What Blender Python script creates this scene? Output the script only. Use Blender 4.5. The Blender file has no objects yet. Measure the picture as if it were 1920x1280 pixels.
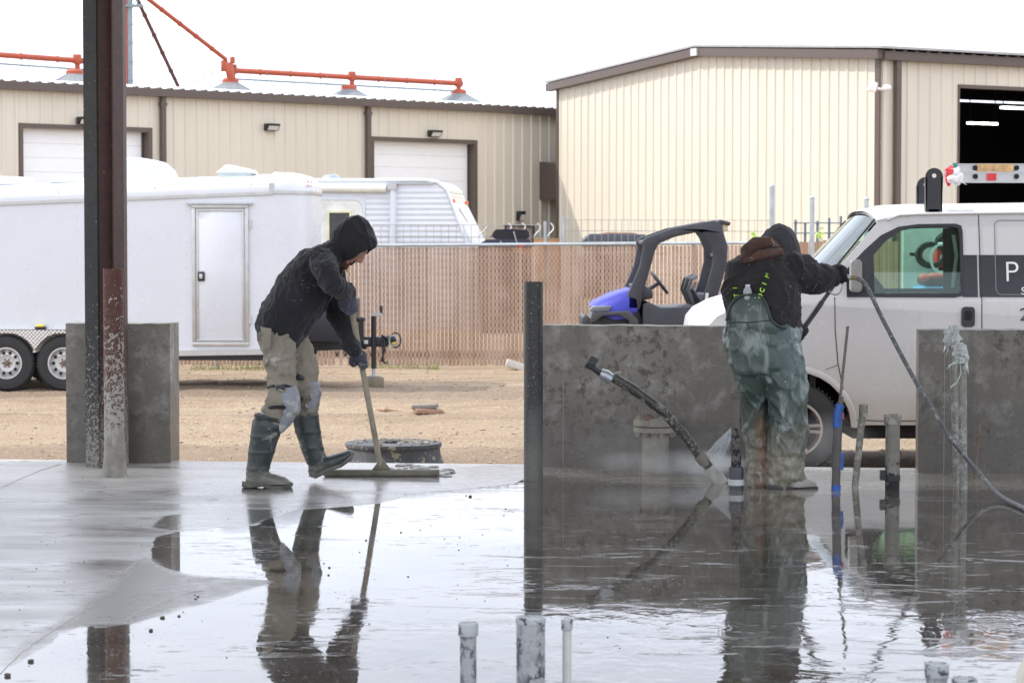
import bpy, bmesh, math, random
from mathutils import Vector, Matrix, noise
from mathutils.geometry import tessellate_polygon
random.seed(7)
scene = bpy.context.scene
COL = scene.collection
# ------------------------------------------------------------------ camera
F = 4533.3; CH = 1.38; TH = math.atan(190/F)
cam_d = bpy.data.cameras.new('camera'); cam = bpy.data.objects.new('camera', cam_d); COL.objects.link(cam)
cam.location = (0, 0, CH); cam.rotation_euler = (math.pi/2 - TH, 0, 0)
cam_d.sensor_width = 36; cam_d.lens = 85; cam_d.clip_start = .1; cam_d.clip_end = 3000
cam_d.dof.use_dof = True; cam_d.dof.focus_distance = 13.6; cam_d.dof.aperture_fstop = 9
scene.camera = cam
# ------------------------------------------------------------------ light
SUN_AZ = Vector((-1.0, 0.03)).normalized(); SUN_EL = math.radians(47)
world = bpy.data.worlds.new('World'); scene.world = world; world.use_nodes = True
wn = world.node_tree.nodes; wl = world.node_tree.links; wn.clear()
sky = wn.new('ShaderNodeTexSky'); sky.sky_type = 'NISHITA'; sky.sun_disc = False
sky.sun_elevation = SUN_EL; sky.sun_rotation = math.atan2(SUN_AZ.x, SUN_AZ.y)
sky.air_density = 1.0; sky.dust_density = 4.0; sky.ozone_density = 1.0; sky.altitude = 1500
tc = wn.new('ShaderNodeTexCoord'); mp = wn.new('ShaderNodeMapping'); mp.inputs['Scale'].default_value = (1.2, 1.2, 7)
wl.new(tc.outputs['Generated'], mp.inputs['Vector'])
nz = wn.new('ShaderNodeTexNoise'); nz.inputs['Scale'].default_value = 2.2; nz.inputs['Detail'].default_value = 7; nz.inputs['Roughness'].default_value = .55
wl.new(mp.outputs['Vector'], nz.inputs['Vector'])
rp = wn.new('ShaderNodeMapRange'); rp.inputs[1].default_value = .32; rp.inputs[2].default_value = .6; rp.inputs[3].default_value = .66; rp.inputs[4].default_value = 1.0
wl.new(nz.outputs['Fac'], rp.inputs[0])
mx = wn.new('ShaderNodeMix'); mx.data_type = 'RGBA'
wl.new(rp.outputs[0], mx.inputs['Factor']); wl.new(sky.outputs['Color'], mx.inputs['A'])
mx.inputs['B'].default_value = (19.5, 20.5, 23.0, 1)          # thin bright cloud, in the sky texture's own units
bg = wn.new('ShaderNodeBackground'); bg.inputs['Strength'].default_value = .1
wo = wn.new('ShaderNodeOutputWorld')
wl.new(mx.outputs['Result'], bg.inputs['Color']); wl.new(bg.outputs['Background'], wo.inputs['Surface'])
sun_d = bpy.data.lights.new('sun', 'SUN'); sun = bpy.data.objects.new('sun', sun_d); COL.objects.link(sun)
sun_d.energy = 3.6; sun_d.angle = math.radians(.6); sun_d.color = (1, .95, .87)
sdir = Vector((SUN_AZ.x*math.cos(SUN_EL), SUN_AZ.y*math.cos(SUN_EL), math.sin(SUN_EL)))
sun.rotation_euler = sdir.to_track_quat('Z', 'Y').to_euler()
scene.view_settings.view_transform = 'Standard'; scene.view_settings.look = 'None'
scene.view_settings.exposure = 0.08; scene.view_settings.gamma = 1.0
scene.cycles.volume_step_rate = 2.0; scene.cycles.volume_bounces = 6; scene.cycles.max_bounces = 8; scene.cycles.transparent_max_bounces = 16

# ------------------------------------------------------------------ helpers
GZ = -0.50      # dirt level; the slab top is z = 0
FW = Vector((0, math.cos(TH), -math.sin(TH))); UP = Vector((0, math.sin(TH), math.cos(TH)))
def ray(px, py): return FW + Vector(((px-960)/F, 0, 0)) + UP*(-(py-640)/F)
def P(px, py, Y):
    d = ray(px, py); return Vector((0, 0, CH)) + d*(Y/d.y)
def G(px, py, z=0.0):
    d = ray(px, py); return Vector((0, 0, CH)) + d*((z-CH)/d.z)
def V(*a): return Vector(a)
def lerp(a, b, t): return a+(b-a)*t

class MB:
    def __init__(s): s.v = []; s.f = []
    def add(s, vs, fs):
        n = len(s.v); s.v += [Vector(v) for v in vs]; s.f += [tuple(i+n for i in f) for f in fs]; return s
    def box(s, c, size, rot=None):
        h = [d/2 for d in size]; vs = []
        for x in (-1, 1):
            for y in (-1, 1):
                for z in (-1, 1):
                    p = Vector((x*h[0], y*h[1], z*h[2]))
                    if rot is not None: p = rot @ p
                    vs.append(Vector(c)+p)
        return s.add(vs, [(0,1,3,2),(4,6,7,5),(0,4,5,1),(2,3,7,6),(0,2,6,4),(1,5,7,3)])
    def bx(s, x0, x1, y0, y1, z0, z1): return s.box(((x0+x1)/2, (y0+y1)/2, (z0+z1)/2), (x1-x0, y1-y0, z1-z0))
    def rings(s, rs, cap=True, closed=True):
        n = len(rs[0]); vs = [p for r in rs for p in r]; fs = []
        for i in range(len(rs)-1):
            for j in range(n if closed else n-1):
                k = (j+1) % n
                fs.append((i*n+j, i*n+k, (i+1)*n+k, (i+1)*n+j))
        if cap: fs.append(tuple(range(n-1, -1, -1))); fs.append(tuple((len(rs)-1)*n+j for j in range(n)))
        return s.add(vs, fs)
    def tube(s, pts, r, n=12, cap=True):
        pts = [Vector(p) for p in pts]; m = len(pts)
        rr = r if isinstance(r, (list, tuple)) else [r]*m
        rs = []; nrm = None
        for i in range(m):
            t = (pts[min(i+1, m-1)]-pts[max(i-1, 0)]).normalized()
            if nrm is None:
                a = Vector((0, 0, 1)) if abs(t.z) < .9 else Vector((0, 1, 0)); nrm = t.cross(a).normalized()
            else: nrm = (nrm - t*nrm.dot(t)).normalized()
            b = t.cross(nrm)
            rs.append([pts[i]+(nrm*math.cos(q)+b*math.sin(q))*rr[i] for q in [2*math.pi*k/n for k in range(n)]])
        return s.rings(rs, cap)
    def limb(s, pts, n=18, cap=True, side=None, capk=.8):
        """pts: (pos, r_inplane, r_side).  elliptical rings with rounded ends"""
        side = Vector(side) if side is not None else Vector((0, 1, 0)); m = len(pts); rs = []
        def ring(c, t, a, b):
            w = (side - t*side.dot(t)).normalized(); u = w.cross(t).normalized()
            return [c + u*(a*math.cos(q)) + w*(b*math.sin(q)) for q in [2*math.pi*k/n for k in range(n)]]
        pos = [Vector(p[0]) for p in pts]
        for i in range(m):
            t = (pos[min(i+1, m-1)]-pos[max(i-1, 0)]).normalized(); a, b = pts[i][1], pts[i][2]
            if i == 0 and cap:
                for k in (80, 55, 28):
                    q = math.radians(k); rs.append(ring(pos[0]-t*(min(a, b)*capk*math.sin(q)), t, a*math.cos(q), b*math.cos(q)))
            rs.append(ring(pos[i], t, a, b))
            if i == m-1 and cap:
                for k in (28, 55, 80):
                    q = math.radians(k); rs.append(ring(pos[i]+t*(min(a, b)*capk*math.sin(q)), t, a*math.cos(q), b*math.cos(q)))
        return s.rings(rs, True)
    def lathe(s, prof, c=(0, 0, 0), n=24, axis='z', cap=True):
        rs = []; c = Vector(c)
        for r, h in prof:
            ring = []
            for k in range(n):
                q = 2*math.pi*k/n; a, b = r*math.cos(q), r*math.sin(q)
                ring.append(c + {'z': Vector((a, b, h)), 'y': Vector((a, h, -b)), 'x': Vector((h, a, b))}[axis])
            rs.append(ring)
        return s.rings(rs, cap)
    def ball(s, c, r, n=14, m=8, rot=None):
        if not isinstance(r, (list, tuple)): r = (r, r, r)
        rs = []
        for i in range(m+1):
            q = -math.pi/2 + math.pi*(i+.02 if i == 0 else (i-.02 if i == m else i))/m
            ring = []
            for k in range(n):
                a = 2*math.pi*k/n; p = Vector((r[0]*math.cos(q)*math.cos(a), r[1]*math.cos(q)*math.sin(a), r[2]*math.sin(q)))
                if rot is not None: p = rot @ p
                ring.append(Vector(c)+p)
            rs.append(ring)
        return s.rings(rs, True)
    def plate(s, outer, holes, t, fn, cuts=()):
        """polygon with holes in (u,v), thickness t along w, mapped by fn(u,v,w)"""
        loops = [outer]+list(holes); flat = [p for l in loops for p in l]
        tris = tessellate_polygon([[Vector((p[0], p[1], 0)) for p in l] for l in loops])
        bm = bmesh.new(); n = len(flat)
        a = [bm.verts.new((p[0], p[1], 0)) for p in flat]; b = [bm.verts.new((p[0], p[1], t)) for p in flat]
        for tr in tris:
            try: bm.faces.new([a[i] for i in tr]); bm.faces.new([b[i] for i in reversed(tr)])
            except ValueError: pass
        o = 0
        for l in loops:
            m = len(l)
            for i in range(m):
                j = (i+1) % m
                try: bm.faces.new((a[o+i], a[o+j], b[o+j], b[o+i]))
                except ValueError: pass
            o += m
        bmesh.ops.recalc_face_normals(bm, faces=bm.faces)
        for ax, val in cuts:
            co = Vector((val, 0, 0)) if ax == 'u' else Vector((0, val, 0)); no = Vector((1, 0, 0)) if ax == 'u' else Vector((0, 1, 0))
            bmesh.ops.bisect_plane(bm, geom=bm.verts[:]+bm.edges[:]+bm.faces[:], plane_co=co, plane_no=no)
        bm.verts.index_update()
        s.add([fn(*v.co) for v in bm.verts], [tuple(v.index for v in f.verts) for f in bm.faces]); bm.free(); return s
    def xf(s, M):
        s.v = [M @ v for v in s.v]; return s

BASE = {}
def tag(o, label=None, cat=None, group=None, kind=None):
    if label: o['label'] = label
    if cat: o['category'] = cat
    if group: o['group'] = group
    if kind: o['kind'] = kind
    return o
def thing(name, label, cat, loc=(0, 0, 0), rotz=0, group=None):
    o = bpy.data.objects.new(name, None); COL.objects.link(o); o.empty_display_size = .2
    o.location = loc; o.rotation_euler = (0, 0, rotz)
    BASE[o.name] = Matrix.Translation(Vector(loc)) @ Matrix.Rotation(rotz, 4, 'Z')
    return tag(o, label, cat, group)
def root_of(o):
    while o.parent: o = o.parent
    return o
def build(mb, name, mat, parent=None, world=False, bevel=0, seg=2, smooth=35, loc=None):
    me = bpy.data.meshes.new(name); vs = mb.v
    if parent is not None and world:
        inv = BASE[root_of(parent).name].inverted(); vs = [inv @ v for v in vs]
    if parent is None and loc is not None: vs = [v-Vector(loc) for v in vs]
    me.from_pydata([tuple(v) for v in vs], [], mb.f)
    bm = bmesh.new(); bm.from_mesh(me)
    bmesh.ops.recalc_face_normals(bm, faces=bm.faces)
    if bevel:
        ed = [e for e in bm.edges if len(e.link_faces) == 2 and e.calc_face_angle(0) > math.radians(35)]
        bmesh.ops.bevel(bm, geom=ed, offset=bevel, segments=seg, affect='EDGES', profile=.5, clamp_overlap=True)
    bm.to_mesh(me); bm.free()
    if smooth:
        for p in me.polygons: p.use_smooth = True
        me.set_sharp_from_angle(angle=math.radians(smooth))
    if mat: me.materials.append(mat)
    o = bpy.data.objects.new(name, me); COL.objects.link(o)
    if parent is not None: o.parent = parent
    elif loc is not None: o.location = loc
    return o
def struct(mb, name, mat, **k):
    return tag(build(mb, name, mat, **k), kind='structure')
def copy_tree(o, parent=None):
    c = o.copy(); COL.objects.link(c)
    if parent is not None: c.parent = parent
    for ch in [x for x in COL.objects if x.parent == o]: copy_tree(ch, c)
    return c
def solid(mb, name, mat, parent, voxel=.01, smooth_it=4, disp=None, world=True, lo=.5):
    """union overlapping closed shells into one continuous skin, smooth it, displace it with disp(v, n)->float"""
    me = bpy.data.meshes.new(name)
    bm = bmesh.new(); me.from_pydata([tuple(v) for v in mb.v], [], mb.f); bm.from_mesh(me)
    # each shell outward
    bmesh.ops.recalc_face_normals(bm, faces=bm.faces); bm.to_mesh(me); bm.free()
    o = bpy.data.objects.new(name, me); COL.objects.link(o)
    m = o.modifiers.new('r', 'REMESH'); m.mode = 'VOXEL'; m.voxel_size = voxel; m.use_smooth_shade = True
    m2 = o.modifiers.new('s', 'SMOOTH'); m2.factor = lo; m2.iterations = smooth_it
    dg = bpy.context.evaluated_depsgraph_get(); dg.update()
    ev = o.evaluated_get(dg); new = bpy.data.meshes.new_from_object(ev)
    o.modifiers.clear(); o.data = new; bpy.data.meshes.remove(me); new.name = name
    if disp:
        vs = [v.co.copy() for v in new.vertices]; ns = [v.normal.copy() for v in new.vertices]
        for i, v in enumerate(new.vertices): v.co = vs[i] + ns[i]*disp(vs[i], ns[i])
    if parent is not None:
        if world: new.transform(BASE[root_of(parent).name].inverted())
        o.parent = parent
    for p in new.polygons: p.use_smooth = True
    new.materials.clear(); new.materials.append(mat)
    return o
def text_mesh(txt, size, mat, parent, M, name='lettering', extrude=.002, bold=0, world=False):
    cu = bpy.data.curves.new('t', 'FONT'); cu.body = txt; cu.size = size; cu.extrude = extrude; cu.offset = bold
    t = bpy.data.objects.new('t', cu); COL.objects.link(t)
    dg = bpy.context.evaluated_depsgraph_get(); dg.update()
    me = bpy.data.meshes.new_from_object(t.evaluated_get(dg)); bpy.data.objects.remove(t)
    if world: M = BASE[root_of(parent).name].inverted() @ M
    me.transform(M); me.materials.clear(); me.materials.append(mat); me.name = name
    o = bpy.data.objects.new(name, me); COL.objects.link(o); o.parent = parent; return o
def fbm(p, o=4):
    return noise.fractal(p, 1.0, 2.0, o)

# ------------------------------------------------------------------ materials
class NT:
    def __init__(s, name):
        s.m = bpy.data.materials.new(name); s.m.use_nodes = True; s.t = s.m.node_tree; s.t.nodes.clear()
        s.out = s.n('ShaderNodeOutputMaterial'); s.b = s.n('ShaderNodeBsdfPrincipled'); s.l(s.b.outputs[0], s.out.inputs[0])
    def n(s, t, **k):
        x = s.t.nodes.new(t)
        for a, b in k.items(): setattr(x, a, b)
        return x
    def l(s, a, b): s.t.links.new(a, b)
    def set(s, sock, v):
        if hasattr(v, 'is_output') or isinstance(v, bpy.types.NodeSocket): s.l(v, sock)
        elif isinstance(v, (tuple, list)) and len(v) == 3 and sock.type == 'RGBA': sock.default_value = (*v, 1)
        elif sock.type == 'RGBA' and isinstance(v, (int, float)): sock.default_value = (v, v, v, 1)
        else: sock.default_value = v
    def math(s, op, a, b=0.0, c=0.0, clamp=False):
        x = s.n('ShaderNodeMath', operation=op, use_clamp=clamp)
        s.set(x.inputs[0], a); s.set(x.inputs[1], b); s.set(x.inputs[2], c); return x.outputs[0]
    def mr(s, v, a, b, c=0.0, d=1.0, smooth=False):
        x = s.n('ShaderNodeMapRange', clamp=True)
        if smooth: x.interpolation_type = 'SMOOTHSTEP'
        s.set(x.inputs[0], v)
        for i, q in enumerate((a, b, c, d)): s.set(x.inputs[i+1], q)
        return x.outputs[0]
    def mix(s, f, a, b, blend='MIX'):
        x = s.n('ShaderNodeMix', data_type='RGBA', blend_type=blend)
        s.set(x.inputs['Factor'], f); s.set(x.inputs['A'], a); s.set(x.inputs['B'], b); return x.outputs['Result']
    def co(s, scale=(1, 1, 1), kind='Object', loc=(0, 0, 0), rot=(0, 0, 0)):
        t = s.n('ShaderNodeTexCoord'); m = s.n('ShaderNodeMapping')
        m.inputs['Scale'].default_value = scale; m.inputs['Location'].default_value = loc; m.inputs['Rotation'].default_value = rot
        s.l(t.outputs[kind], m.inputs[0]); return m.outputs[0]
    def noise(s, scale, detail=4, rough=.55, vec=None, dist=0):
        x = s.n('ShaderNodeTexNoise'); x.inputs['Scale'].default_value = scale; x.inputs['Detail'].default_value = detail
        x.inputs['Roughness'].default_value = rough; x.inputs['Distortion'].default_value = dist
        s.l(vec if vec is not None else s.co(), x.inputs['Vector']); return x.outputs['Fac']
    def voro(s, scale, vec=None, feature='F1'):
        x = s.n('ShaderNodeTexVoronoi', feature=feature); x.inputs['Scale'].default_value = scale
        s.l(vec if vec is not None else s.co(), x.inputs['Vector']); return x.outputs['Distance']
    def z(s):
        t = s.n('ShaderNodeTexCoord'); x = s.n('ShaderNodeSeparateXYZ'); s.l(t.outputs['Object'], x.inputs[0]); return x.outputs[2]
    def bump(s, h, strength=.3, dist=.01, nrm=None):
        x = s.n('ShaderNodeBump'); x.inputs['Strength'].default_value = strength; x.inputs['Distance'].default_value = dist
        s.set(x.inputs['Height'], h)
        if nrm is not None: s.l(nrm, x.inputs['Normal'])
        return x.outputs[0]
    def fin(s, col=None, rough=None, metal=None, nrm=None, **k):
        if col is not None: s.set(s.b.inputs['Base Color'], col)
        if rough is not None: s.set(s.b.inputs['Roughness'], rough)
        if metal is not None: s.set(s.b.inputs['Metallic'], metal)
        if nrm is not None: s.l(nrm, s.b.inputs['Normal'])
        for a, b in k.items(): s.set(s.b.inputs[a.replace('_', ' ')], b)
        return s.m
def M(name, col, rough=.6, metal=0.0, var=.15, vs=6, bump=.15, bs=60, splat=(), **k):
    """plain surface with tone variation, grain and optional layers of splashes: (colour, scale, z0, thr0, z1, thr1)"""
    t = NT(name); c = tuple(col)
    n = t.noise(vs, 5, .6); f = t.mr(n, .3, .7)
    cc = t.mix(f, tuple(x*(1-var) for x in c), tuple(min(1, x*(1+var)) for x in c))
    r = t.mr(n, .3, .7, max(0, rough-.07), min(1, rough+.07))
    for i, (sc, scale, z0, t0, z1, t1) in enumerate(splat):
        nn = t.noise(scale, 3, .55, t.co(loc=(3.1*i+1, 7.7, 2.2)))
        thr = t.mr(t.z(), z0, z1, t0, t1)
        m = t.math('MULTIPLY', t.math('SUBTRACT', nn, thr), 30, clamp=True)
        cc = t.mix(m, cc, sc); r = t.mix(m, r, (.8, .8, .8)) if False else r
    nr = t.bump(t.noise(bs, 4, .6), bump, .004)
    return t.fin(cc, r, metal, nr, **k)
# ------------------------------------------------------------------ ground
def ground_z(x, y):
    p = Vector((x*.35, y*.5, 3)); z = GZ + .040*fbm(p, 5)
    wv = .35*noise.noise(Vector((x*.3, 1, 0)))
    for yc, wd, am in ((19.6, .28, -.045), (20.2, .22, .03), (21.3, .5, .03), (22.5, .35, -.045), (23.0, .2, .025), (24.6, .3, -.04), (25.1, .2, .035), (27.2, .3, -.045), (27.7, .25, .03), (29.3, .4, -.05), (30.3, .25, .03)): z += am*math.exp(-((y-yc+.04*x+wv)/wd)**2)
    z += .014*noise.noise(Vector((x*2.5, y*2.5, 0)))+.012*noise.noise(Vector((x*5, y*5, 2)))
    return z
def frange(a, b, s):
    n = max(1, int(round((b-a)/s))); return [a+(b-a)*i/n for i in range(n)]
xs = [-1500, -400, -100, -40, -20] + frange(-10, 10, .12) + [10, 20, 40, 100, 400, 1500]
ys = [-50, 0, 8, 13] + frange(14.4, 36, .11) + [36, 40, 46, 60, 100, 250, 700, 2600]
mb = MB(); mb.add([(x, y, ground_z(x, y) if abs(x) <= 12 and 14 < y < 37 else GZ) for y in ys for x in xs],
    [(j*len(xs)+i, j*len(xs)+i+1, (j+1)*len(xs)+i+1, (j+1)*len(xs)+i) for j in range(len(ys)-1) for i in range(len(xs)-1)])
t = NT('dirt')
v = t.co((1, 1.0, 1)); big = t.noise(.5, 5, .6, v); mid = t.noise(5, 6, .65, v); fine = t.noise(38, 4, .7, v)
track = t.noise(1.0, 4, .5, t.co((.25, 2.6, 1)))
c = t.mix(t.mr(big, .35, .65), (.335, .24, .15), (.43, .33, .22))
c = t.mix(t.mr(mid, .38, .62), t.mix(.5, c, (.235, .165, .11)), c)
sy_ = t.n('ShaderNodeSeparateXYZ'); t.l(v, sy_.inputs[0]); yw = t.math('ADD', sy_.outputs[1], t.math('MULTIPLY', t.math('SUBTRACT', track, .5), 2.2)); yw = t.math('ADD', yw, t.math('MULTIPLY', sy_.outputs[0], .06))
def band(a, b, w=.4): return t.math('MULTIPLY', t.mr(yw, a-w, a+w), t.mr(yw, b-w, b+w, 1, 0))
c = t.mix(t.mr(track, .52, .62, 0, .6), c, (.37, .28, .185))
rut = t.noise(1.0, 5, .6, t.co((.10, 2.4, 1), rot=(0, 0, -.05), loc=(3, 0, 0)), dist=.3); c = t.mix(t.mr(rut, .53, .60, 0, .75), c, (.215, .15, .10)); c = t.mix(t.mr(rut, .46, .40, 0, .5), c, (.45, .36, .25))
c = t.mix(t.math('MULTIPLY', band(28.4, 31.0), .9), c, (.235, .175, .125)); c = t.mix(t.math('MULTIPLY', band(22.6, 24.6, .25), .8), c, (.37, .275, .185)); c = t.mix(t.math('MULTIPLY', band(14, 21.8), .8), c, (.21, .145, .095)); c = t.mix(t.math('MULTIPLY', band(25.2, 25.9, .15), .8), c, (.21, .145, .095))
c = t.mix(t.mr(fine, .42, .64), t.mix(.38, c, (.13, .08, .045)), t.mix(.28, c, (.56, .46, .33)))
dirt = t.fin(c, .95, 0, t.bump(t.math('ADD', mid, t.math('MULTIPLY', fine, .6)), 1.0, .035))
struct(mb, 'ground', dirt, smooth=60)

def straw_stones():
    rnd = random.Random(3); mb = MB()
    for i in range(9000):
        y = 15.2 + (rnd.random()**1.5)*19.5; x = (rnd.random()*2-1)*y*.235
        s = rnd.choice((.004, .006, .008, .011, .006))*(1+.04*(y-15)); p = Vector((x, y, ground_z(x, y)+s*.2))
        R = Matrix.Rotation(rnd.random()*6.3, 3, 'Z') @ Matrix.Rotation(rnd.random()-.5, 3, 'X')
        e = rnd.choice((1, 1.4, 2.6)); vs = []
        for q in range(5):
            a = q*1.2566; vs.append(p+R @ Vector((s*e*math.cos(a), s*math.sin(a), 0)))
        vs.append(p+R @ Vector((rnd.uniform(-.3, .3)*s, 0, s*.8)))
        mb.add(vs, [(0, 1, 5), (1, 2, 5), (2, 3, 5), (3, 4, 5), (4, 0, 5)])
    return mb
tag(build(straw_stones(), 'gravel', M('gravel_tan', (.36, .285, .205), .9, var=.5, vs=3), smooth=0), 'tan pebbles and wood chips scattered over the dirt yard', 'gravel', kind='stuff')
def weeds():
    rnd = random.Random(5); mb = MB()
    for i in range(1600):
        x = rnd.uniform(-6, 2.5); y = 35.35+rnd.gauss(0, .16)
        if noise.noise(Vector((x*.9, 0, 0))) < -.05: continue
        h = rnd.uniform(.03, .13); a = rnd.random()*6.3; l = rnd.uniform(-.05, .05); w = .006
        b = Vector((x, y, GZ-.01)); d = Vector((math.cos(a), math.sin(a), 0))*w
        mb.add([b-d, b+d, b+Vector((l, l*.5, h))], [(0, 1, 2)])
    return mb
tag(build(weeds(), 'grass', M('weed_green', (.22, .24, .07), .8), smooth=0), 'short yellow green grass along the foot of the slatted fence', 'grass', kind='stuff')

# ------------------------------------------------------------------ wet slab
def yback(x): return 14.87 - .103*x
def poly_sd(p, poly):
    x, y = p; ins = False; best = 1e9; n = len(poly); j = n-1
    for i in range(n):
        xi, yi = poly[i]; xj, yj = poly[j]
        if (yi > y) != (yj > y) and x < (xj-xi)*(y-yi)/(yj-yi)+xi: ins = not ins
        dx, dy = xj-xi, yj-yi; tt = max(0, min(1, ((x-xi)*dx+(y-yi)*dy)/(dx*dx+dy*dy+1e-12)))
        d = (x-xi-dx*tt)**2+(y-yi-dy*tt)**2
        if d < best: best = d
        j = i
    return math.sqrt(best)*(1 if ins else -1)
def gp(l): return [tuple(G(a, b).xy) for a, b in l]
WET = gp([(15,1252),(60,1232),(112,1205),(115,1182),(156,1168),(175,1176),(234,1168),(312,1152),(406,1132),(460,1108),(500,1092),(448,1085),(333,1074),(281,1048),(263,1033),(281,1009),(333,996),(385,991),(480,985),(560,955),(609,952),(703,944),(750,934),(752,925),(833,918),(960,905),(1010,890),(1400,884),(2000,895),(2100,1400),(-200,1400),(-60,1266)])
MATTE = gp([(0,1262),(15,1250),(112,1205),(115,1180),(156,1166),(234,1168),(406,1132),(500,1092),(448,1085),(333,1074),(281,1048),(263,1042),(180,1113),(90,1170)])
MID = gp([(300,965),(420,952),(560,955),(480,985),(385,991),(333,996),(285,985)])
xs = [-9, -6.5] + frange(-4.6, 4.6, .035) + [4.6, 6.5, 9]; rows = [-3, 2, 5] + frange(6.4, 14.3, .035)
n0 = len(rows); extra = 14
FOOT = gp([(1018,870),(1400,878),(1720,876),(1990,890),(2050,925),(1760,912),(1600,935),(1500,932),(1400,925),(1330,912),(1200,908),(1018,903)])
vs = []; wet = []; mat_ = []; mid_ = []; foot_ = []
for j in range(n0+extra):
    for i, x in enumerate(xs):
        if j < n0: y = rows[j]*1.0 + 0
        else: y = lerp(14.3, yback(x) + .012*noise.noise(Vector((x*3, 0, 1))), (j-n0)/(extra-1))
        vs.append((x, y, 0))
        if -4.7 < x < 4.7 and y > 6:
            # layers are near planar; wobble the outline in the plane of the slab
            q = (x+.05*noise.noise(Vector((x*2, y*2, 0))), y+.12*noise.noise(Vector((x*1.5, y*1.5, 5))))
            wet.append(poly_sd(q, WET)); mat_.append(poly_sd(q, MATTE)); mid_.append(poly_sd(q, MID)); foot_.append(poly_sd(q, FOOT))
        else: wet.append(-1); mat_.append(-1); mid_.append(-1); foot_.append(-1)
nx = len(xs); ny = n0+extra
fs = [(j*nx+i, j*nx+i+1, (j+1)*nx+i+1, (j+1)*nx+i) for j in range(ny-1) for i in range(nx-1)]
base = len(vs); vs2 = list(vs)
for i, x in enumerate(xs): vs2.append((x, vs[(ny-1)*nx+i][1], -.42))
for i in range(nx-1): fs.append(((ny-1)*nx+i, (ny-1)*nx+i+1, base+i+1, base+i))
me = bpy.data.meshes.new('concrete_slab'); me.from_pydata(vs2, [], fs)
for nm, arr in (('wet', wet), ('matte', mat_), ('mid', mid_), ('foot', foot_)):
    a = me.attributes.new(nm, 'FLOAT', 'POINT'); a.data.foreach_set('value', arr+[-1]*nx)
for p in me.polygons: p.use_smooth = False
slab = bpy.data.objects.new('concrete_slab', me); COL.objects.link(slab); tag(slab, kind='structure')
t = NT('wet_concrete')
def attr(nm):
    a = t.n('ShaderNodeAttribute', attribute_name=nm); return a.outputs['Fac']
v = t.co(); n1 = t.noise(2.2, 6, .62, v); n2 = t.noise(14, 5, .6, v); n3 = t.noise(55, 3, .6, v)
edge = t.math('ADD', t.math('MULTIPLY', t.math('SUBTRACT', n1, .5), .10), t.math('MULTIPLY', t.math('SUBTRACT', n2, .5), .03))
wetf = t.mr(t.math('ADD', attr('wet'), edge), -.006, .006)
mattef = t.mr(t.math('ADD', attr('matte'), t.math('MULTIPLY', edge, 1.8)), -.03, .06)
midf = t.mr(t.math('ADD', attr('mid'), edge), -.01, .02)
stain = t.noise(1.6, 6, .6, t.co((1, 1, 1), rot=(0, 0, .5))); 
sweep = t.noise(2.2, 5, .6, t.co((.35, 1.6, 1), rot=(0, 0, .35)), dist=.6)
dry = t.mix(t.mr(stain, .3, .7), (.31, .305, .29), (.42, .415, .40))
dry = t.mix(t.mr(sweep, .45, .7), dry, (.54, .535, .52))
specks = t.mr(t.noise(20, 4, .7, t.co((.45, 1, 1))), .555, .60)
patchy = t.mr(t.noise(2.6, 4, .6, t.co((.6, 1, 1), loc=(4, 2, 0))), .53, .585)
pit = t.math('MULTIPLY', specks, patchy)
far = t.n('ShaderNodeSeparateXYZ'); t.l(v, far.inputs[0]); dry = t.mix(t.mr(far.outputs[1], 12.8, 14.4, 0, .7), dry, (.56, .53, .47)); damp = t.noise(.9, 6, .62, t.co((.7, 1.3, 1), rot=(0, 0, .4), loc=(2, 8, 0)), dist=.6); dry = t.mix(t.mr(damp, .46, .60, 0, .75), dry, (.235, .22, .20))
dry = t.mix(t.math('MULTIPLY', pit, .85), dry, (.06, .05, .04))
wetc = t.mix(t.mr(n1, .35, .65), (.066, .057, .048), (.135, .12, .10))
wetc = t.mix(t.mr(sweep, .55, .75), wetc, (.10, .095, .088))
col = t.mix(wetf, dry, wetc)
col = t.mix(midf, col, (.17, .165, .155))
col = t.mix(t.math('MULTIPLY', mattef, .9), col, t.mix(t.mr(n2, .35, .65), (.13, .118, .10), (.21, .19, .165)))
gl0 = t.mr(t.noise(3.2, 5, .65, t.co((.5, 1.6, 1), loc=(1, 5, 0))), .35, .65, -.07, .09)
sl = t.n('ShaderNodeSeparateXYZ'); t.l(v, sl.inputs[0]); gl = t.math('ADD', t.math('ADD', gl0, t.mr(damp, .46, .60, 0, -.12)), t.mr(sl.outputs[0], -2.3, -1.1, .42, .22))
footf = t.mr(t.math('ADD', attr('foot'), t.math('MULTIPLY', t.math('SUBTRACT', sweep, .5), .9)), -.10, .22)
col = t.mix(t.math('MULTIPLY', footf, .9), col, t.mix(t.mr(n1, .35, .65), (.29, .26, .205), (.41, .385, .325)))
fm = t.noise(3.0, 7, .72, t.co((.5, 1.5, 1), rot=(0, 0, .18), loc=(3, 7, 0)), dist=1.5); fms = t.noise(1.1, 3, .5, t.co(loc=(6, 2, 0)))
fx = t.n('ShaderNodeSeparateXYZ'); t.l(v, fx.inputs[0]); foam = t.math('MULTIPLY', t.math('MULTIPLY', t.mr(fm, .585, .61), t.mr(fms, .46, .58)), t.mr(fx.outputs[0], -.3, .5, .12, .8)); foam = t.math('MULTIPLY', foam, t.mr(fm, .605, .66, 1, .25))
bub = t.math('MULTIPLY', t.mr(t.voro(42, v), .13, .17, 1, 0), t.mr(t.noise(1.7, 4, .6, t.co(loc=(1, 9, 0))), .50, .60))
wm = t.math('MULTIPLY', wetf, t.math('MAXIMUM', t.math('MULTIPLY', foam, .55), t.math('MULTIPLY', bub, .8))); col = t.mix(wm, col, (.42, .41, .39))
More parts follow.
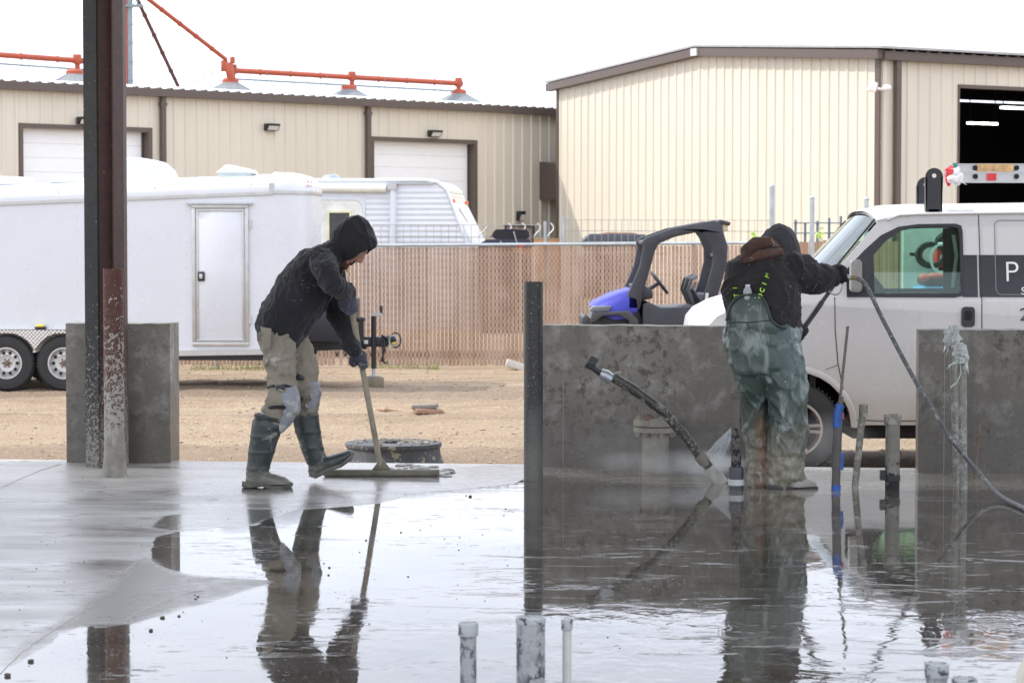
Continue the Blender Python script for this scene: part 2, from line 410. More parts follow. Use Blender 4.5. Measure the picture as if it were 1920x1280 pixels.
rough = t.mix(wetf, gl, t.mr(t.noise(1.4, 5, .6, t.co((.6, 1.7, 1))), .4, .75, .012, .07))
rough = t.mix(midf, rough, .10)
rough = t.mix(t.math('MULTIPLY', footf, .9), rough, .16)
rough = t.mix(t.math('MULTIPLY', wm, .7), rough, .35)
rough = t.mix(mattef, rough, t.mr(n2, .35, .65, .26, .42))
rough = t.mix(t.math('MULTIPLY', pit, .5), rough, .5)
# ripples: long and low on the puddles, streaks where water has been swept, grit on the damp part
rip = t.noise(8, 3, .5, t.co((1.25, .8, 1), rot=(0, 0, .3)), dist=.7)
amp = t.mr(t.noise(.8, 3, .5, t.co(loc=(9, 1, 0))), .42, .62, .12, 1.0)
yy = t.n('ShaderNodeSeparateXYZ'); t.l(v, yy.inputs[0])
near = t.mr(yy.outputs[1], 8.2, 10.6, 1.0, .14); right = t.mr(yy.outputs[0], -1.0, .6, .16, .9)
amp = t.math('MULTIPLY', amp, t.math('MULTIPLY', near, right))
h_w = t.math('ADD', t.math('MULTIPLY', rip, amp), t.math('MULTIPLY', t.mr(t.noise(45, 2, .5), .68, .74), .05))
h_w = t.math('ADD', h_w, t.math('MULTIPLY', foam, .30)); h_w = t.math('ADD', h_w, t.math('MULTIPLY', t.noise(2.4, 3, .5, t.co((1.1, .9, 1), rot=(0, 0, -.2)), dist=.9), t.math('MULTIPLY', t.math('MULTIPLY', right, near), .9)))
h_d = t.math('ADD', t.math('MULTIPLY', n2, .35), t.math('MULTIPLY', n3, .12))
bw = t.bump(h_w, 1.0, .0025); bd = t.bump(h_d, 1.0, .0035)
mn = t.n('ShaderNodeMix', data_type='VECTOR'); t.l(wetf, mn.inputs['Factor']); t.l(bd, mn.inputs['A']); t.l(bw, mn.inputs['B'])
slab_mat = t.fin(col, rough, 0, mn.outputs['Result'], IOR=1.55)
me.materials.append(slab_mat)
# the drag line the squeegee left on the damp floor
mb = MB()
for l in ([(0,1262),(40,1222),(100,1180),(150,1150),(182,1110),(225,1078),(262,1050)], [(230,1168),(250,1152),(300,1130),(350,1112),(385,1106)], [(0,915),(40,897),(80,880),(120,868)]):
    pts = [G(a, b) for a, b in l]; q = []
    for i in range(len(pts)-1):
        for k in range(6): q.append(pts[i].lerp(pts[i+1], k/6)+Vector((.01*noise.noise(pts[i]*3+Vector((k, 0, 0))), 0, .0005)))
    mb.tube(q, .0022, 6)
tag(build(mb, 'slurry_ridge', M('slurry_pale', (.42, .40, .36), .3)), 'thin pale slurry lines dragged across the wet floor', 'slurry', kind='stuff')

# roof deck of the building under construction, out of frame above: it shades the slab
DECK_Z = 5.6
mb = MB(); mb.bx(-14, 12, 6, 15.25, DECK_Z, DECK_Z+.25)
struct(mb, 'roof_deck', M('deck_steel', (.35, .35, .34), .6))

# ------------------------------------------------------------------ facades
cream_base = (.62, .565, .465); cream = (.66, .57, .43)  # first tone is the siding's own colour on both buildings
def panel_mat(name, c):
    t = NT(name); v = t.co((1, 1, .15)); f = t.mr(t.noise(1.2, 4, .6, v), .3, .7)
    cc = t.mix(f, tuple(x*.94 for x in c), tuple(min(1, x*1.04) for x in c))
    low = t.mr(t.z(), 0, 1.2, .5, 0.0); cc = t.mix(t.math('MULTIPLY', low, t.mr(t.noise(3), .3, .7)), cc, (.42, .34, .25))
    return t.fin(cc, .5, 0, t.bump(t.noise(3, 2), .06, .01))
m_cream = panel_mat('cream_siding', cream_base); m_trim = M('brown_trim', (.095, .07, .058), .45, var=.08)
m_roofw = M('pale_roof_metal', (.72, .73, .74), .35, .3, var=.04); m_black = M('black_plastic', (.018, .018, .02), .45, var=.2)
m_galv = M('galvanised', (.42, .46, .48), .42, .7, var=.15); m_doorw = M('door_white', (.80, .81, .82), .45, var=.02, bump=.03)
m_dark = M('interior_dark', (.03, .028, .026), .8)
def lamp_mat(name, c, s):
    t = NT(name); return t.fin((.8, .8, .8), .4, Emission_Color=(*c, 1), Emission_Strength=s)
m_tube = lamp_mat('tube_light', (1, .97, .9), 14)
m_lens = M('lamp_lens', (.62, .64, .62), .25, var=.05)
class Facade:
    def __init__(s, A, B):
        s.A = Vector((A[0], A[1], 0)); d = Vector((B[0]-A[0], B[1]-A[1], 0)); s.L = d.length; s.u = d.normalized()
        s.n = Vector((s.u.y, -s.u.x, 0))                     # towards the camera side
    def __call__(s, u, z, w=0): return s.A + s.u*u + s.n*w + Vector((0, 0, z))
    def hit(s, px, py=450, w=0):
        d = ray(px, py); o = Vector((0, 0, CH)); a = s.A+s.n*w; k = (a-o).dot(s.n)/d.dot(s.n); p = o+d*k
        return (p-s.A).dot(s.u), p.z
    def wall(s, top, openings=(), pitch=.305, rib=.055, proud=.028, z0=GZ, t=.12, u1=None):
        mb = MB(); L = u1 or s.L
        if callable(top): outer = [(0, z0), (L, z0)] + [(q, top(q)) for q in sorted([L*i/8 for i in range(9)]+[um], reverse=True)]; tf = top
        else: outer = [(0, z0), (L, z0), (L, top), (0, top)]; tf = lambda u: top
        mb.plate(outer, [[(a, c), (b, c), (b, d), (a, d)] for a, b, c, d in openings], t, lambda u, z, w: s(u, z, -w))
        u = .1
        while u < L-.05:
            segs = [(z0+.02, tf(u)-.02)]
            for a, b, c, d in openings:
                if a-rib < u < b+rib: segs = [q for sg in segs for q in ((sg[0], min(sg[1], c)), (max(sg[0], d), sg[1])) if q[1]-q[0] > .03]
            for a, b in segs:
                vs = [s(u-rib*.9, a, -.001), s(u-rib*.45, a, proud), s(u+rib*.45, a, proud), s(u+rib*.9, a, -.001)]
                mb.add(vs+[v+Vector((0, 0, b-a)) for v in vs], [(0, 1, 5, 4), (1, 2, 6, 5), (2, 3, 7, 6), (0, 4, 7, 3), (0, 3, 2, 1), (4, 5, 6, 7)])
            u += pitch
        return mb
    def bx(s, mb, u0, u1, z0, z1, w0, w1):
        vs = [s(u, z, w) for u in (u0, u1) for w in (w0, w1) for z in (z0, z1)]
        return mb.add(vs, [(0, 1, 3, 2), (4, 6, 7, 5), (0, 4, 5, 1), (2, 3, 7, 6), (0, 2, 6, 4), (1, 5, 7, 3)])

# --- long low shop behind the trailers
A = P(0, 155, 50.2); eave = A.z
k1 = (P(1045, 207, 1).z-CH); B = P(1045, 207, (eave-CH)/k1)
dirL = (B-A).normalized(); A2 = A-dirL*4; B2 = B+dirL*5
LB = Facade(A2, B2)
lb = thing('metal_shop', 'long low cream metal shop with brown trim and two white overhead doors', 'building', (A2.x, A2.y, GZ))
ops = []
for x0, x1, yt in ((42, 277, 240), (700, 888, 264)):
    u0, zt = LB.hit(x0, yt); u1, _ = LB.hit(x1, yt); ops.append((u0, u1, GZ+.001, zt))
u0, zt = LB.hit(946, 421); u1, _ = LB.hit(1001, 421); pd = (u0, u1, GZ+.001, zt)
build(LB.wall(eave, ops+[pd]), 'wall', m_cream, lb, world=True, smooth=0)
for a, b, c, d in ops:
    mb = MB(); nn = 14; h = (d-c)/nn
    for i in range(nn):
        LB.bx(mb, a, b, c+h*i+.004, c+h*(i+1), -.24, -.185)
    LB.bx(mb, a, b, c, d, -.27, -.242)
    fr = build(mb, 'overhead_door', m_doorw, lb, world=True, smooth=0)
    mb = MB(); LB.bx(mb, a-.09, a-.001, c, d+.1, -.2, .035); LB.bx(mb, b+.001, b+.10, c, d+.1, -.2, .035); LB.bx(mb, a-.001, b+.001, d+.001, d+.1, -.2, .034)
    LB.bx(mb, b-.004, b+.0005, c, d, -.184, -.001); LB.bx(mb, b-.05, b-.005, c, d, -.184, -.17)
    build(mb, 'door_frame', m_trim, fr, world=True, smooth=0)
a, b, c, d = pd
mb = MB(); LB.bx(mb, a+.05, b-.05, c, d-.05, -.09, -.05); dd = build(mb, 'door', m_cream, lb, world=True)
mb = MB(); LB.bx(mb, a, a+.05, c, d, -.1, .03); LB.bx(mb, b-.05, b, c, d, -.1, .03); LB.bx(mb, a+.05, b-.05, d-.05, d, -.1, .03); build(mb, 'door_frame', m_trim, dd, world=True)
mb = MB(); LB.bx(mb, -.2, LB.L, eave-.14, eave+.03, .03, .2)
for i in range(int(LB.L/.3)): mb.add([LB(i*.3+q, eave+.03+z, w) for q, z in ((0, 0), (.03, .03), (.06, .03), (.09, 0)) for w in (.19, .02)], [(0, 2, 3, 1), (2, 4, 5, 3), (4, 6, 7, 5), (0, 6, 4, 2)])
build(mb, 'gutter', m_trim, lb, world=True, smooth=0)
for px in (303, 687):
    u, _ = LB.hit(px); mb = MB(); LB.bx(mb, u-.055, u+.055, GZ, eave-.14, .031, .13)
    LB.bx(mb, u-.075, u+.075, eave-.34, eave-.26, .03, .14); build(mb, 'downspout', m_trim, lb, world=True)
mb = MB(); dp = 4.5; rise = .44
vs = [LB(-.2, eave+.03, .16), LB(LB.L, eave+.03, .16), LB(LB.L, eave+rise, -dp), LB(-.2, eave+rise, -dp), LB(LB.L, eave+.03, -2*dp), LB(-.2, eave+.03, -2*dp)]
mb.add(vs+[q-Vector((0, 0, .06)) for q in vs], [(0, 1, 2, 3), (3, 2, 4, 5), (6, 9, 8, 7), (9, 11, 10, 8), (0, 6, 7, 1), (5, 4, 10, 11), (0, 3, 9, 6), (3, 5, 11, 9), (1, 7, 8, 2), (2, 8, 10, 4)])
rf = build(mb, 'roof', m_roofw, lb, world=True, smooth=0)
mb = MB(); LB.bx(mb, 0, LB.L, GZ, eave-.04, -2*dp+.2, -2*dp+.1); build(mb, 'rear_wall', m_cream, lb, world=True, smooth=0)
# awning over the man door at the right end
u0, z1 = LB.hit(1010, 311); u1, _ = LB.hit(1062, 311); _, z0 = LB.hit(1010, 375)
mb = MB(); mb.plate([(0.0, z0), (1.1, z0), (1.1, z0+.62), (1.22, z0+.62), (1.22, z0+.80), (0, z1+.1)], [], u1-u0, lambda w, z, u: LB(u0+u, z, w+.03))
build(mb, 'awning', m_trim, lb, world=True, smooth=0)
def wall_pack(fac, px, py, label, w=.34, h=.16, rz=0):
    u, z = fac.hit(px, py); b = fac(u, z-h/2, .03); ang = math.atan2(fac.u.y, fac.u.x)
    tt = thing('wall_lamp', label, 'lamp', b, ang, 'lamps on the shop wall')
    mb = MB(); mb.plate([(0, 0), (-.10, .0), (-.17, h*.62), (-.19, h), (0, h)], [], w, lambda y, zz, x: V(x-w/2, y, zz))
    build(mb, 'housing', m_black, tt, bevel=.012)
    mb = MB(); mb.plate([(-.105, .005), (-.112, .005), (-.176, h*.6), (-.169, h*.6)], [], w*.82, lambda y, zz, x: V(x-w*.41, y-.003, zz+.008))
    build(mb, 'lens', m_lens, tt); return tt
wall_pack(LB, 504, 239, 'black wall lamp with pale lens on cream wall left of the middle downspout')
wall_pack(LB, 810, 251, 'black wall lamp with pale lens above the right white overhead door')
wall_pack(LB, 154, 227, 'black wall lamp above the left overhead door, beside the steel column')
wall_pack(LB, 971, 405, 'small square black lamp above the narrow man door', w=.16, h=.24)

# --- taller gable building at the right
E1 = P(1047, 168, 1); E2 = P(1652, 108, 1)
He = 5.55+GZ-CH; Y1 = He/(E1.z-CH); Y2 = He/(E2.z-CH)
C1 = P(1047, 168, Y1); C2 = P(1652, 108, Y2); ev = C1.z
GB = Facade(C1, C2)
rb = thing('gable_building', 'tall sunlit cream metal building with brown trimmed gable and dark open doorway', 'building', (C2.x, C2.y, GZ))
um = GB.hit(1317, 300)[0]; rg = .44
topf = lambda u: ev + rg*(u/um if u < um else (GB.L-u)/(GB.L-um))
mb = GB.wall(topf, [], pitch=.305)
build(mb, 'gable_wall', m_cream, rb, world=True, smooth=0)
# side wall, square to the gable wall
SW_A = C2; SW_B = C2 + GB.n*(-1)*16; SB = Facade(SW_A, SW_B)
if SB.n.dot(Vector((0, -1, 0))) < 0: SB.n = -SB.n
u0, zt = SB.hit(1798, 165); u1 = u0+4.9
build(SB.wall(ev, [(u0, u1, GZ+.001, zt)], pitch=.305), 'side_wall', m_cream, rb, world=True, smooth=0)
mb = MB(); SB.bx(mb, u0-.03, u0+.002, GZ, zt, -.2, .03); SB.bx(mb, u0-.03, u1+.1, zt-.002, zt+.07, -.2, .035); build(mb, 'door_frame', m_trim, rb, world=True)
mb = MB(); sz = .16
for (ua, ub) in ((-.25, um), (um, GB.L+.15)):
    za, zb = topf(ua), topf(ub)
    if ua < 0: za = ev-.02
    if ub > GB.L: zb = ev-.02
    mb.add([GB(u, z+q, w) for u, z in ((ua, za), (ub, zb)) for w in (.03, .22) for q in (-.02, sz)], [(0, 1, 3, 2), (4, 6, 7, 5), (0, 4, 5, 1), (2, 3, 7, 6), (0, 2, 6, 4), (1, 5, 7, 3)])
build(mb, 'rake_trim', m_trim, rb, world=True, smooth=0)
mb = MB(); W2 = 16
def RP(u, d, z): return GB(u, z, .24-d)
vs = []
for d in (0, W2):
    for u, z in ((-.27, ev+sz), (um, ev+rg+sz+.02), (GB.L+.3, ev+sz)):
        vs += [RP(u, d, z), RP(u, d, z+.05)]
mb.add(vs, [(0, 1, 3, 2), (2, 3, 5, 4), (6, 8, 9, 7), (8, 10, 11, 9), (1, 7, 9, 3), (3, 9, 11, 5), (0, 2, 8, 6), (2, 4, 10, 8), (0, 6, 7, 1), (4, 5, 11, 10)])
rf = build(mb, 'roof', M('roof_grey', (.36, .35, .34), .4, .3), rb, world=True, smooth=0)
mb = MB(); mb.box(GB(um, ev+rg+.06, .23), (.22, .06, .16), Matrix.Rotation(math.atan2(GB.u.y, GB.u.x), 3, 'Z')); build(mb, 'ridge_cap', M('cap_pale', (.6, .6, .6), .5), rb, world=True)
mb = MB(); SB.bx(mb, -.06, W2, ev-.06, ev+.118, .032, .2)
for i in range(int(W2/.305)):
    mb.add([SB(i*.305+q, ev+.12+z, w) for q, z in ((.1, 0), (.13, .03), (.18, .03), (.21, 0)) for w in (.21, -.1)], [(0, 2, 3, 1), (2, 4, 5, 3), (4, 6, 7, 5), (0, 6, 4, 2)])
build(mb, 'gutter', m_trim, rb, world=True, smooth=0)
mb = MB(); GB.bx(mb, GB.L-.12, GB.L+.02, GZ, ev, .029, .06); build(mb, 'corner_trim', m_trim, rb, world=True, smooth=0)
u, _ = SB.hit(1677, 300)
mb = MB(); SB.bx(mb, u-.06, u+.06, GZ, ev-.06, .031, .14); build(mb, 'downspout', m_trim, rb, world=True)
mb = MB(); GB.bx(mb, -.03, .05, GZ, ev, .029, .05); build(mb, 'corner_trim', m_trim, rb, world=True, smooth=0)
# interior seen through the open doorway
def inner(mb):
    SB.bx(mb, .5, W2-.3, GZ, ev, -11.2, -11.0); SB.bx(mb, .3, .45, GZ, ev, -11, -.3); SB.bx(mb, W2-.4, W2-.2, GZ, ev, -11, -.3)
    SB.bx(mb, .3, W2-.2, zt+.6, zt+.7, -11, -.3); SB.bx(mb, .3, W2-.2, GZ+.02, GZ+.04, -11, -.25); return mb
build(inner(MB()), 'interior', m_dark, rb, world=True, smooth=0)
for px, py, d in ((1842, 232, 6.0), (1905, 203, 4.2)):
    u, z = SB.hit(px, py, -d); mb = MB(); SB.bx(mb, u-.45, u+.45, z-.02, z+.025, -d-.05, -d+.05); o = build(mb, 'tube_light', m_tube, rb, world=True)
    mb = MB(); SB.bx(mb, u-.5, u+.5, z+.03, z+.06, -d-.1, -d+.1)
    for q in (-.4, .4): SB.bx(mb, u+q-.01, u+q+.01, z+.06, zt+.6, -d-.01, -d+.01)
    build(mb, 'fixture', m_dark, o, world=True)
# flood light on the corner
b = P(1655, 168, Y2-.25); fl = thing('flood_light', 'pale twin flood light sticking out from the building corner', 'lamp', b)
mw = M('lamp_white', (.8, .8, .78), .4)
mb = MB(); mb.tube([P(1660, 166, Y2-.05), P(1652, 168, Y2-.3), P(1645, 166, Y2-.35)], .03); build(mb, 'arm', mw, fl, world=True)
mb = MB(); mb.box(P(1636, 163, Y2-.35), (.17, .1, .2), Matrix.Rotation(.25, 3, 'Y')); build(mb, 'lamp_head', mw, fl, world=True, bevel=.02)
mb = MB(); mb.ball(P(1663, 165, Y2-.35), (.09, .09, .07)); build(mb, 'lamp_head', mw, fl, world=True)
b = P(985, 402, LB.hit(985)[0]*0+57)
# ------------------------------------------------------------------ grain bins and elevator far behind
m_bin = M('bin_steel', (.20, .22, .23), .6, .0, var=.12); m_orange = M('orange_paint', (.42, .082, .038), .5, var=.1); m_brn = M('brown_paint', (.13, .055, .045), .6)
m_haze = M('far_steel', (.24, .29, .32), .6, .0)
def bin_(px, py, Y, label):
    a = P(px, py, Y); tt = thing('grain_bin', label, 'grain bin', (a.x, a.y, GZ), 0, 'grain bins beyond the shop')
    H = a.z-GZ; R = 2.45; d = 1.25
    mb = MB(); prof = []
    z = 0
    while z < H-d: prof += [(R, z), (R+.03, z+.1), (R, z+.2)]; z += .25
    mb.lathe(prof+[(R, H-d)], n=32); build(mb, 'wall', m_bin, tt, smooth=60)
    mb = MB(); rs = []
    for r, z in ((R+.08, H-d-.03), (R*.5, H-d*.5), (.35, H-.12)):
        rs.append([V((r+(.0 if k % 2 else 0))*math.cos(2*math.pi*k/48), r*math.sin(2*math.pi*k/48), z+(.06*r/R if k % 2 else 0)) for k in range(48)])
    mb.rings(rs); rf = build(mb, 'roof', m_bin, tt, smooth=0)
    mb = MB(); mb.lathe([(.38, H-.14), (.38, H), (.3, H+.08), (0.02, H+.1)], n=16); build(mb, 'cap', m_orange, rf)
    return tt
bin_(432, 150, 110, 'grain bin with conical grey roof under the orange tower fitting')
bin_(654, 163, 114, 'grey conical grain bin roof under the middle of the orange conveyor')
bin_(860, 171, 118, 'grey conical grain bin roof under the right end of the orange conveyor')
bin_(140, 134, 106, 'grey conical grain bin roof at the left of the steel column')
def conveyor(p0, p1, Y0, Y1, label, drops, ends=True):
    a, b = P(*p0, Y0), P(*p1, Y1); tt = thing('grain_conveyor', label, 'conveyor', (a.x, a.y, a.z), 0, 'orange conveyors over the bins')
    mb = MB(); mb.tube([a, b], .13, 10)
    d = (b-a); n = int(d.length/1.5)
    for i in range(n+1):
        p = a+d*i/n; mb.lathe([(.17, -.03), (.17, .03)], p, 10, 'x')
    build(mb, 'tube', m_orange, tt, world=True)
    mb = MB(); o = Vector((0, 0, -.38)); mb.tube([a+o, b+o], .045, 8)
    for i in range(n+1):
        p = a+d*i/n
        if i % 2: mb.tube([p+o*2.8, p], .015, 4); mb.tube([p+o*2.8+V(.3, 0, 0), p+V(.3, 0, 0)], .015, 4); mb.tube([p+o*2, p+o*2+V(.3, 0, 0)], .012, 4); mb.tube([p+o*2.7, p+o*2.7+V(.3, 0, 0)], .012, 4)
    build(mb, 'catwalk', m_haze, tt, world=True)
    for f_ in drops:
        p = a+d*f_; mb = MB(); mb.box(p+V(0, 0, .06), (.34, .34, .42)); mb.tube([p, p-V(0, 0, .55)], .12, 8); build(mb, 'discharge', m_orange, tt, world=True, bevel=.02)
    return tt
conveyor((430, 132), (866, 157), 110, 118, 'long orange conveyor tube running right across three bin tops', (.015, .51, .985))
conveyor((-30, 101), (175, 116), 104, 107, 'orange conveyor tube at upper left running behind the steel column', (.85,))
a = P(432, 160, 110); tw = thing('spout_tower', 'orange fitting where the diagonal spout meets the bin conveyor', 'spout', (a.x, a.y, a.z))
mb = MB(); mb.tube([P(428, 118, 109.8), P(434, 150, 109.8)], .2, 8); mb.box(P(421, 124, 109.8), (.3, .3, .5)); mb.box(P(436, 113, 109.8), (.22, .22, .3)); build(mb, 'fitting', m_orange, tw, world=True, bevel=.02)
mb = MB()
for k in range(2):
    mb.tube([P(356, 162-k*8, 109.5), P(404, 136-k*8, 109.5), P(416, 134-k*8, 109.5)], .02, 4)
for x, y in ((370, 154), (384, 147), (398, 139)): mb.tube([P(x, y+2, 109.5), P(x, y-10, 109.5)], .015, 4)
build(mb, 'handrail', m_haze, tw, world=True)
a = P(232, 160, 104); el = thing('elevator_leg', 'vertical orange and grey grain elevator leg beside the steel column', 'elevator', (a.x, a.y, GZ))
mb = MB(); x0, x1 = P(231, 0, 104).x, P(238, 0, 104).x
mb.bx(x0, x1, 104, 104.25, GZ, 14.5); build(mb, 'orange_leg', m_orange, el, world=True)
mb = MB(); x0, x1 = P(239, 0, 104).x, P(247, 0, 104).x; mb.bx(x0, x1, 104, 104.25, GZ, 14.5)
for z in [1+.8*i for i in range(17)]: mb.bx(x0-.02, x1+.02, 103.97, 104.28, z, z+.04)
build(mb, 'grey_leg', m_haze, el, world=True)
mb = MB(); x1 = P(268, 9, 104).x; zz = P(240, 11, 104).z; mb.bx(x0-.4, x1, 103.9, 104.3, zz-.05, zz+.05)
for i in range(4): mb.bx(x0+.1+.16*i, x0+.13+.16*i, 103.9, 103.93, zz, zz+.5)
build(mb, 'platform', m_haze, el, world=True)
for p0, p1, r, mm, lab in (((272, -6), (424, 112), .10, m_orange, 'orange diagonal spout pipe descending to the bin conveyor'), ((255, -6), (334, 162), .085, m_brn, 'dark brown diagonal spout pipe descending behind the shop roof')):
    a, b = P(*p0, 105), P(*p1, 109); g = thing('spout_pipe', lab, 'pipe', tuple(b))
    mb = MB(); mb.tube([a+(a-b)*.35, b], r, 10); d = b-a
    for q in (.2, .42, .62, .82):
        p = a+d*q; mb.tube([p-d.normalized()*.06, p+d.normalized()*.06], r+.025, 10)
    build(mb, 'tube', mm, g, world=True)
# ------------------------------------------------------------------ slatted chain-link fence
def slat_fence():
    Y0 = 35.7; a = P(-120, 466, Y0); b = P(1470, 455, Y0-.2); zb = GZ
    Fn = Facade(a, b); Fn2 = Fn
    ft = thing('slatted_fence', 'tan slatted chain link fence running behind the white cargo trailer', 'fence', (a.x, a.y, GZ))
    rnd = random.Random(11); top = lambda u: lerp(a.z, b.z, u/Fn.L)
    t = NT('slat_tan'); oi = t.n('ShaderNodeAttribute', attribute_name='tone'); c = t.mix(oi.outputs['Fac'], (.30, .178, .105), (.45, .315, .215))
    c = t.mix(t.mr(t.noise(2.2, 4, .6, t.co((1, 1, .6))), .45, .7), c, (.50, .36, .28))
    ms = t.fin(c, .55)
    mb = MB(); tone = []; p = .0575; n = int(Fn.L/p)
    for i in range(n):
        u = i*p; w = p*(.79 + .10*noise.noise(Vector((u*.9, 2, 0)))); t0 = top(u)-.03-abs(rnd.gauss(0, .004)); z0 = GZ+.03+abs(rnd.gauss(0, .008)); tw = rnd.gauss(0, .10)
        if 5.9 < u*1 < 6.25 and i % 2: z0 = GZ+.3
        if rnd.random() < .012: t0 -= rnd.uniform(.1, .7)
        dx = w/2*math.cos(tw); dy = w/2*math.sin(tw)
        vs = [Fn(u-dx, z, -dy-.004) for z in (z0, t0)]+[Fn(u+dx, z, dy-.004) for z in (z0, t0)]+[Fn(u+dx, z, dy-.008) for z in (z0, t0)]+[Fn(u-dx, z, -dy-.008) for z in (z0, t0)]
        mb.add(vs, [(0, 2, 3, 1), (2, 4, 5, 3), (4, 6, 7, 5), (6, 0, 1, 7), (1, 3, 5, 7), (0, 6, 4, 2)])
        tv = min(1, max(0, .5+.30*rnd.gauss(0, 1)+.25*noise.noise(Vector((u*.5, 9, 0))))); tone += [tv]*8
    o = build(mb, 'slat_panel', ms, ft, world=True, smooth=0)
    at = o.data.attributes.new('tone', 'FLOAT', 'POINT'); at.data.foreach_set('value', tone)
    # woven wire in front of and behind the slats
    mb = MB(); H = a.z-GZ-.05; s = .115; w = .0030
    mwire = M('wire', (.62, .47, .38), .45, .2, bump=0)
    u = -H
    while u < Fn.L:
        for sg in (1, -1):
            ua, ub = (u, u+H*.62) if sg == 1 else (u+H*.62, u)
            pa, pb = (ua, GZ+.04), (ub, top(0)-.03)
            lo = max(0, min(1, (0-pa[0])/(pb[0]-pa[0]))); hi = max(0, min(1, (Fn.L-pa[0])/(pb[0]-pa[0])))
            lo, hi = min(lo, hi), max(lo, hi)
            if pa[0] >= 0 and pb[0] >= 0 and pa[0] <= Fn.L and pb[0] <= Fn.L: lo, hi = 0, 1
            if hi-lo < .02: continue
            q0 = (lerp(pa[0], pb[0], lo), lerp(pa[1], pb[1], lo)); q1 = (lerp(pa[0], pb[0], hi), lerp(pa[1], pb[1], hi))
            mb.add([Fn(q0[0]-w, q0[1], .009+.003*sg), Fn(q0[0]+w, q0[1], .009+.003*sg), Fn(q1[0]+w, q1[1], .009+.003*sg), Fn(q1[0]-w, q1[1], .009+.003*sg)], [(0, 1, 2, 3)])
        u += .062
    build(mb, 'chain_link', mwire, ft, world=True, smooth=0)
    mb = MB(); mb.tube([Fn(0, top(0), 0), Fn(Fn.L, top(Fn.L), 0)], .024, 8); build(mb, 'top_rail', m_galv, ft, world=True)
    for px in (-60, 405, 1022, 1300):
        u = Fn.hit(px)[0]
        if 0 < u < Fn.L:
            mb = MB(); mb.tube([Fn(u, GZ-.05, -.05), Fn(u, top(u)+.03, -.05)], .032, 8); build(mb, 'post', m_galv, ft, world=True)
    return Fn
FN = slat_fence()
# wire mesh fence behind it, with tall posts
def wire_fence(x0, x1, Y, ytop, label, pitch=.105, rows=8, posts=(), tall=()):
    a = P(x0, ytop, Y); b = P(x1, ytop, Y); w = thing('wire_fence', label, 'fence', (a.x, a.y, GZ)); H = a.z
    mm = M('wire_grey', (.36, .36, .33), .5, .3, bump=0); mb = MB(); n = int((b.x-a.x)/pitch)
    for i in range(n+1): mb.tube([V(a.x+i*pitch, Y, GZ), V(a.x+i*pitch, Y, H)], .0035, 4, False)
    for r in range(rows): z = H-r*(H-GZ)/rows*.55; mb.tube([V(a.x, Y, z), V(b.x, Y, z-.01)], .005, 4, False)
    build(mb, 'wire_mesh', mm, w, world=True)
    for px in posts:
        p = P(px, ytop-6, Y); mb = MB(); mb.tube([V(p.x, Y-.03, GZ), V(p.x, Y-.03, p.z)], .024, 8); build(mb, 'post', m_galv, w, world=True)
    for px, py in tall:
        p = P(px, py, Y); mb = MB(); mb.tube([V(p.x, Y-.05, GZ), V(p.x, Y-.05, p.z)], .040, 10); mb.ball(V(p.x, Y-.05, p.z), (.04, .04, .03)); build(mb, 'post', m_galv, w, world=True)
wire_fence(700, 1022, 38.5, 421, 'thin grey wire mesh fence above the slats behind the travel trailer end', .12, 6, (1022,))
wire_fence(1053, 1447, 38.2, 412, 'grey wire mesh fence crossing in front of the sunlit gable wall', .105, 7, (1056,), ((1447, 349),))
w = thing('pipe_rack', 'row of thin blue grey posts with two rails beyond the hooded worker', 'rack', tuple(P(1490, 470, 41).xy)+(GZ,))
mb = MB()
for px, py in ((1492, 412), (1510, 418), (1533, 414), (1555, 409), (1577, 405), (1600, 415), (1640, 415)):
    p = P(px, py, 41); mb.bx(p.x-.02, p.x+.02, 41, 41.04, GZ, p.z)
for yy in (418, 437): mb.tube([P(1488, yy, 40.98), P(1650, yy, 40.98)], .012, 6)
build(mb, 'rails', M('blue_grey', (.16, .20, .24), .5, .3), w, world=True)
for px, py in ((1523, 371), (1625, 373)):
    p = P(px, py, 37); g = thing('steel_post', 'tall bare galvanised post ' + ('between the hooded worker and the windshield' if px < 1600 else 'rising behind the van windshield'), 'post', (p.x, p.y, GZ), 0, 'bare galvanised posts')
    mb = MB(); mb.tube([V(0, 0, 0), V(0, 0, p.z-GZ)], .036, 10); build(mb, 'post_pipe', m_galv, g)
    mb = MB(); mb.ball(V(0, 0, p.z-GZ), (.042, .042, .03)); build(mb, 'cap', m_galv, g)
# low brown slatted piece right of the tall post
a = P(1455, 452, 40); b = P(1680, 449, 40); g = thing('low_fence', 'low brown slatted fence section between the grey post and the van windshield', 'fence', (a.x, a.y, GZ))
mb = MB(); x = a.x; rnd = random.Random(2)
while x < b.x: mb.bx(x, x+.07, 40, 40.01+rnd.random()*.004, GZ, a.z+rnd.gauss(0, .012)); x += .078
build(mb, 'slat_panel', M('slat_brown', (.36, .22, .15), .6), g, world=True, smooth=0)
for i, (px, py) in enumerate(((1412, 441), (1536, 440), (1577, 437))):
    p = P(px, py, 39.2); rnd = random.Random(i); mb = MB()
    for k in range(60):
        c = V(rnd.gauss(0, .045), rnd.gauss(0, .04), rnd.gauss(0, .05)); s = .03; mb.add([c+V(rnd.uniform(-s, s), rnd.uniform(-s, s), rnd.uniform(-s, s)) for _ in range(3)], [(0, 1, 2)])
    g = thing('weed_sprig', ('bright green weed tuft left of the hooded worker', 'bright green weed tuft behind the thin posts', 'bright green weed tuft close to the van windshield')[i], 'weed', tuple(p), 0, 'green weed tufts')
    build(mb, 'leaves', M('sprig_green', (.42, .62, .10), .6), g, smooth=0)
    mb = MB(); mb.tube([V(0, 0, GZ-p.z), V(.02, 0, 0)], .006, 4); build(mb, 'stem', M('stem', (.3, .35, .12), .7), g)

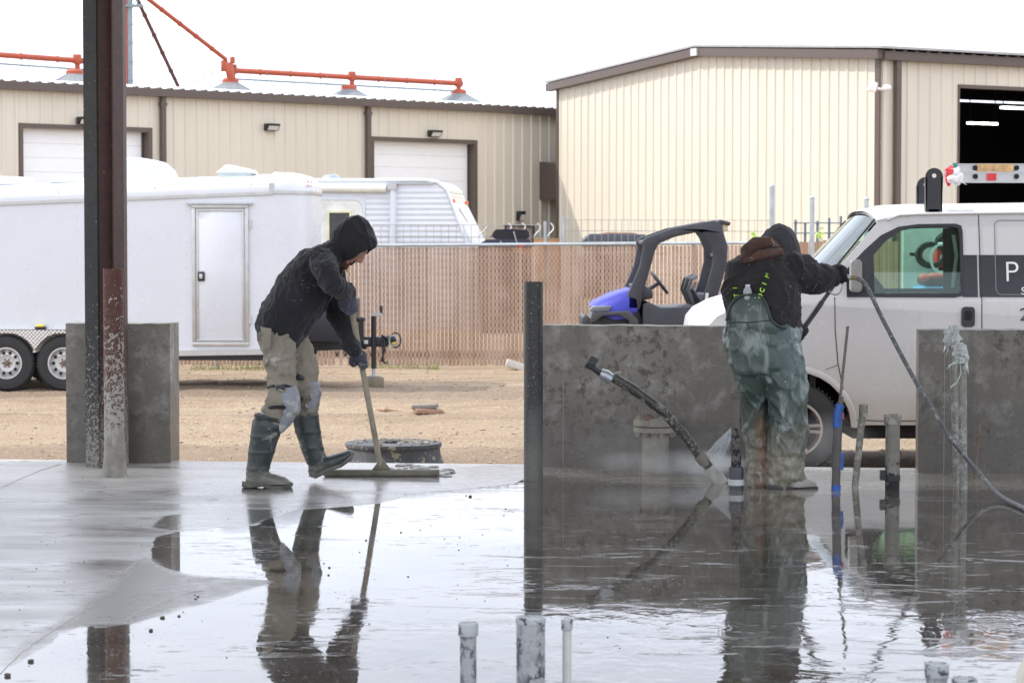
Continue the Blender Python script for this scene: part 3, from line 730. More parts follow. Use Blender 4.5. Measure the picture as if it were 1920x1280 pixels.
# ------------------------------------------------------------------ white cargo trailer
m_white = M('trailer_white', (.62, .64, .68), .28, var=.03, bump=.03, bs=3, vs=1.2)
m_alu = M('aluminium', (.50, .50, .49), .35, .6, var=.1); m_tyre = M('tyre_rubber', (.025, .025, .026), .75, var=.3)
m_black = M('black_paint', (.02, .021, .026), .38, var=.2); m_rimw = M('rim_silver', (.55, .55, .55), .35, .5, var=.1)
m_darkv = M('shadow_black', (.01, .01, .01), .8)
def wheel(parent, c, R, W, rim_r, style='holes', near=-1, hubcol=None, spokes=5):
    """wheel in the local XZ plane, outer face towards -Y"""
    mb = MB(); pr = [(rim_r, -W/2+.01), (R*.72, -W/2-.004), (R*.93, -W/2+.008), (R*.985, -W/2+.03), (R, -W/2+.06), (R, W/2-.06), (R*.96, W/2-.01), (rim_r, W/2-.01)]
    mb.lathe(pr+[(rim_r, 0)], c, 48, 'y', cap=False)
    for k in range(60):
        q = 2*math.pi*k/60; d = V(math.cos(q), 0, math.sin(q))
        mb.box(Vector(c)+d*(R+.002)+V(0, -W/2+.055, 0), (.014, .07, .012), Matrix.Rotation(-q, 3, 'Y'))
    wt = build(mb, 'wheel', m_tyre, parent)
    mb = MB(); y0 = -W/2+.02
    if style == 'holes':
        prof = [(rim_r+.004, y0-.02), (rim_r-.012, y0-.02), (rim_r-.02, y0+.01), (rim_r*.80, y0+.035), (rim_r*.55, y0+.012), (rim_r*.40, y0+.02), (rim_r*.30, y0+.02), (.03, y0+.021)]
        mb.lathe(prof, c, 40, 'y', cap=False); rim = build(mb, 'rim', m_rimw, wt)
        mb = MB()
        for k in range(10):
            q = 2*math.pi*k/10; mb.ball(Vector(c)+V(math.cos(q)*rim_r*.68, y0+.013, math.sin(q)*rim_r*.68), (.021, .012, .021))
        for k in range(6):
            q = 2*math.pi*k/6; mb.ball(Vector(c)+V(math.cos(q)*.052, y0+.014, math.sin(q)*.052), (.009, .014, .009))
        build(mb, 'hand_holes', m_darkv, wt)
        mb = MB(); mb.lathe([(.036, y0+.02), (.034, y0-.035), (.028, y0-.045), (.002, y0-.046)], c, 20, 'y'); build(mb, 'hub_cap', M('hub_rust', (.16, .12, .09), .5, .4), wt)
    else:
        mb.lathe([(rim_r+.004, y0-.02), (rim_r-.014, y0-.02), (rim_r-.02, y0+.07), (rim_r-.03, y0+.1)], c, 44, 'y', cap=False)
        for k in range(spokes):
            q = 2*math.pi*k/spokes; cs, sn = math.cos(q), math.sin(q)
            for off in (-.022, .022):
                tdir = V(-sn, 0, cs); d = V(cs, 0, sn)
                mb.tube([Vector(c)+d*.05+tdir*off*.8+V(0, y0+.02, 0), Vector(c)+d*(rim_r-.012)+tdir*off*1.25+V(0, y0+.0, 0)], .014, 8)
        mb.lathe([(.075, y0+.04), (.07, y0-.005), (.05, y0-.018), (.002, y0-.02)], c, 24, 'y')
        rim = build(mb, 'rim', M('alloy', (.42, .37, .33), .35, .5), wt)
        mb = MB(); mb.lathe([(rim_r-.02, y0+.09), (.01, y0+.09)], c, 30, 'y'); build(mb, 'brake_disc', m_darkv, wt)
        mb = MB(); mb.box(Vector(c)+V(.075, y0+.0, .06), (.035, .02, .05), Matrix.Rotation(.6, 3, 'Y')); build(mb, 'wheel_weight', m_alu, wt)
    return wt
TY = 30.2; tb = P(118, 686, TY)
TW = (tb.x, TY)
tr = thing('cargo_trailer', 'long white enclosed cargo trailer with side door and tandem wheels', 'trailer', (tb.x, TY, GZ), math.radians(-3))
Ti = BASE[tr.name].inverted()
pitch = math.radians(-1.3)
def TL(px, py, dy=0):
    """pixel -> trailer local (u, z) on the side plane"""
    d = ray(px, py); o = V(0, 0, CH); M4 = BASE[tr.name]; nn = M4.to_3x3() @ V(0, 1, 0); a = M4 @ V(0, dy, 0); k = (a-o).dot(nn)/d.dot(nn)
    q = Ti @ (o+d*k); return q.x, q.z
PR = Matrix.Rotation(pitch, 4, 'Y')
xl = TL(-330, 400)[0]; xn = TL(508, 352)[0]; zr = TL(260, 362)[1]; zbot = TL(335, 660)[1]; Wd = 2.15
# body keeps a slight nose-up stance like the photograph: rails follow two fitted lines
ztop = lambda u: lerp(TL(0, 372)[1], TL(515, 352)[1], (u-TL(0, 372)[0])/(TL(515, 352)[0]-TL(0, 372)[0]))
zlow = lambda u: lerp(TL(335, 661)[1], TL(590, 657)[1], (u-TL(335, 660)[0])/(TL(590, 657)[0]-TL(335, 660)[0]))
wheels = [TL(15, 686)[0], TL(122, 686)[0]]; rw = .335
nose = .44
def plan(u, y): return u, y
# side wall with wheel cut-outs
fz = TL(60, 617)[1]
cut = lambda u: zlow(u)
uL, uR = wheels[0]-.47, wheels[1]+.47
o_ = [(xl, zlow(xl)), (uL, zlow(uL)), (uL, fz-.12)] + [(uL+.12, fz-.03), (uR-.12, fz-.03), (uR, fz-.12), (uR, zlow(uR)), (xn, zlow(xn)), (xn, ztop(xn)), (xl, ztop(xl))]
mb = MB(); mb.plate(o_, [], .04, lambda u, z, y: V(u, y, z))
mb.plate([(xl, zlow(xl)), (xn, zlow(xn)), (xn, ztop(xn)), (xl, ztop(xl))], [], .04, lambda u, z, y: V(u, Wd-y, z))
mb.bx(xl, xl+.05, .05, Wd-.05, zlow(xl), ztop(xl))
body = build(mb, 'body', m_white, tr, smooth=0)
# rounded nose
def nose_ring(f, inset=0):
    """outline of the nose in plan at height fraction f: from near side to far side"""
    pts = []; n = 22
    for i in range(n+1):
        q = math.pi*(i/n); s_ = math.sin(q); c_ = math.cos(q)
        x = xn + (nose-inset)*(abs(s_)**.80); y = Wd/2 - (Wd/2-inset)*(1 if c_ > 0 else -1)*abs(c_)**.70
        pts.append((x, y))
    return pts
mb = MB(); rs = []
for f, ins in ((0, .0), (1, .0)):
    rs.append([V(x, y, lerp(zlow(xn), ztop(xn)-.02, f)) for x, y in nose_ring(f, ins)])
mb.rings(rs, cap=False, closed=False); build(mb, 'nose_panel', m_white, tr, smooth=50)
mb = MB(); rs = []
for ins, dz in ((-.012, -.05), (-.012, .0), (.03, .10), (.10, .165), (.22, .20)):
    rs.append([V(x, y, ztop(xn)+dz) for x, y in nose_ring(0, ins)])
mb.rings(rs, cap=False, closed=False)
mb.add(rs[-1], [tuple(range(len(rs[-1])))])
npc = build(mb, 'nose_cap', m_white, tr, smooth=60)
# roof: rounded rail along the side, white roof
mb = MB(); rs = []
for u in (xl, xn+.02):
    z = ztop(u); prof = [(-.014, z-.05), (-.016, z+.0), (-.004, z+.05), (.03, z+.095), (.08, z+.12), (.25, z+.15), (.7, z+.19), (Wd/2, z+.20), (Wd-.7, z+.19), (Wd-.08, z+.12), (Wd-.03, z+.095), (Wd+.014, z), (Wd+.014, z-.05)]
    rs.append([V(u, y, zz) for y, zz in prof])
mb.rings(rs, cap=True, closed=True); rf = build(mb, 'roof', m_white, tr, smooth=50)
mb = MB(); mb.plate([(xl, ztop(xl)-.085), (xn, ztop(xn)-.085), (xn, ztop(xn)-.045), (xl, ztop(xl)-.045)], [], .006, lambda u, z, y: V(u, -.018+y, z))
k = xl
while k < xn: mb.ball(V(k, -.02, ztop(k)-.064), (.008, .006, .008), 8, 4); k += .27
build(mb, 'roof_rail', m_alu, tr, smooth=0)
mb = MB(); mb.bx(xn-.02, xn+.035, -.02, -.005, ztop(xn)-.08, ztop(xn)+.06); rs = [[V(x, y, ztop(xn)-.07) for x, y in nose_ring(0, -.016)], [V(x, y, ztop(xn)-.035) for x, y in nose_ring(0, -.016)]]
mb.rings(rs, cap=False, closed=False); build(mb, 'nose_trim', m_alu, tr, smooth=60)
for uu in (TL(108, 350)[0], TL(290, 350)[0], TL(470, 350)[0]):
    mb = MB(); z = ztop(uu)
    mb.tube([V(uu, -.01, z+.05), V(uu+.01, .035, z+.10), V(uu+.02, .09, z+.123), V(uu+.04, .7, z+.193), V(uu+.04, Wd/2, z+.203)], .008, 6); build(mb, 'roof_seam', m_alu, rf)
# screws in faint vertical rows, and rub rail
mb = MB()
for px in (50, 145, 240, 350, 486, 500):
    u = TL(px, 500)[0]; z = zlow(u)+.1
    while z < ztop(u)-.12:
        if not (uL < u < uR and z < fz+.05): mb.ball(V(u, -.001, z), (.006, .004, .006), 6, 4)
        z += .16
mb2 = build(mb, 'rivets', M('rivet', (.45, .46, .48), .5), body)
mb2['kind'] = 'stuff'
mb = MB(); mb.plate([(uR+.02, zlow(uR)-.04), (xn, zlow(xn)-.04), (xn, zlow(xn)+.03), (uR+.02, zlow(uR)+.03)], [], .02, lambda u, z, y: V(u, -.018+y, z)); build(mb, 'bottom_rail', m_alu, tr, smooth=0)
# door
d0 = TL(360, 384); d1 = TL(465, 384); d2 = TL(468, 648)
mb = MB(); u0, u1, z1, z0 = d0[0], d1[0]+.01, d0[1], d2[1]
def frame(mb, u0, u1, z0, z1, w, y0, y1):
    mb.bx(u0, u1, y0, y1, z1-w, z1); mb.bx(u0, u1, y0, y1, z0, z0+w); mb.bx(u0, u0+w, y0, y1, z0+w, z1-w); mb.bx(u1-w, u1, y0, y1, z0+w, z1-w); return mb
dr = build(frame(MB(), u0, u1, z0, z1, .045, -.03, 0), 'door_frame', m_alu, tr, bevel=.004)
mb = MB(); mb.bx(u0+.05, u1-.05, -.016, 0, z0+.05, z1-.05)
dp = build(mb, 'door', m_white, tr, bevel=.004)
build(frame(MB(), u0+.06, u1-.06, z0+.06, z1-.06, .022, -.028, -.014), 'door_trim', m_alu, dp, bevel=.004)
mb = MB(); q = TL(378, 518); mb.bx(q[0]-.045, q[0]+.045, -.045, -.014, q[1]-.06, q[1]+.06); dh = build(mb, 'latch', m_black, dp, bevel=.02)
mb = MB(); mb.bx(q[0]-.02, q[0]+.02, -.052, -.044, q[1]-.03, q[1]+.03); build(mb, 'keyhole', m_rimw, dp, bevel=.006)
mb = MB()
for py in (420, 600): q = TL(466, py); mb.bx(q[0]+.01, q[0]+.035, -.03, 0, q[1]-.05, q[1]+.05)
build(mb, 'hinge', m_alu, dp)
mb = MB(); mb.bx(u0-.06, u1+.05, -.05, .0, z1+.005, z1+.028); build(mb, 'drip_edge', m_alu, tr)
# fender with scalloped skirt
ft = []
u = uL-.06; 
def skirt():
    top = [(uR+.1, fz), (uL-.2, fz)]
    bot = [(uL-.2, fz-.14)]
    R = .40; hub = .34
    for wc in wheels:
        for i in range(13):
            q = math.pi*(1-i/12); x = wc+R*math.cos(q); z = min(fz-.045, hub+R*math.sin(q)*.98)
            bot.append((x, max(z, zlow(uR)+.02)))
    bot.append((uR+.1, fz-.12)); return top+bot
mb = MB(); mb.plate(skirt(), [], .012, lambda u, z, y: V(u, -.09+y, z)); mb.bx(uL-.2, uR+.1, -.09, 0, fz-.012, fz)
t = NT('tread_plate'); v = t.co((1, 1, 1), rot=(0, math.radians(45), 0)); ck = t.n('ShaderNodeTexWave'); ck.inputs['Scale'].default_value = 9; t.l(v, ck.inputs[0])
ck2 = t.n('ShaderNodeTexWave', bands_direction='Z'); ck2.inputs['Scale'].default_value = 9; t.l(v, ck2.inputs[0])
m_tread = t.fin((.52, .51, .49), .38, .55, t.bump(t.math('MULTIPLY', ck.outputs['Fac'], ck2.outputs['Fac']), .8, .01))
fd = build(mb, 'fender', m_tread, tr, smooth=0)
mb = MB(); mb.bx(uL-.1, uR+.05, .02, .3, zlow(uR)+.02, fz-.06); build(mb, 'wheel_box', M('box_tan', (.40, .35, .29), .6), tr)
q = TL(78, 612); mb = MB(); mb.bx(q[0]-.07, q[0]+.07, -.08, -.02, fz, fz+.035); ml = build(mb, 'marker_light', m_black, tr, bevel=.01)
mb = MB(); mb.bx(q[0]-.05, q[0]+.05, -.09, -.03, fz+.03, fz+.06); build(mb, 'lens', M('amber', (.75, .62, .08), .3), ml, bevel=.01)
for wc in wheels:
    wheel(tr, (wc, .02, .345), .345, .21, .195)
    wheel(tr, (wc, Wd-.1, .345), .345, .21, .195)
mb = MB(); mb.bx(wheels[0]-.3, wheels[1]+.3, .14, Wd-.14, .3, .4); mb.bx(wheels[0], wheels[0]+.08, 0, Wd, .3, .38); mb.bx(wheels[1], wheels[1]+.08, 0, Wd, .3, .38)
mb.bx(xl+.1, xn+.3, .1, .2, zlow(xn)-.12, zlow(xn)-.02); mb.bx(xl+.1, xn+.3, Wd-.2, Wd-.1, zlow(xn)-.12, zlow(xn)-.02); build(mb, 'chassis', m_black, tr)
# black front frame, tongue, jack, coupler
f0 = TL(583, 590, Wd/2)[0]; zt_ = TL(640, 560, Wd/2)[1]; zb_ = TL(640, 654, Wd/2)[1]; jx = TL(702, 650, Wd/2)[0]
mb = MB()
mb.plate([(0, .25), (jx-f0+.05, Wd/2-.035), (jx-f0+.05, Wd/2+.035), (0, Wd-.25), (0, Wd-.33), (jx-f0-.2, Wd/2), (0, .33)], [], .13, lambda a, b, c: V(f0-.15+a, b, zb_+c)); build(mb, 'tongue_frame', m_black, tr)
mb = MB(); mb.bx(xn+.3, f0+.55, .35, Wd-.35, zb_+.12, zt_); build(mb, 'tongue_box', M('box_black', (.016, .02, .03), .33), tr, bevel=.02)
c = (jx, Wd/2); zj = lambda py: TL(702, py, Wd/2)[1]
mb = MB(); mb.tube([V(jx, Wd/2-.08, zj(690)), V(jx, Wd/2-.08, zj(592))], .033, 14); jk = build(mb, 'jack', m_black, tr)
mb = MB(); mb.tube([V(jx, Wd/2-.08, zj(704)), V(jx, Wd/2-.08, zj(689))], .022, 12); mb.bx(jx-.06, jx+.06, Wd/2-.14, Wd/2-.02, zj(705), zj(703)); build(mb, 'jack_foot', m_galv, jk)
mb = MB(); x1 = TL(716, 600, Wd/2)[0]; mb.bx(jx-.02, x1+.01, Wd/2-.1, Wd/2-.06, zj(591), zj(586)); build(mb, 'crank', m_galv, jk)
mb = MB(); mb.tube([V(x1, Wd/2-.08, zj(588)), V(x1, Wd/2-.08, zj(573))], .017, 10); build(mb, 'crank_grip', m_black, jk)
mb = MB(); xc = TL(680, 600, Wd/2)[0]; mb.bx(xc-.03, xc+.03, Wd/2-.2, Wd/2-.1, zj(640), zj(594)); mb.ball(V(xc-.02, Wd/2-.15, zj(598)), (.08, .06, .035)); build(mb, 'plug_holder', m_black, tr)
xe = TL(728, 640, Wd/2)[0]
mb = MB(); mb.bx(f0+.5, xe, Wd/2-.05, Wd/2+.05, zj(650), zj(631)); build(mb, 'tongue_beam', m_black, tr, bevel=.01)
mb = MB(); mb.bx(TL(681, 640, Wd/2-.06)[0], TL(690, 640, Wd/2-.06)[0], Wd/2-.06, Wd/2-.05, zj(644), zj(637)); build(mb, 'sticker', M('sticker', (.75, .78, .75), .5), tr)
mb = MB(); mb.ball(V(xe+.02, Wd/2, zj(637)), (.1, .06, .06)); mb.tube([V(xe-.08, Wd/2-.06, zj(628)), V(xe+.0, Wd/2-.07, zj(634)), V(xe-.04, Wd/2-.08, zj(645))], .018, 6); cp = build(mb, 'coupler', m_black, tr)
mb = MB(); ring = [V(xe+.1+.07*math.cos(a), Wd/2-.07, zj(637)+.095*math.sin(a)) for a in [i*math.pi/10 for i in range(21)]]; mb.tube(ring, .010, 6, False); build(mb, 'cable_loop', m_black, cp)
mb = MB(); ring = [V(xe+.07+.05*math.cos(a), Wd/2-.09, zj(638)+.07*math.sin(a)) for a in [i*math.pi/10 for i in range(21)]]; mb.tube(ring, .009, 6, False); build(mb, 'shackle', m_galv, cp)
mb = MB(); mb.ball(V(xe+.09, Wd/2-.05, zj(644)), (.05, .03, .025)); build(mb, 'yellow_tag', M('yellow', (.7, .45, .05), .5), cp)
mb = MB()
for k_, s_ in ((0, 1), (.03, -1)): mb.tube([V(xe-.08+k_, Wd/2-.08, zj(634)), V(xe-.06+k_, Wd/2-.1, zj(655)), V(xe-.05+k_*s_, Wd/2-.1, zj(676)), V(xe-.03+k_, Wd/2-.1, zj(680))], .014, 6)
build(mb, 'chain', m_black, cp)
# roof vents and the domed air conditioner
def roof_z(u): return ztop(u)+.19
u = TL(428, 325)[0]
mb = MB(); mb.bx(u-.22, u+.2, .5, .9, roof_z(u)-.03, roof_z(u)+.03); vn = build(mb, 'roof_vent', M('vent_green', (.55, .62, .58), .4), tr)
mb = MB(); mb.plate([(-.24, .03), (.24, .02), (.2, .07), (-.05, .13), (-.12, .13)], [], .46, lambda a, b, c: V(u+a, .47+c, roof_z(u)+b)); build(mb, 'vent_lid', m_white, vn, bevel=.012)
u2 = TL(105, 335)[0]; mb = MB(); mb.plate([(-.25, 0), (.25, 0), (.12, .07), (-.1, .08)], [], .4, lambda a, b, c: V(u2+a, .6+c, roof_z(u2)-.01+b)); build(mb, 'roof_vent', m_white, tr, bevel=.02)
u3 = TL(2, 335)[0]; mb = MB(); mb.plate([(-.35, 0), (.2, 0), (.16, .1), (-.3, .12)], [], .4, lambda a, b, c: V(u3+a, .6+c, roof_z(u3)-.01+b)); build(mb, 'roof_vent', m_white, tr, bevel=.02)
u4 = TL(228, 320)[0]; hz = TL(250, 296, .9)[1]-roof_z(u4)
mb = MB(); rs = []
for y, k_ in ((.62, .9), (.66, 1), (1.3, 1), (1.36, .9)):
    rs.append([V(u4+x*k_, y, roof_z(u4)-.02+z*k_*hz) for x, z in ((-.5, 0), (-.47, .7), (-.38, .98), (-.2, 1.05), (.1, 1.05), (.3, .9), (.42, .55), (.47, .2), (.48, 0))])
mb.rings(rs); build(mb, 'air_conditioner', m_white, tr, smooth=50)
Mt = Matrix.Translation(V(xn+.42, -.01, ztop(xn)+.03)) @ Matrix.Rotation(math.radians(90), 4, 'X')
mb = MB(); rr_ = nose_ring(0, -.02)
for i in (7, 8): 
    a_, b_ = V(*rr_[i], ztop(xn)), V(*rr_[i+1], ztop(xn)); d_ = (b_-a_)
    for r in (0, .05): mb.add([a_+V(0, 0, .02+r), a_+d_*.7+V(0, 0, .03+r), a_+d_*.7+V(0, 0, .05+r), a_+V(0, 0, .04+r)], [(0, 1, 2, 3)])
build(mb, 'red_logo', M('logo_red', (.62, .30, .27), .4), npc, smooth=0)
# block under the jack
p = BASE[tr.name] @ V(jx, Wd/2-.08, 0); g = thing('jack_block', 'square grey brown block under the cargo trailer jack', 'block', (p.x, p.y, GZ), .15)
hb = (BASE[tr.name] @ V(0, 0, zj(705))).z-GZ
mb = MB(); mb.bx(-.14, .12, -.13, .13, -.02, hb-.004); build(mb, 'block_body', M('block_wood', (.20, .165, .12), .85, var=.3, bump=.5), g, bevel=.02)

# ------------------------------------------------------------------ travel trailer behind the fence
RY = 38.8; ra = P(595, 340, RY); rvt = thing('travel_trailer', 'white travel trailer with ribbed siding and sloping front above the fence', 'travel trailer', (ra.x, RY, GZ), math.radians(-5))
def RL(px, py, y=0):
    d = ray(px, py); o = V(0, 0, CH); M4 = BASE[rvt.name]; nn = M4.to_3x3() @ V(0, 1, 0); a = M4 @ V(0, y, 0); k = (a-o).dot(nn)/d.dot(nn)
    q = M4.inverted() @ (o+d*k); return q.x, q.z
m_rv = M('rv_white', (.70, .73, .77), .32, var=.03, bump=.04); m_rvc = M('rv_cream', (.76, .74, .62), .4, var=.03)
xr = RL(832, 345)[0]; zt2 = RL(700, 344)[1]; xb2 = RL(876, 462)[0]; z2 = RL(876, 462)[1]; W3 = 2.35
sl = (xb2-xr)/(z2-RL(832, 345)[1]); zb3 = .45
mb = MB(); prof = [(-3.2, zb3), (xr+sl*(zb3-zt2)*.75, zb3), (xr+sl*(zb3-zt2)*.9, zb3+.7), (xr, zt2-.05), (xr-.06, zt2+.0), (xr-.15, zt2+.04), (-3.2, zt2+.05)]
mb.plate(prof, [], W3, lambda u, z, y: V(u, y, z)); bd = build(mb, 'body', m_rv, rvt, smooth=0)
# horizontal siding ribs on the side
mb = MB(); z = z2-.3; lim = lambda z: xr+sl*(z-zt2)
dL = RL(684, 400)[0]
while z < zt2-.1:
    e = lim(z)-.04; vs = [V(dL+.02, -.002, z), V(dL+.02, -.011, z+.03), V(dL+.02, -.011, z+.04), V(dL+.02, -.002, z+.08)]; vs2 = [V(e, v.y, v.z) for v in vs]
    mb.add(vs+vs2, [(0, 1, 5, 4), (1, 2, 6, 5), (2, 3, 7, 6), (0, 3, 2, 1), (4, 5, 6, 7)]); z += .088
build(mb, 'siding', m_rv, rvt, smooth=0)
# front cap: cream, ribbed, sloping, faces right and is seen obliquely
mb = MB(); z = zb3+.75
while z < zt2-.08:
    a_ = lim(z); b_ = lim(z+.06); mb.add([V(a_+.004, .02, z), V(a_+.004, W3-.02, z), V(b_+.02, W3-.02, z+.05), V(b_+.02, .02, z+.05), V(b_+.002, .02, z+.07), V(b_+.002, W3-.02, z+.07)], [(0, 1, 2, 3), (3, 2, 5, 4)]); z += .085
build(mb, 'front_siding', m_rvc, rvt, smooth=0)
mb = MB(); w_ = .035
mb.tube([V(lim(zb3+.8)+.01, -.01, zb3+.8), V(lim(zt2-.1)+.01, -.01, zt2-.1), V(xr-.1, -.01, zt2+.02), V(xr-.3, -.01, zt2+.05), V(-3, -.01, zt2+.06)], .028, 6); build(mb, 'corner_trim', m_rv, rvt)
for y, z in ((.1, zt2-.28), (W3-.25, zt2-.28)):
    mb = MB(); mb.box((lim(z)+.04, y, z), (.05, .12, .06)); build(mb, 'marker_light', M('marker_orange', (.85, .2, .06), .4), rvt, bevel=.01)
mb = MB(); mb.tube([V(lim(zt2-.4)+.03, .6, zt2-.4), V(lim(zt2-.6)+.05, .9, zt2-.6), V(lim(zt2-.75)+.05, .8, zt2-.8), V(lim(zt2-1.0)+.05, 1.0, zt2-1.0)], .01, 6); mb.box((lim(zt2-1.2)+.03, 1.0, zt2-1.15), (.03, .35, .25)); build(mb, 'dangling_wires', M('grime', (.42, .36, .26), .7), rvt)
# curved top front, awning roller and arm, vent
mb = MB(); r0 = RL(595, 347); r1 = RL(725, 350); mb.tube([V(r0[0]-1.2, -.07, r0[1]-.04), V(r1[0], -.07, r1[1]-.03)], .062, 14); aw = build(mb, 'awning_roller', M('awning_cream', (.78, .77, .70), .5), rvt)
mb = MB(); a_ = RL(738, 345)[0]; mb.bx(a_-.045, a_+.045, -.10, -.005, z2-.5, zt2-.03); mb.bx(a_-.02, a_+.02, -.115, -.1, z2-.5, zt2-.1); build(mb, 'awning_arm', m_rv, aw)
mb = MB(); mb.bx(a_-.08, a_+.06, -.13, -.01, zt2-.1, zt2-.0); mb.bx(a_+.06, RL(813, 345)[0], -.05, -.01, zt2-.01, zt2+.015); build(mb, 'bracket', m_alu, aw)
u_ = RL(603, 330)[0]; mb = MB(); mb.plate([(-.16, 0), (.16, 0), (.12, .1), (.05, .13), (-.1, .1)], [], .3, lambda a, b, c: V(u_+a, .8+c, zt2+.05+b)); build(mb, 'roof_vent', m_galv, rvt, bevel=.02)
# door
e0 = RL(600, 375)[0]; e1 = dL; ze = RL(640, 371)[1]
def rrect(u0, u1, z0, z1, r, n=5):
    pts = []
    for cx, cz, a0 in ((u1-r, z0+r, -90), (u1-r, z1-r, 0), (u0+r, z1-r, 90), (u0+r, z0+r, 180)):
        for i in range(n+1): q = math.radians(a0+90*i/n); pts.append((cx+r*math.cos(q), cz+r*math.sin(q)))
    return pts
mb = MB(); mb.plate(rrect(e0-.2, e1, .6, ze, .16), [rrect(e0-.165, e1-.035, .635, ze-.035, .13)], .03, lambda u, z, y: V(u, -.03+y, z)); dr = build(mb, 'door', m_rv, rvt, smooth=0)
mb = MB(); mb.plate(rrect(e0-.16, e1-.04, .64, ze-.04, .13), [], .02, lambda u, z, y: V(u, -.021+y, z)); build(mb, 'door_skin', M('door_cream', (.74, .75, .70), .45), dr, smooth=0)
w0, zz1 = RL(618, 399); w1, zz0 = RL(656, 455)
mb = MB(); frame(mb, w0-.03, w1+.03, zz0-.5, zz1+.03, .03, -.045, -.02); build(mb, 'window_frame', M('frame_yellowed', (.72, .70, .45), .5), dr)
mb = MB(); mb.bx(w0, w1, -.03, -.022, zz0-.47, zz1); build(mb, 'window_pane', M('pane_grey', (.06, .06, .06), .12), dr)
for py in (421, 440):
    mb = MB(); a_, b_ = RL(600, py), RL(684, py)
mb = MB()
for x_ in (-2.0, -1.1): mb.lathe([(.34, -.1), (.34, .1)], (x_, .2, .34), 20, 'y'); mb.lathe([(.34, -.1), (.34, .1)], (x_, W3-.2, .34), 20, 'y')
build(mb, 'wheels', m_tyre, rvt)
# ------------------------------------------------------------------ clutter behind the fence
p = P(948, 462, 38.4); g = thing('tracked_buggy', 'black rubber track and purple buggy frame seen just above the fence', 'buggy', (p.x, p.y, GZ))
def B_(px, py, y=0): q = P(px, py, 38.4+y); return q
m_pur = M('purple_paint', (.20, .05, .34), .4); m_trk = M('track_rubber', (.03, .028, .035), .7)
mb = MB(); outl = []
c0, c1, zc = B_(932, 440), B_(984, 440), B_(950, 440).z; R = .075
for i in range(9): q = math.pi/2+math.pi*i/8; outl.append((c0.x+R*math.cos(q), zc+R*math.sin(q)))
for i in range(9): q = -math.pi/2+math.pi*i/8; outl.append((c1.x+R*math.cos(q), zc+R*math.sin(q)))
mb.plate(outl, [], .35, lambda x, z, y: V(x, 38.4+y, z))
for i in range(26):
    x = lerp(c0.x-.02, c1.x+.03, i/25); mb.bx(x-.006, x+.006, 38.385, 38.75, zc+R-.005, zc+R+.012); mb.bx(x-.006, x+.006, 38.385, 38.4, zc-R, zc+R)
build(mb, 'rubber_track', m_trk, g, world=True)
mb = MB(); mb.plate([(B_(917, 445).x, B_(0, 446).z), (B_(930, 431).x, B_(0, 431).z), (B_(960, 429).x, B_(0, 429).z), (B_(992, 434).x, B_(0, 434).z), (B_(993, 446).x, B_(0, 446).z), (B_(980, 438).x, B_(0, 438).z), (B_(932, 438).x, B_(0, 438).z)], [], .3, lambda x, z, y: V(x, 38.43+y, z+.0)); build(mb, 'purple_body', m_pur, g, world=True)
mb = MB(); mb.plate([(B_(897, 0).x, B_(0, 458).z), (B_(912, 0).x, B_(0, 449).z), (B_(935, 0).x, B_(0, 449).z), (B_(992, 0).x, B_(0, 448).z), (B_(1000, 0).x, B_(0, 461).z), (B_(1000, 0).x, GZ+.4), (B_(900, 0).x, GZ+.4)], [], .5, lambda x, z, y: V(x, 38.36+y, z)); build(mb, 'dark_hull', M('hull_navy', (.03, .035, .06), .4), g, world=True)
mb = MB()
for a_, b_ in (((963, 434), (970, 458)), ((938, 452), (942, 460)), ((895, 445), (915, 425))): mb.tube([B_(*a_, -.06), B_(*b_, -.06)], .012, 6)
build(mb, 'straps', m_galv, g, world=True)
p = P(1155, 447, 39.5); g = thing('flatbed_cover', 'dark rust topped vehicle roof just above the fence left of the buggy', 'vehicle', (p.x, p.y, GZ))
x0, x1 = P(1094, 0, 39.5).x, P(1222, 0, 39.5).x; za, zb = P(0, 438, 39.5).z, P(0, 456, 39.5).z
mb = MB(); mb.plate([(x0, zb-.9), (x1, zb-.9), (x1, zb+.03), (x1-.1, za-.01), (x0+.12, za), (x0, zb+.05)], [], 1.3, lambda x, z, y: V(x, 39.5+y, z)); build(mb, 'body', M('cover_navy', (.05, .055, .07), .4), g, world=True, bevel=.02)
mb = MB(); mb.plate([(x0+.3, za), (x1-.2, za-.005), (x1-.3, za+.015), (x0+.4, za+.018)], [], 1.0, lambda x, z, y: V(x, 39.6+y, z)); build(mb, 'rusty_top', M('rust_top', (.40, .17, .10), .8), g, world=True)
mb = MB(); mb.lathe([(.33, -.1), (.33, .1)], (x0+.5, 39.9, GZ+.33), 20, 'y'); build(mb, 'wheel', m_tyre, g, world=True); mb = MB(); mb.lathe([(.33, -.1), (.33, .1)], (x1-.5, 39.9, GZ+.33), 20, 'y'); build(mb, 'wheel', m_tyre, g, world=True)
p = P(1025, 452, 41); g = thing('plywood_crate', 'orange brown crate edge peeking above the fence at its thin post', 'crate', (p.x, p.y, GZ))
mb = MB(); mb.bx(P(1002, 0, 41).x, P(1050, 0, 41).x, 41, 41.8, GZ, P(0, 449, 41).z); build(mb, 'crate_box', M('ply', (.48, .26, .13), .7), g, world=True, bevel=.01)
mb = MB(); mb.bx(P(1001, 0, 41).x, P(1051, 0, 41).x, 40.99, 41.81, P(0, 449, 41).z, P(0, 447, 41).z); build(mb, 'lid', M('ply2', (.55, .33, .18), .7), g, world=True)
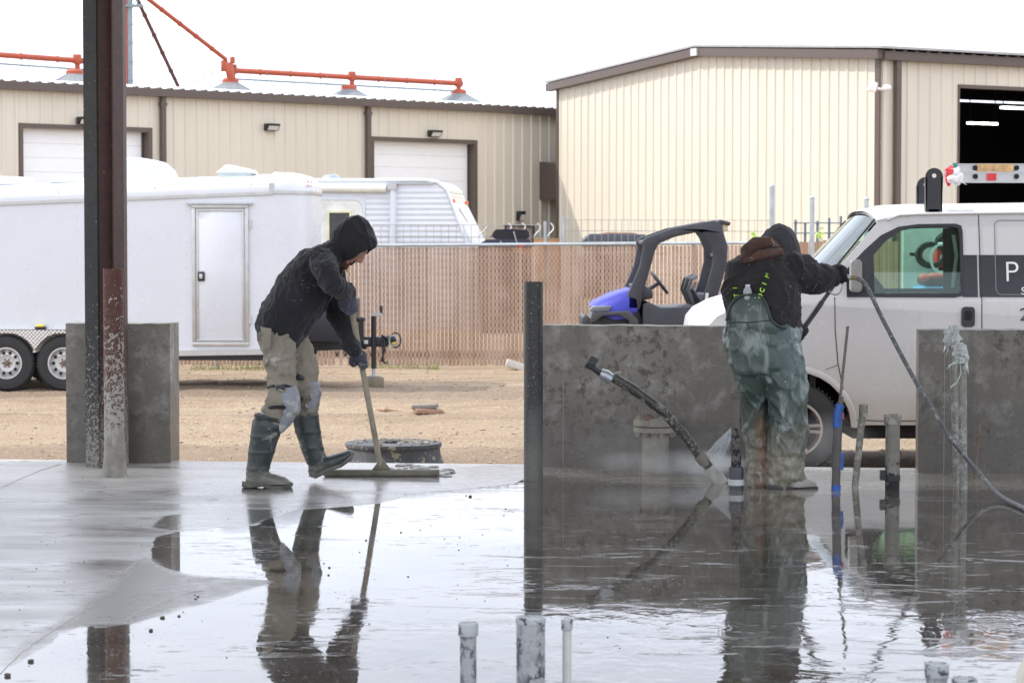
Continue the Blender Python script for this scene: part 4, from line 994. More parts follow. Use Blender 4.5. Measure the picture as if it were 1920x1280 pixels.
for i, (px, lab) in enumerate(((953, 'first curl of pale barbed wire above the purple buggy'), (979, 'second curl of pale barbed wire above the purple buggy'), (1007, 'tall curl of pale wire right of the purple buggy'), (1032, 'pale wire curl right of the thin fence post'))):
    mb = MB(); pts = []
    for k_ in range(12):
        q = k_/11; pts.append(P(px+6*math.sin(q*4.5), 418+(22 if i < 2 else 26)*q, 38.9))
    mb.tube(pts, .012, 6); o = build(mb, 'wire_curl', M('pale_wire', (.72, .70, .66), .4), loc=tuple(pts[-1])); tag(o, lab, 'wire', 'wire curls above the fence')
p = P(976, 462, 35.6); g = thing('red_flag', 'small red cloth tied on the fence top rail below the purple buggy', 'flag', tuple(p))
mb = MB(); mb.ball(p+V(0, -.04, .02), (.05, .02, .03)); build(mb, 'knot', M('red_cloth', (.75, .08, .10), .7), g, world=True)
mb = MB(); mb.add([P(963, 465, 35.64), P(1001, 466, 35.64), P(996, 478, 35.63), P(990, 488, 35.62), P(984, 478, 35.63), P(966, 474, 35.63)], [(0, 1, 2, 4, 5), (4, 2, 3)]); mb.v += [v+V(0, .004, 0) for v in mb.v]; mb.f += [tuple(i+6 for i in reversed(f)) for f in mb.f]
build(mb, 'cloth', M('red_cloth_pale', (.62, .20, .14), .8), g, world=True)

# ------------------------------------------------------------------ side-by-side buggy
UY = 28.5; p = P(1092, 600, UY); S_ = F/UY
ug = thing('utility_buggy', 'blue fronted black utility buggy with open roll cage', 'buggy', (p.x, UY, GZ))
Ui = BASE[ug.name].inverted()
def U(px, py, y=0): q = Ui @ P(px, py, UY+y); return (q.x, q.z)
def UF(l): return [U(*q) for q in l]
m_cage = M('cage_black', (.035, .036, .045), .42, var=.2); m_blue = M('blue_plastic', (.018, .022, .30), .38, var=.1)
def pr(mb, l, y0, y1): return mb.plate(UF(l), [], y1-y0, lambda x, z, y: V(x, y0+y, z))
mb = MB(); wdt = 1.45
pr(mb, [(1105, 612), (1100, 603), (1120, 585), (1165, 560), (1192, 560), (1210, 612), (1212, 660), (1110, 660)], .15, wdt-.15)
pr(mb, [(1205, 570), (1216, 566), (1240, 577), (1310, 574), (1330, 585), (1368, 590), (1368, 660), (1205, 660)], .05, wdt-.05)
build(mb, 'body', m_cage, ug, bevel=.02)
mb = MB(); rs = []
for y, dz, dx in ((0, .10, .10), (.1, .02, .03), (.35, 0, 0), (wdt-.35, 0, 0), (wdt-.1, .02, .03), (wdt, .10, .10)):
    rs.append([V(x+dx*(1 if i < 4 else 0), y, z-dz) for i, (x, z) in enumerate(UF([(1138, 584), (1108, 574), (1118, 566), (1150, 551), (1183, 541), (1193, 545), (1196, 566), (1175, 582)]))])
mb.rings(rs); build(mb, 'hood', m_blue, ug, smooth=50)
mb = MB(); pr(mb, [(1104, 582), (1112, 574), (1148, 573), (1142, 584), (1118, 586)], -.015, .3); build(mb, 'headlight', M('light_grey', (.14, .15, .17), .2), ug, bevel=.015)
mb = MB(); pr(mb, [(1110, 585), (1118, 586), (1180, 582), (1196, 600), (1197, 626), (1188, 626), (1178, 600), (1160, 590), (1130, 592), (1112, 605), (1106, 605)], -.05, .1); pr(mb, [(1097, 592), (1092, 596), (1091, 612), (1110, 612), (1112, 600)], .1, wdt-.1); build(mb, 'fender', M('fender_grey', (.05, .05, .055), .5), ug, bevel=.01)
for px, yy in ((1146, .14), (1345, .14), (1146, wdt-.14), (1345, wdt-.14)):
    q = U(px, 640); mb = MB(); mb.lathe([(.16, -.13), (.26, -.13), (.33, -.09), (.34, 0), (.33, .09), (.26, .13), (.16, .13)], (q[0], yy, .34), 30, 'y')
    for k_ in range(24):
        a_ = 2*math.pi*k_/24; mb.box(V(q[0]+.345*math.cos(a_), yy, .34+.345*math.sin(a_)), (.03, .2, .05), Matrix.Rotation(-a_, 3, 'Y'))
    build(mb, 'wheel', m_tyre, ug)
for y0 in (0, wdt-.09):
    mb = MB(); pr(mb, [(1177, 552), (1199, 500), (1206, 464), (1203, 453), (1212, 445), (1262, 427), (1338, 413), (1353, 416), (1357, 436), (1365, 462), (1363, 494), (1353, 532), (1338, 578), (1331, 604), (1307, 604), (1313, 572), (1328, 528), (1337, 492), (1337, 468), (1328, 446), (1318, 433), (1266, 444), (1235, 457), (1228, 472), (1221, 497), (1205, 552), (1200, 580), (1177, 580)], y0, y0+.075); build(mb, 'roll_cage', m_cage, ug, bevel=.018)
mb = MB()
for q in ((1212, 455), (1345, 425), (1352, 480), (1330, 570)):
    a_ = U(*q); mb.tube([V(a_[0], .05, a_[1]), V(a_[0], wdt-.05, a_[1])], .03, 8)
build(mb, 'cross_bar', m_cage, ug)
mb = MB(); a_ = U(1357, 427); mb.box(V(a_[0], .3, a_[1]), (.10, .55, .10), Matrix.Rotation(-.35, 3, 'Y')); lb_ = build(mb, 'rear_lamp', M('lamp_cream', (.52, .44, .30), .4), ug, bevel=.02)
mb = MB(); mb.box(V(a_[0]+.01, .3, a_[1]+.06), (.14, .6, .045), Matrix.Rotation(.25, 3, 'Y')); build(mb, 'lamp_hood', m_cage, lb_, bevel=.01)
mb = MB(); c_ = U(1237, 530, .3); R = .155; ax = V(.72, 0, .55).normalized(); u_ = V(0, 1, 0); w_ = ax.cross(u_)
mb.tube([V(c_[0], .4, c_[1])+(u_*math.cos(a_)+w_*math.sin(a_))*R for a_ in [i*math.pi/12 for i in range(25)]], .017, 8, False)
mb.tube([V(c_[0], .4, c_[1]), V(c_[0]-.25, .4, c_[1]-.16)], .025, 8); mb.tube([V(c_[0], .4, c_[1])-w_*R, V(c_[0], .4, c_[1])+w_*R], .012, 6); mb.tube([V(c_[0], .4-R, c_[1]), V(c_[0], .4+R, c_[1])], .012, 6); build(mb, 'steering_wheel', m_cage, ug)
mb = MB(); pr(mb, [(1188, 535), (1205, 532), (1225, 545), (1226, 560), (1190, 566)], .15, wdt-.15); build(mb, 'dashboard', m_cage, ug, bevel=.02)
for y0 in (.12, .78):
    mb = MB(); pr(mb, [(1240, 578), (1300, 575), (1302, 590), (1240, 592)], y0, y0+.5); st = build(mb, 'seat', m_cage, ug, bevel=.03)
    mb = MB(); pts = [V(*(lambda q: (q[0], y0+yy, q[1]))(U(px, py))) for px, py, yy in ((1312, 590, .05), (1292, 545, .05), (1298, 525, .08), (1310, 519, .25), (1298, 525, .42), (1292, 545, .45), (1312, 590, .45))]
    mb.tube(pts, .022, 8); pts2 = [V(*(lambda q: (q[0], y0+yy, q[1]))(U(px, py))) for px, py, yy in ((1322, 580, .1), (1303, 545, .12), (1308, 532, .25), (1303, 545, .4), (1322, 580, .42))]; mb.tube(pts2, .016, 8); build(mb, 'backrest', m_cage, st)
mb = MB(); pr(mb, [(1322, 552), (1372, 552), (1368, 612), (1318, 612)], .06, wdt-.06); build(mb, 'cargo_bed', M('bed_navy', (.03, .033, .07), .4), ug, bevel=.02)
mb = MB(); q0 = U(1325, 556); mb.box(V(q0[0], -.01, q0[1]), (.035, .01, .09), Matrix.Rotation(.1, 3, 'Y')); build(mb, 'white_sticker', m_white, ug)
# ------------------------------------------------------------------ white work van
VY = 19.3; VS = F/VY; vx = P(1272, 600, VY).x
van = thing('cargo_van', 'white work van with black side band parked behind the concrete walls', 'van', (vx, VY, GZ))
def L(px, py): q = P(px, py, VY); return (q.x-vx, q.z-GZ)
def LL(l): return [L(*q) for q in l]
t = NT('van_white'); dz = t.z(); d_ = t.mr(dz, .35, 1.15, 1.0, .0); nn_ = t.noise(1.6, 5, .6, t.co((1, 1, .7)))
cc = t.mix(t.math('MULTIPLY', d_, t.mr(nn_, .3, .65, .35, 1.0)), (.54, .54, .54), (.37, .34, .29))
m_van = t.fin(cc, t.mr(nn_, .3, .7, .22, .34), 0, None, Coat_Weight=.3)
m_gap = M('panel_gap', (.02, .02, .02), .8)
t = NT('van_glass'); t.fin((.8, .93, .86), .0, Transmission_Weight=1.0, IOR=1.0, Specular_IOR_Level=.5)
gls = t.n('ShaderNodeBsdfGlossy'); gls.inputs['Roughness'].default_value = .01; gls.inputs['Color'].default_value = (.9, .95, .95, 1)
trn = t.n('ShaderNodeBsdfTransparent'); trn.inputs['Color'].default_value = (.80, .93, .86, 1)
fr_ = t.n('ShaderNodeFresnel'); fr_.inputs['IOR'].default_value = 1.5; ms_ = t.n('ShaderNodeMixShader')
t.l(fr_.outputs[0], ms_.inputs[0]); t.l(trn.outputs[0], ms_.inputs[1]); t.l(gls.outputs[0], ms_.inputs[2]); t.l(ms_.outputs[0], t.out.inputs[0]); m_glass = t.m
VW = 2.0
def vy(u, z):                                   # half-section: tumblehome above the belt, tuck-in at the sill and at the nose
    y = 0.0
    if z > 1.38: y += (z-1.38)*.17
    if z < .62: y += (.62-z)*.10
    if u < .7: y += .16*((.7-u)/.7)**2
    return y
beltz = L(0, 556)[1]
hood = LL([(1545, 535), (1500, 549), (1450, 556), (1400, 563), (1345, 575), (1305, 590), (1286, 607)]) + [(.03, 1.08), (.0, .9), (.0, .55), (.1, .36), (.42, .34)]
hood = [(u+.20*max(0, 1-u/.9), z-.02*max(0, 1-u/.9)) for u, z in hood]
wc = ((1493-1272)/VS, .37); AR = .455
arch = [(wc[0]+AR*math.cos(q)*.98, wc[1]+AR*math.sin(q)) for q in [math.pi-math.pi*i/14 for i in range(15)]]
arch = [(x, z) for x, z in arch if z > .36]
arch[0] = (wc[0]-AR*.98, .36); arch[-1] = (wc[0]+AR*.99, .38)
sill = L(0, 797)[1]
roof_line = LL([(1655, 411), (1690, 402), (1730, 400)]) + [(3.2, L(0, 396)[1]), (5.5, L(0, 398)[1])]
rear = [(5.62, 1.4), (5.62, .45)]
rw_c = (wc[0]+3.43, .37)
arch2 = [(rw_c[0]+AR*math.cos(q), rw_c[1]+AR*math.sin(q)) for q in [math.pi*i/14 for i in range(15)]]
outer = hood + arch + [(wc[0]+AR+.04, sill)] + [(rw_c[0]-AR, sill)] + [p_ for p_ in reversed(arch2) if p_[1] > sill] + [(rw_c[0]+AR, .45)] + list(reversed(rear)) + list(reversed(roof_line))
win = LL([(1588, 557), (1588, 506), (1622, 470), (1655, 441), (1688, 425), (1725, 420), (1796, 419), (1807, 423), (1809, 434), (1809, 546), (1804, 555), (1790, 558)])
winf = [(u+(.30 if u > 1.9 else 0), z) for u, z in win]
cuts = [('v', z) for z in (.45, .62, .9, 1.15, 1.38, 1.5, 1.7, 1.9)]+[('u', x) for x in (.15, .3, .5, .7)]
def vside(far):
    mb = MB(); f_ = (lambda u, z, w: V(u, VW-vy(u, z)-w, z)) if far else (lambda u, z, w: V(u, vy(u, z)+w, z))
    mb.plate(outer, [winf if far else win], .03, f_, cuts); return mb
build(vside(False), 'side_panel', m_van, van, smooth=25); build(vside(True), 'side_panel', m_van, van, smooth=25)
def ribbon(prof, drop=.05, n=8, edge=.0, t=.02):
    mb = MB(); rs = []
    for i, (u, z) in enumerate(prof):
        a = vy(u, z)+edge; b = VW-a; r = []
        for k in range(n+1):
            f_ = k/n; c = 1-abs(2*f_-1)**3; r.append(V(u-(c*.10 if z < 1.6 else c*.03), lerp(a, b, f_), z+drop*c))
        rs.append(r)
    mb.rings(rs, cap=False, closed=False); m = len(mb.v); mb2 = [(v-V(0, 0, t)) for v in mb.v]
    mb.f += [tuple(i+m for i in reversed(f)) for f in mb.f]; mb.v += mb2; return mb
build(ribbon(hood[:8], .05), 'hood', m_van, van, smooth=50)
build(ribbon([(hood[7][0], hood[7][1]), (.2, .9), (.15, .75), (.14, .52), (.22, .4)], .0), 'front_bumper', M('bumper_grey', (.12, .12, .12), .5), van, smooth=50)
for yy in (.12, VW-.4):
    mb = MB(); mb.bx(.17, .3, yy, yy+.28, .86, 1.05); build(mb, 'headlight', m_lens, van, bevel=.03)
rl = [(roof_line[0][0]-.03, roof_line[0][1]-.01)]+roof_line
build(ribbon(rl, .085, 12, -.005), 'roof', m_van, van, smooth=50)
build(ribbon([hood[0], (rl[0][0], rl[0][1])], .05, 8, .05, .006), 'windshield', m_glass, van, smooth=50)
for a_, b_ in ((hood[0], rl[0]),):
    for y_ in (0, 1):
        mb = MB()
        p0 = V(a_[0]-.01, vy(*a_)+.045 if not y_ else VW-vy(*a_)-.045, a_[1]+.01); p1 = V(b_[0]-.01, vy(*b_)+.045 if not y_ else VW-vy(*b_)-.045, b_[1]+.012); mb.tube([p0, p1], .009, 6); build(mb, 'windshield_seal', m_gap, van)
mb = MB(); mb.tube([V(roof_line[0][0]+.05, vy(*roof_line[0])-.004, roof_line[0][1]-.005)]+[V(u, vy(u, z)-.006, z-.004) for u, z in roof_line[1:]], .010, 6); build(mb, 'drip_rail', m_van, van)
mb = MB(); mb.bx(5.58, 5.62, .15, VW-.15, .45, 2.0); build(mb, 'rear_door', m_van, van)
mb = MB(); mb.bx(.5, 5.5, .15, VW-.15, .40, .46); mb.bx(L(1900, 0)[0], L(1900, 0)[0]+.03, .12, VW-.2, .46, 2.05); mb.bx(hood[0][0]-.1, hood[0][0]-.05, .1, VW-.1, .5, 1.42); build(mb, 'floor_and_bulkhead', m_dark, van)
# side window: black seal and tinted pane
def inset(poly, d):
    cx = sum(p[0] for p in poly)/len(poly); cz = sum(p[1] for p in poly)/len(poly); out = []; n = len(poly)
    for i in range(n):
        p0, p1, p2 = Vector(poly[i-1]), Vector(poly[i]), Vector(poly[(i+1) % n])
        a = (p1-p0).normalized(); b = (p2-p1).normalized(); na = Vector((-a.y, a.x)); nb = Vector((-b.y, b.x)); m_ = (na+nb)
        if m_.length < 1e-4: m_ = na
        m_ = m_.normalized(); s_ = d/max(.35, m_.dot(na))
        q = p1+m_*s_
        if (q-Vector((cx, cz))).length > (p1-Vector((cx, cz))).length: q = p1-m_*s_
        out.append((q.x, q.y))
    return out
def win2():
    return LL([(1640, 550), (1640, 478), (1664, 452), (1692, 433), (1725, 426), (1790, 425), (1801, 428), (1803, 436), (1803, 544), (1800, 550)])
w2 = win2()
for far in (False, True):
    f_ = (lambda u, z, w: V(u, VW-vy(u, z)-w, z)) if far else (lambda u, z, w: V(u, vy(u, z)+w, z))
    w_o, w_i = (winf, [(u+(.30 if u > 1.9 else 0), z) for u, z in w2]) if far else (win, w2)
    mb = MB(); mb.plate(w_o, [w_i], .012, lambda u, z, w: f_(u, z, w-.004)); ws = build(mb, 'window_seal', m_black, van, smooth=0)
    mb = MB(); mb.plate(w_i, [], .004, lambda u, z, w: f_(u, z, w+.006)); build(mb, 'window_pane', m_glass, ws, smooth=0)
# black band, panel gaps, handle, lettering
f0 = lambda u, z, w: V(u, vy(u, z)-w, z)
bz1, bz0 = L(0, 478)[1], L(0, 557)[1]
def strip(poly, w=.003, cuts=()): return MB().plate(poly, [], w, f0, cuts)
b0 = L(1809, 0)[0]; g1 = L(1840, 0)[0]
for a_, b_ in ((b0+.001, g1-.006), (g1+.006, 5.5)):
    build(strip([(a_, bz0), (b_, bz0), (b_, bz1), (a_, bz1)], .0025, [('v', 1.5), ('v', 1.6), ('v', 1.7), ('v', 1.38)]), 'black_band', M('band_black', (.022, .024, .032), .22), van, smooth=0)
mb = MB()
def gap(l, w=.006):
    pts = [V(u, vy(u, z)-.001, z) for u, z in LL(l)]
    q = []
    for i in range(len(pts)-1):
        for k_ in range(4): q.append(pts[i].lerp(pts[i+1], k_/4))
    q.append(pts[-1]); mb.tube([V(v.x, vy(v.x, v.z)-.001, v.z) for v in q], w/1.6, 6)
gap([(1840, 403), (1840, 480), (1841, 560), (1841, 610), (1840, 700), (1836, 780)])
gap([(1565, 557), (1566, 620), (1571, 680), (1582, 735), (1592, 775), (1602, 787), (1650, 789), (1836, 789)]); gap([(1549, 692), (1572, 684)], .004)
build(mb, 'panel_gap', m_gap, van)
mb = MB(); r0 = rrect(L(1872, 0)[0], L(2100, 0)[0], L(0, 553)[1], L(0, 412)[1], .05); r1 = inset(r0, .006)
mb.plate(r0, [r1], .004, f0, [('v', 1.5), ('v', 1.7), ('v', 1.9)]); build(mb, 'pressed_panel', M('groove_grey', (.20, .20, .21), .5), van, smooth=0)
mb = MB(); mb.plate(rrect(L(1807, 0)[0], L(1832, 0)[0], L(0, 613)[1], L(0, 575)[1], .03), [], .02, f0); dh = build(mb, 'door_handle', m_black, van, smooth=0, bevel=.006)
mb = MB(); mb.plate(rrect(L(1812, 0)[0], L(1826, 0)[0], L(0, 600)[1], L(0, 582)[1], .015), [], .004, lambda u, z, w: f0(u, z, w+.02)); build(mb, 'grip', m_darkv, dh)
def lettering(txt, px, py, size, mat, bold=0):
    u, z = L(px, py); y = vy(u, z)-.006
    Mx = Matrix.Translation(V(u, y, z)) @ Matrix.Rotation(math.radians(90)-math.atan(.17), 4, 'X')
    text_mesh(txt, size, mat, van, Mx, 'lettering', .0015, bold)
m_let = M('letter_white', (.72, .72, .72), .4, bump=0)
lettering('P', 1884, 528, .238, m_let, -.003)
lettering('S', 1915, 552, .085, m_let)
u, z = L(1911, 601); Mx = Matrix.Translation(V(u, vy(u, z)-.003, z)) @ Matrix.Rotation(math.radians(90), 4, 'X'); text_mesh('2', .145, M('letter_black', (.03, .03, .035), .4, bump=0), van, Mx, 'lettering', .0015)
# wheels
wheel(van, (wc[0], .13, .37), .37, .25, .215, 'spokes'); wheel(van, (rw_c[0], .13, .37), .37, .25, .215, 'spokes')
for x_ in (wc[0], rw_c[0]): mb = MB(); mb.lathe([(.2, -.12), (.36, -.12), (.37, 0), (.36, .12), (.2, .12)], (x_, VW-.14, .37), 32, 'y'); build(mb, 'wheel', m_tyre, van)
mb = MB(); rs = []
for y in (.05, .5):
    rs.append([V(wc[0]+(AR-.005)*math.cos(q), y, wc[1]+(AR-.005)*math.sin(q)) for q in [math.pi*i/16 for i in range(17)]])
mb.rings(rs, cap=False, closed=False); mb.bx(wc[0]-AR, wc[0]+AR, .5, .52, .3, .95); build(mb, 'wheel_well', m_darkv, van)
mb = MB(); rs = []
for r, y in ((AR+.0, -.004), (AR+.035, -.012), (AR+.05, .0)):
    rs.append([V(wc[0]+r*math.cos(q)*.985, vy(wc[0], max(.4, wc[1]+r*math.sin(q)))+y, max(.38, wc[1]+r*math.sin(q))) for q in [math.pi*(.0+i/24) for i in range(25)]])
mb.rings(rs, cap=False, closed=False); build(mb, 'arch_lip', m_van, van, smooth=60)
mb = MB(); mb.bx(wc[0]+.5, rw_c[0]-.5, .3, VW-.3, .27, .42); mb.plate(LL([(1600, 795), (1632, 822), (1665, 822), (1680, 797)]), [], .3, lambda u, z, y: V(u, .25+y, z)); build(mb, 'underbody', m_darkv, van)
# mirror
mb = MB(); q0 = L(1606, 516); mb.plate(rrect(q0[0]-.03, q0[0]+.075, q0[1]-.12, q0[1]+.13, .035), [], .09, lambda u, z, w: V(u, -.20+w, z)); mi = build(mb, 'mirror', m_black, van, bevel=.02, smooth=50)
mb = MB(); mb.plate(rrect(q0[0]-.075, q0[0]+.012, q0[1]-.13, q0[1]+.125, .03), [], .10, lambda u, z, w: V(u, -.225+w, z)); build(mb, 'mirror_cap', M('mirror_pale', (.24, .24, .23), .3), mi, bevel=.02, smooth=50)
mb = MB(); mb.box(V(q0[0]+.01, -.05, q0[1]-.05), (.07, .16, .06)); build(mb, 'mirror_arm', m_black, mi)
# interior: seats, steering wheel
m_seat = M('seat_grey', (.055, .055, .05), .8)
for yy in (.22, 1.22):
    mb = MB(); a_ = L(1795, 0)[0]+.50; mb.limb([((a_-.05, yy+.27, .95), .10, .25), ((a_+.02, yy+.27, 1.25), .10, .26), ((a_+.10, yy+.27, 1.55), .085, .23)]); mb.limb([((a_+.11, yy+.27, 1.62), .06, .13), ((a_+.13, yy+.27, 1.78), .06, .13)]); mb.bx(a_-.55, a_+.05, yy+.03, yy+.5, .75, .95); build(mb, 'seat', m_seat, van, bevel=.0)
mb = MB(); c_ = V(L(1655, 0)[0], .52, L(0, 524)[1]); ax = V(.80, 0, .6).normalized(); u_ = V(0, 1, 0); w_ = ax.cross(u_)
mb.tube([c_+(u_*math.cos(a_)+w_*math.sin(a_))*.19 for a_ in [i*math.pi/14 for i in range(29)]], .015, 8, False); mb.tube([c_-w_*.19, c_+w_*.19], .012, 6); mb.tube([c_-u_*.19, c_+u_*.19], .012, 6); mb.tube([c_, c_-ax*.4], .03, 8); build(mb, 'steering_wheel', m_seat, van)
mb = MB(); mb.plate(LL([(1570, 556), (1620, 527), (1660, 533), (1672, 556)]), [], VW-.4, lambda u, z, y: V(u, .2+y, z)); build(mb, 'dashboard', m_seat, van)
mb = MB(); mb.plate(LL([(1776, 556), (1779, 428), (1806, 426), (1812, 556)]), [], .05, lambda u, z, y: V(u, .13+(z-1.4)*.17+y, z)); build(mb, 'pillar_trim', m_darkv, van)
mb = MB(); mb.tube([V(L(1797, 0)[0], .14, L(0, 440)[1]), V(L(1803, 0)[0], .13, L(0, 480)[1]), V(L(1795, 0)[0], .12, L(0, 540)[1])], .016, 6); build(mb, 'seat_belt', M('belt_tan', (.4, .42, .36), .7), van)
# roof rack: two upright plates with a round hole, crossbar
def rack_plate(px0, px1, py0, py1, y, label):
    (u0, z1), (u1, z0) = [(P(a, b, VY+y).x-vx, P(a, b, VY+y).z-GZ) for a, b in ((px0, py0), (px1, py1))]
    cx = (u0+u1)/2; r = (u1-u0)/2; cz = z1-r
    out = [(u0+.01, z0), (u1-.01, z0)]+[(cx+r*math.cos(q), cz+r*math.sin(q)) for q in [math.pi*i/14 for i in range(15)]]
    hole = [(cx+.018*math.cos(q), cz+.01+.018*math.sin(q)) for q in [2*math.pi*i/12 for i in range(12)]]
    mb = MB(); mb.plate(out, [hole], .008, lambda u, z, w: V(u, y+w, z)); mb.bx(u0+.005, u0+.016, y, y+.07, z0, cz); mb.bx(u1-.016, u1-.005, y, y+.07, z0, cz)
    o = build(mb, 'rack_plate', m_black, van, smooth=0)
    mb = MB(); mb.bx(u0+.03, u1-.03, y+.0, y+.08, z0-.06, z0+.02); build(mb, 'bracket_foot', m_darkv, o); return (u0+u1)/2, z0
c1_ = rack_plate(1735, 1768, 315, 397, .16, ''); c2_ = rack_plate(1719, 1752, 332, 392, 1.75, '')
mb = MB(); mb.bx(c1_[0]-.025, c1_[0]+.025, .2, 1.8, c1_[1]+.02, c1_[1]+.06); build(mb, 'crossbar', m_black, van)
# ladder lying along the rack
p = P(1800, 333, VY+.5); ld = thing('ladder', 'aluminium ladder lying on the van roof rack with tan taped end', 'ladder', tuple(p))
def q_(px, py, y=.5): return P(px, py, VY+y)
m_lad = M('ladder_alu', (.55, .56, .56), .38, .4, var=.1)
x0, x1 = q_(1797, 0).x, q_(1797, 0).x+3.4; za, zb, zc = q_(0, 307).z, q_(0, 323).z, q_(0, 341).z
for z0_, z1_, y_ in ((zb+.005, za, VY+.5), (zc, zb-.002, VY+.47)):
    for yy in (0, .40):
        mb = MB(); mb.bx(x0, x1, y_+yy+.0, y_+yy+.03, z0_+.006, z1_-.006); mb.bx(x0, x1, y_+yy-.012, y_+yy+.03, z1_-.007, z1_); mb.bx(x0, x1, y_+yy-.012, y_+yy+.03, z0_, z0_+.007); build(mb, 'rail', m_lad, ld, world=True)
    for i in range(11): mb = MB(); mb.tube([V(x0+.17+.305*i, y_-.008, (z0_+z1_)/2), V(x0+.17+.305*i, y_+.44, (z0_+z1_)/2)], .020, 10); build(mb, 'rung', m_darkv if i < 0 else m_lad, ld, world=True)
for px in (1829, 1906):
    for py in (315, 331): mb = MB(); c_ = q_(px, py, .478 if py < 320 else .455); mb.lathe([(.021, -.006), (.021, .002)], c_, 14, 'y'); build(mb, 'rung_end', m_darkv, ld, world=True)
mb = MB(); mb.bx(q_(1834, 0).x, q_(1902, 0).x, VY+.47, VY+.489, zb+.004, za-.004); build(mb, 'tan_tape', M('tape_tan', (.62, .40, .19), .7, var=.3, vs=20), ld, world=True)
mb = MB(); mb.bx(q_(1852, 0).x, q_(1868, 0).x, VY+.44, VY+.46, zc+.01, zb-.012); build(mb, 'red_label', M('label_red', (.60, .04, .05), .5), ld, world=True)
mb = MB(); mb.bx(q_(1789, 0).x, x0+.0, VY+.49, VY+.54, zb, za+.005); mb.bx(q_(1785, 0).x, q_(1790, 0).x, VY+.49, VY+.53, zb+.03, za-.03); build(mb, 'end_cap', M('cap_teal', (.05, .28, .25), .5), ld, world=True)
# warning rag tied on its end
p = q_(1786, 330, .42); rg_ = thing('warning_rag', 'crumpled red and white plastic rag tied to the ladder end', 'rag', tuple(p))
def crumple(c, rx, ry, rz, seed, n=16, m=10, sp=7.0, amp=.45):
    mb = MB(); mb.ball(c, (rx, ry, rz), n, m); rnd = Vector((seed*3.3, seed*1.7, seed))
    mb.v = [Vector(c)+(v-Vector(c))*(1+amp*noise.noise(v*sp+rnd)+amp*.6*noise.noise(v*sp*2.5+rnd)) for v in mb.v]; return mb
build(crumple(q_(1782, 327, .40), .05, .03, .085, 1, 20, 14, 14), 'red_part', M('rag_red', (.72, .05, .06), .35), rg_, world=True, smooth=20)
m_plw = M('plastic_white', (.72, .70, .72), .25)
build(crumple(q_(1793, 333, .38), .06, .03, .06, 2, 20, 14, 18, .7), 'white_part', m_plw, rg_, world=True, smooth=15)
for a_, b_, c_ in (((1783, 331), (1771, 349), (1776, 341)), ((1795, 331), (1813, 347), (1800, 341)), ((1779, 318), (1770, 322), (1776, 345))):
    mb = MB(); q3 = [q_(*a_, .39), q_(*b_, .37), q_(*c_, .41)]; mb.add(q3+[v+V(0, .004, 0) for v in q3], [(0, 1, 2), (3, 5, 4), (0, 3, 4, 1), (1, 4, 5, 2), (2, 5, 3, 0)]); build(mb, 'loose_end', m_plw, rg_, world=True, smooth=0)

# things seen through the van's windows: pale work trailer with reels
WTY = 24.6; p = P(1698, 560, WTY); wt = thing('equipment_trailer', 'pale panelled equipment trailer seen through the van side window', 'trailer', (p.x, p.y, GZ))
def q2(px, py, y=0): return P(px, py, WTY+y)
mb = MB(); mb.bx(q2(1697, 0).x, q2(1697, 0).x+3.0, WTY, WTY+.06, GZ+.5, q2(0, 425).z); build(mb, 'panel', M('panel_pale', (.50, .56, .56), .45), wt, world=True)
mb = MB(); mb.bx(q2(1690, 0).x, q2(1697, 0).x+3.0, WTY-1.2, WTY+.1, GZ+.42, GZ+.5); build(mb, 'deck', m_black, wt, world=True)
for dx in (.9, 1.7): mb = MB(); mb.lathe([(.2, -.1), (.33, -.09), (.33, .09), (.2, .1)], (q2(1697, 0).x+dx, WTY-1.1, GZ+.33), 24, 'y'); build(mb, 'wheel', m_tyre, wt, world=True)
p = q2(1765, 485, -.3); g = thing('hose_reel', 'red hose reel with pale and black hoses seen through the van window', 'reel', tuple(p))
mb = MB(); mb.bx(q2(1758, 0, -.3).x, q2(1785, 0, -.3).x, WTY-.35, WTY-.1, q2(0, 501, -.3).z, q2(0, 465, -.3).z); build(mb, 'red_case', M('reel_red', (.60, .05, .04), .4), g, world=True, bevel=.01)
mb = MB(); mb.bx(q2(1765, 0, -.3).x, q2(1773, 0, -.3).x, WTY-.365, WTY-.35, q2(0, 487, -.3).z, q2(0, 478, -.3).z); build(mb, 'white_label', m_white, g, world=True)
for rx_, ry_, cx_, cy_, w_, mt_ in ((20, 27, 1765, 485, .022, m_white), (26, 22, 1745, 478, .02, m_black), (22, 18, 1748, 478, .018, m_black)):
    mb = MB(); mb.tube([q2(cx_+rx_*math.cos(a_), cy_-ry_*math.sin(a_), -.38) for a_ in [i*math.pi/12 for i in range(25)]], w_, 6, False); build(mb, 'hose_coil', mt_, g, world=True)
mb = MB(); mb.tube([q2(1706, 476, -.35), q2(1724, 478, -.35)], .02, 6); mb.tube([q2(1760, 465, -.3), q2(1762, 450, -.3), q2(1775, 440, -.3)], .05, 6); mb.tube([q2(1765, 500, -.3), q2(1765, 520, -.3)], .03, 6); build(mb, 'fittings', m_darkv, g, world=True)
p = q2(1750, 545, -.4); g = thing('tool_box', 'blue box with dark and red tools piled on it behind the van', 'box', (p.x, p.y, GZ+.5))
mb = MB(); mb.bx(q2(1716, 0, -.4).x, q2(1800, 0, -.4).x, WTY-.9, WTY-.3, GZ+.5, q2(0, 535, -.4).z); build(mb, 'box_body', M('box_blue', (.09, .30, .62), .4), g, world=True, bevel=.03)
mb = MB(); mb.bx(q2(1722, 0, -.4).x, q2(1790, 0, -.4).x, WTY-.85, WTY-.4, q2(0, 534, -.4).z, q2(0, 515, -.4).z); build(mb, 'tool_tray', m_darkv, g, world=True, bevel=.04)
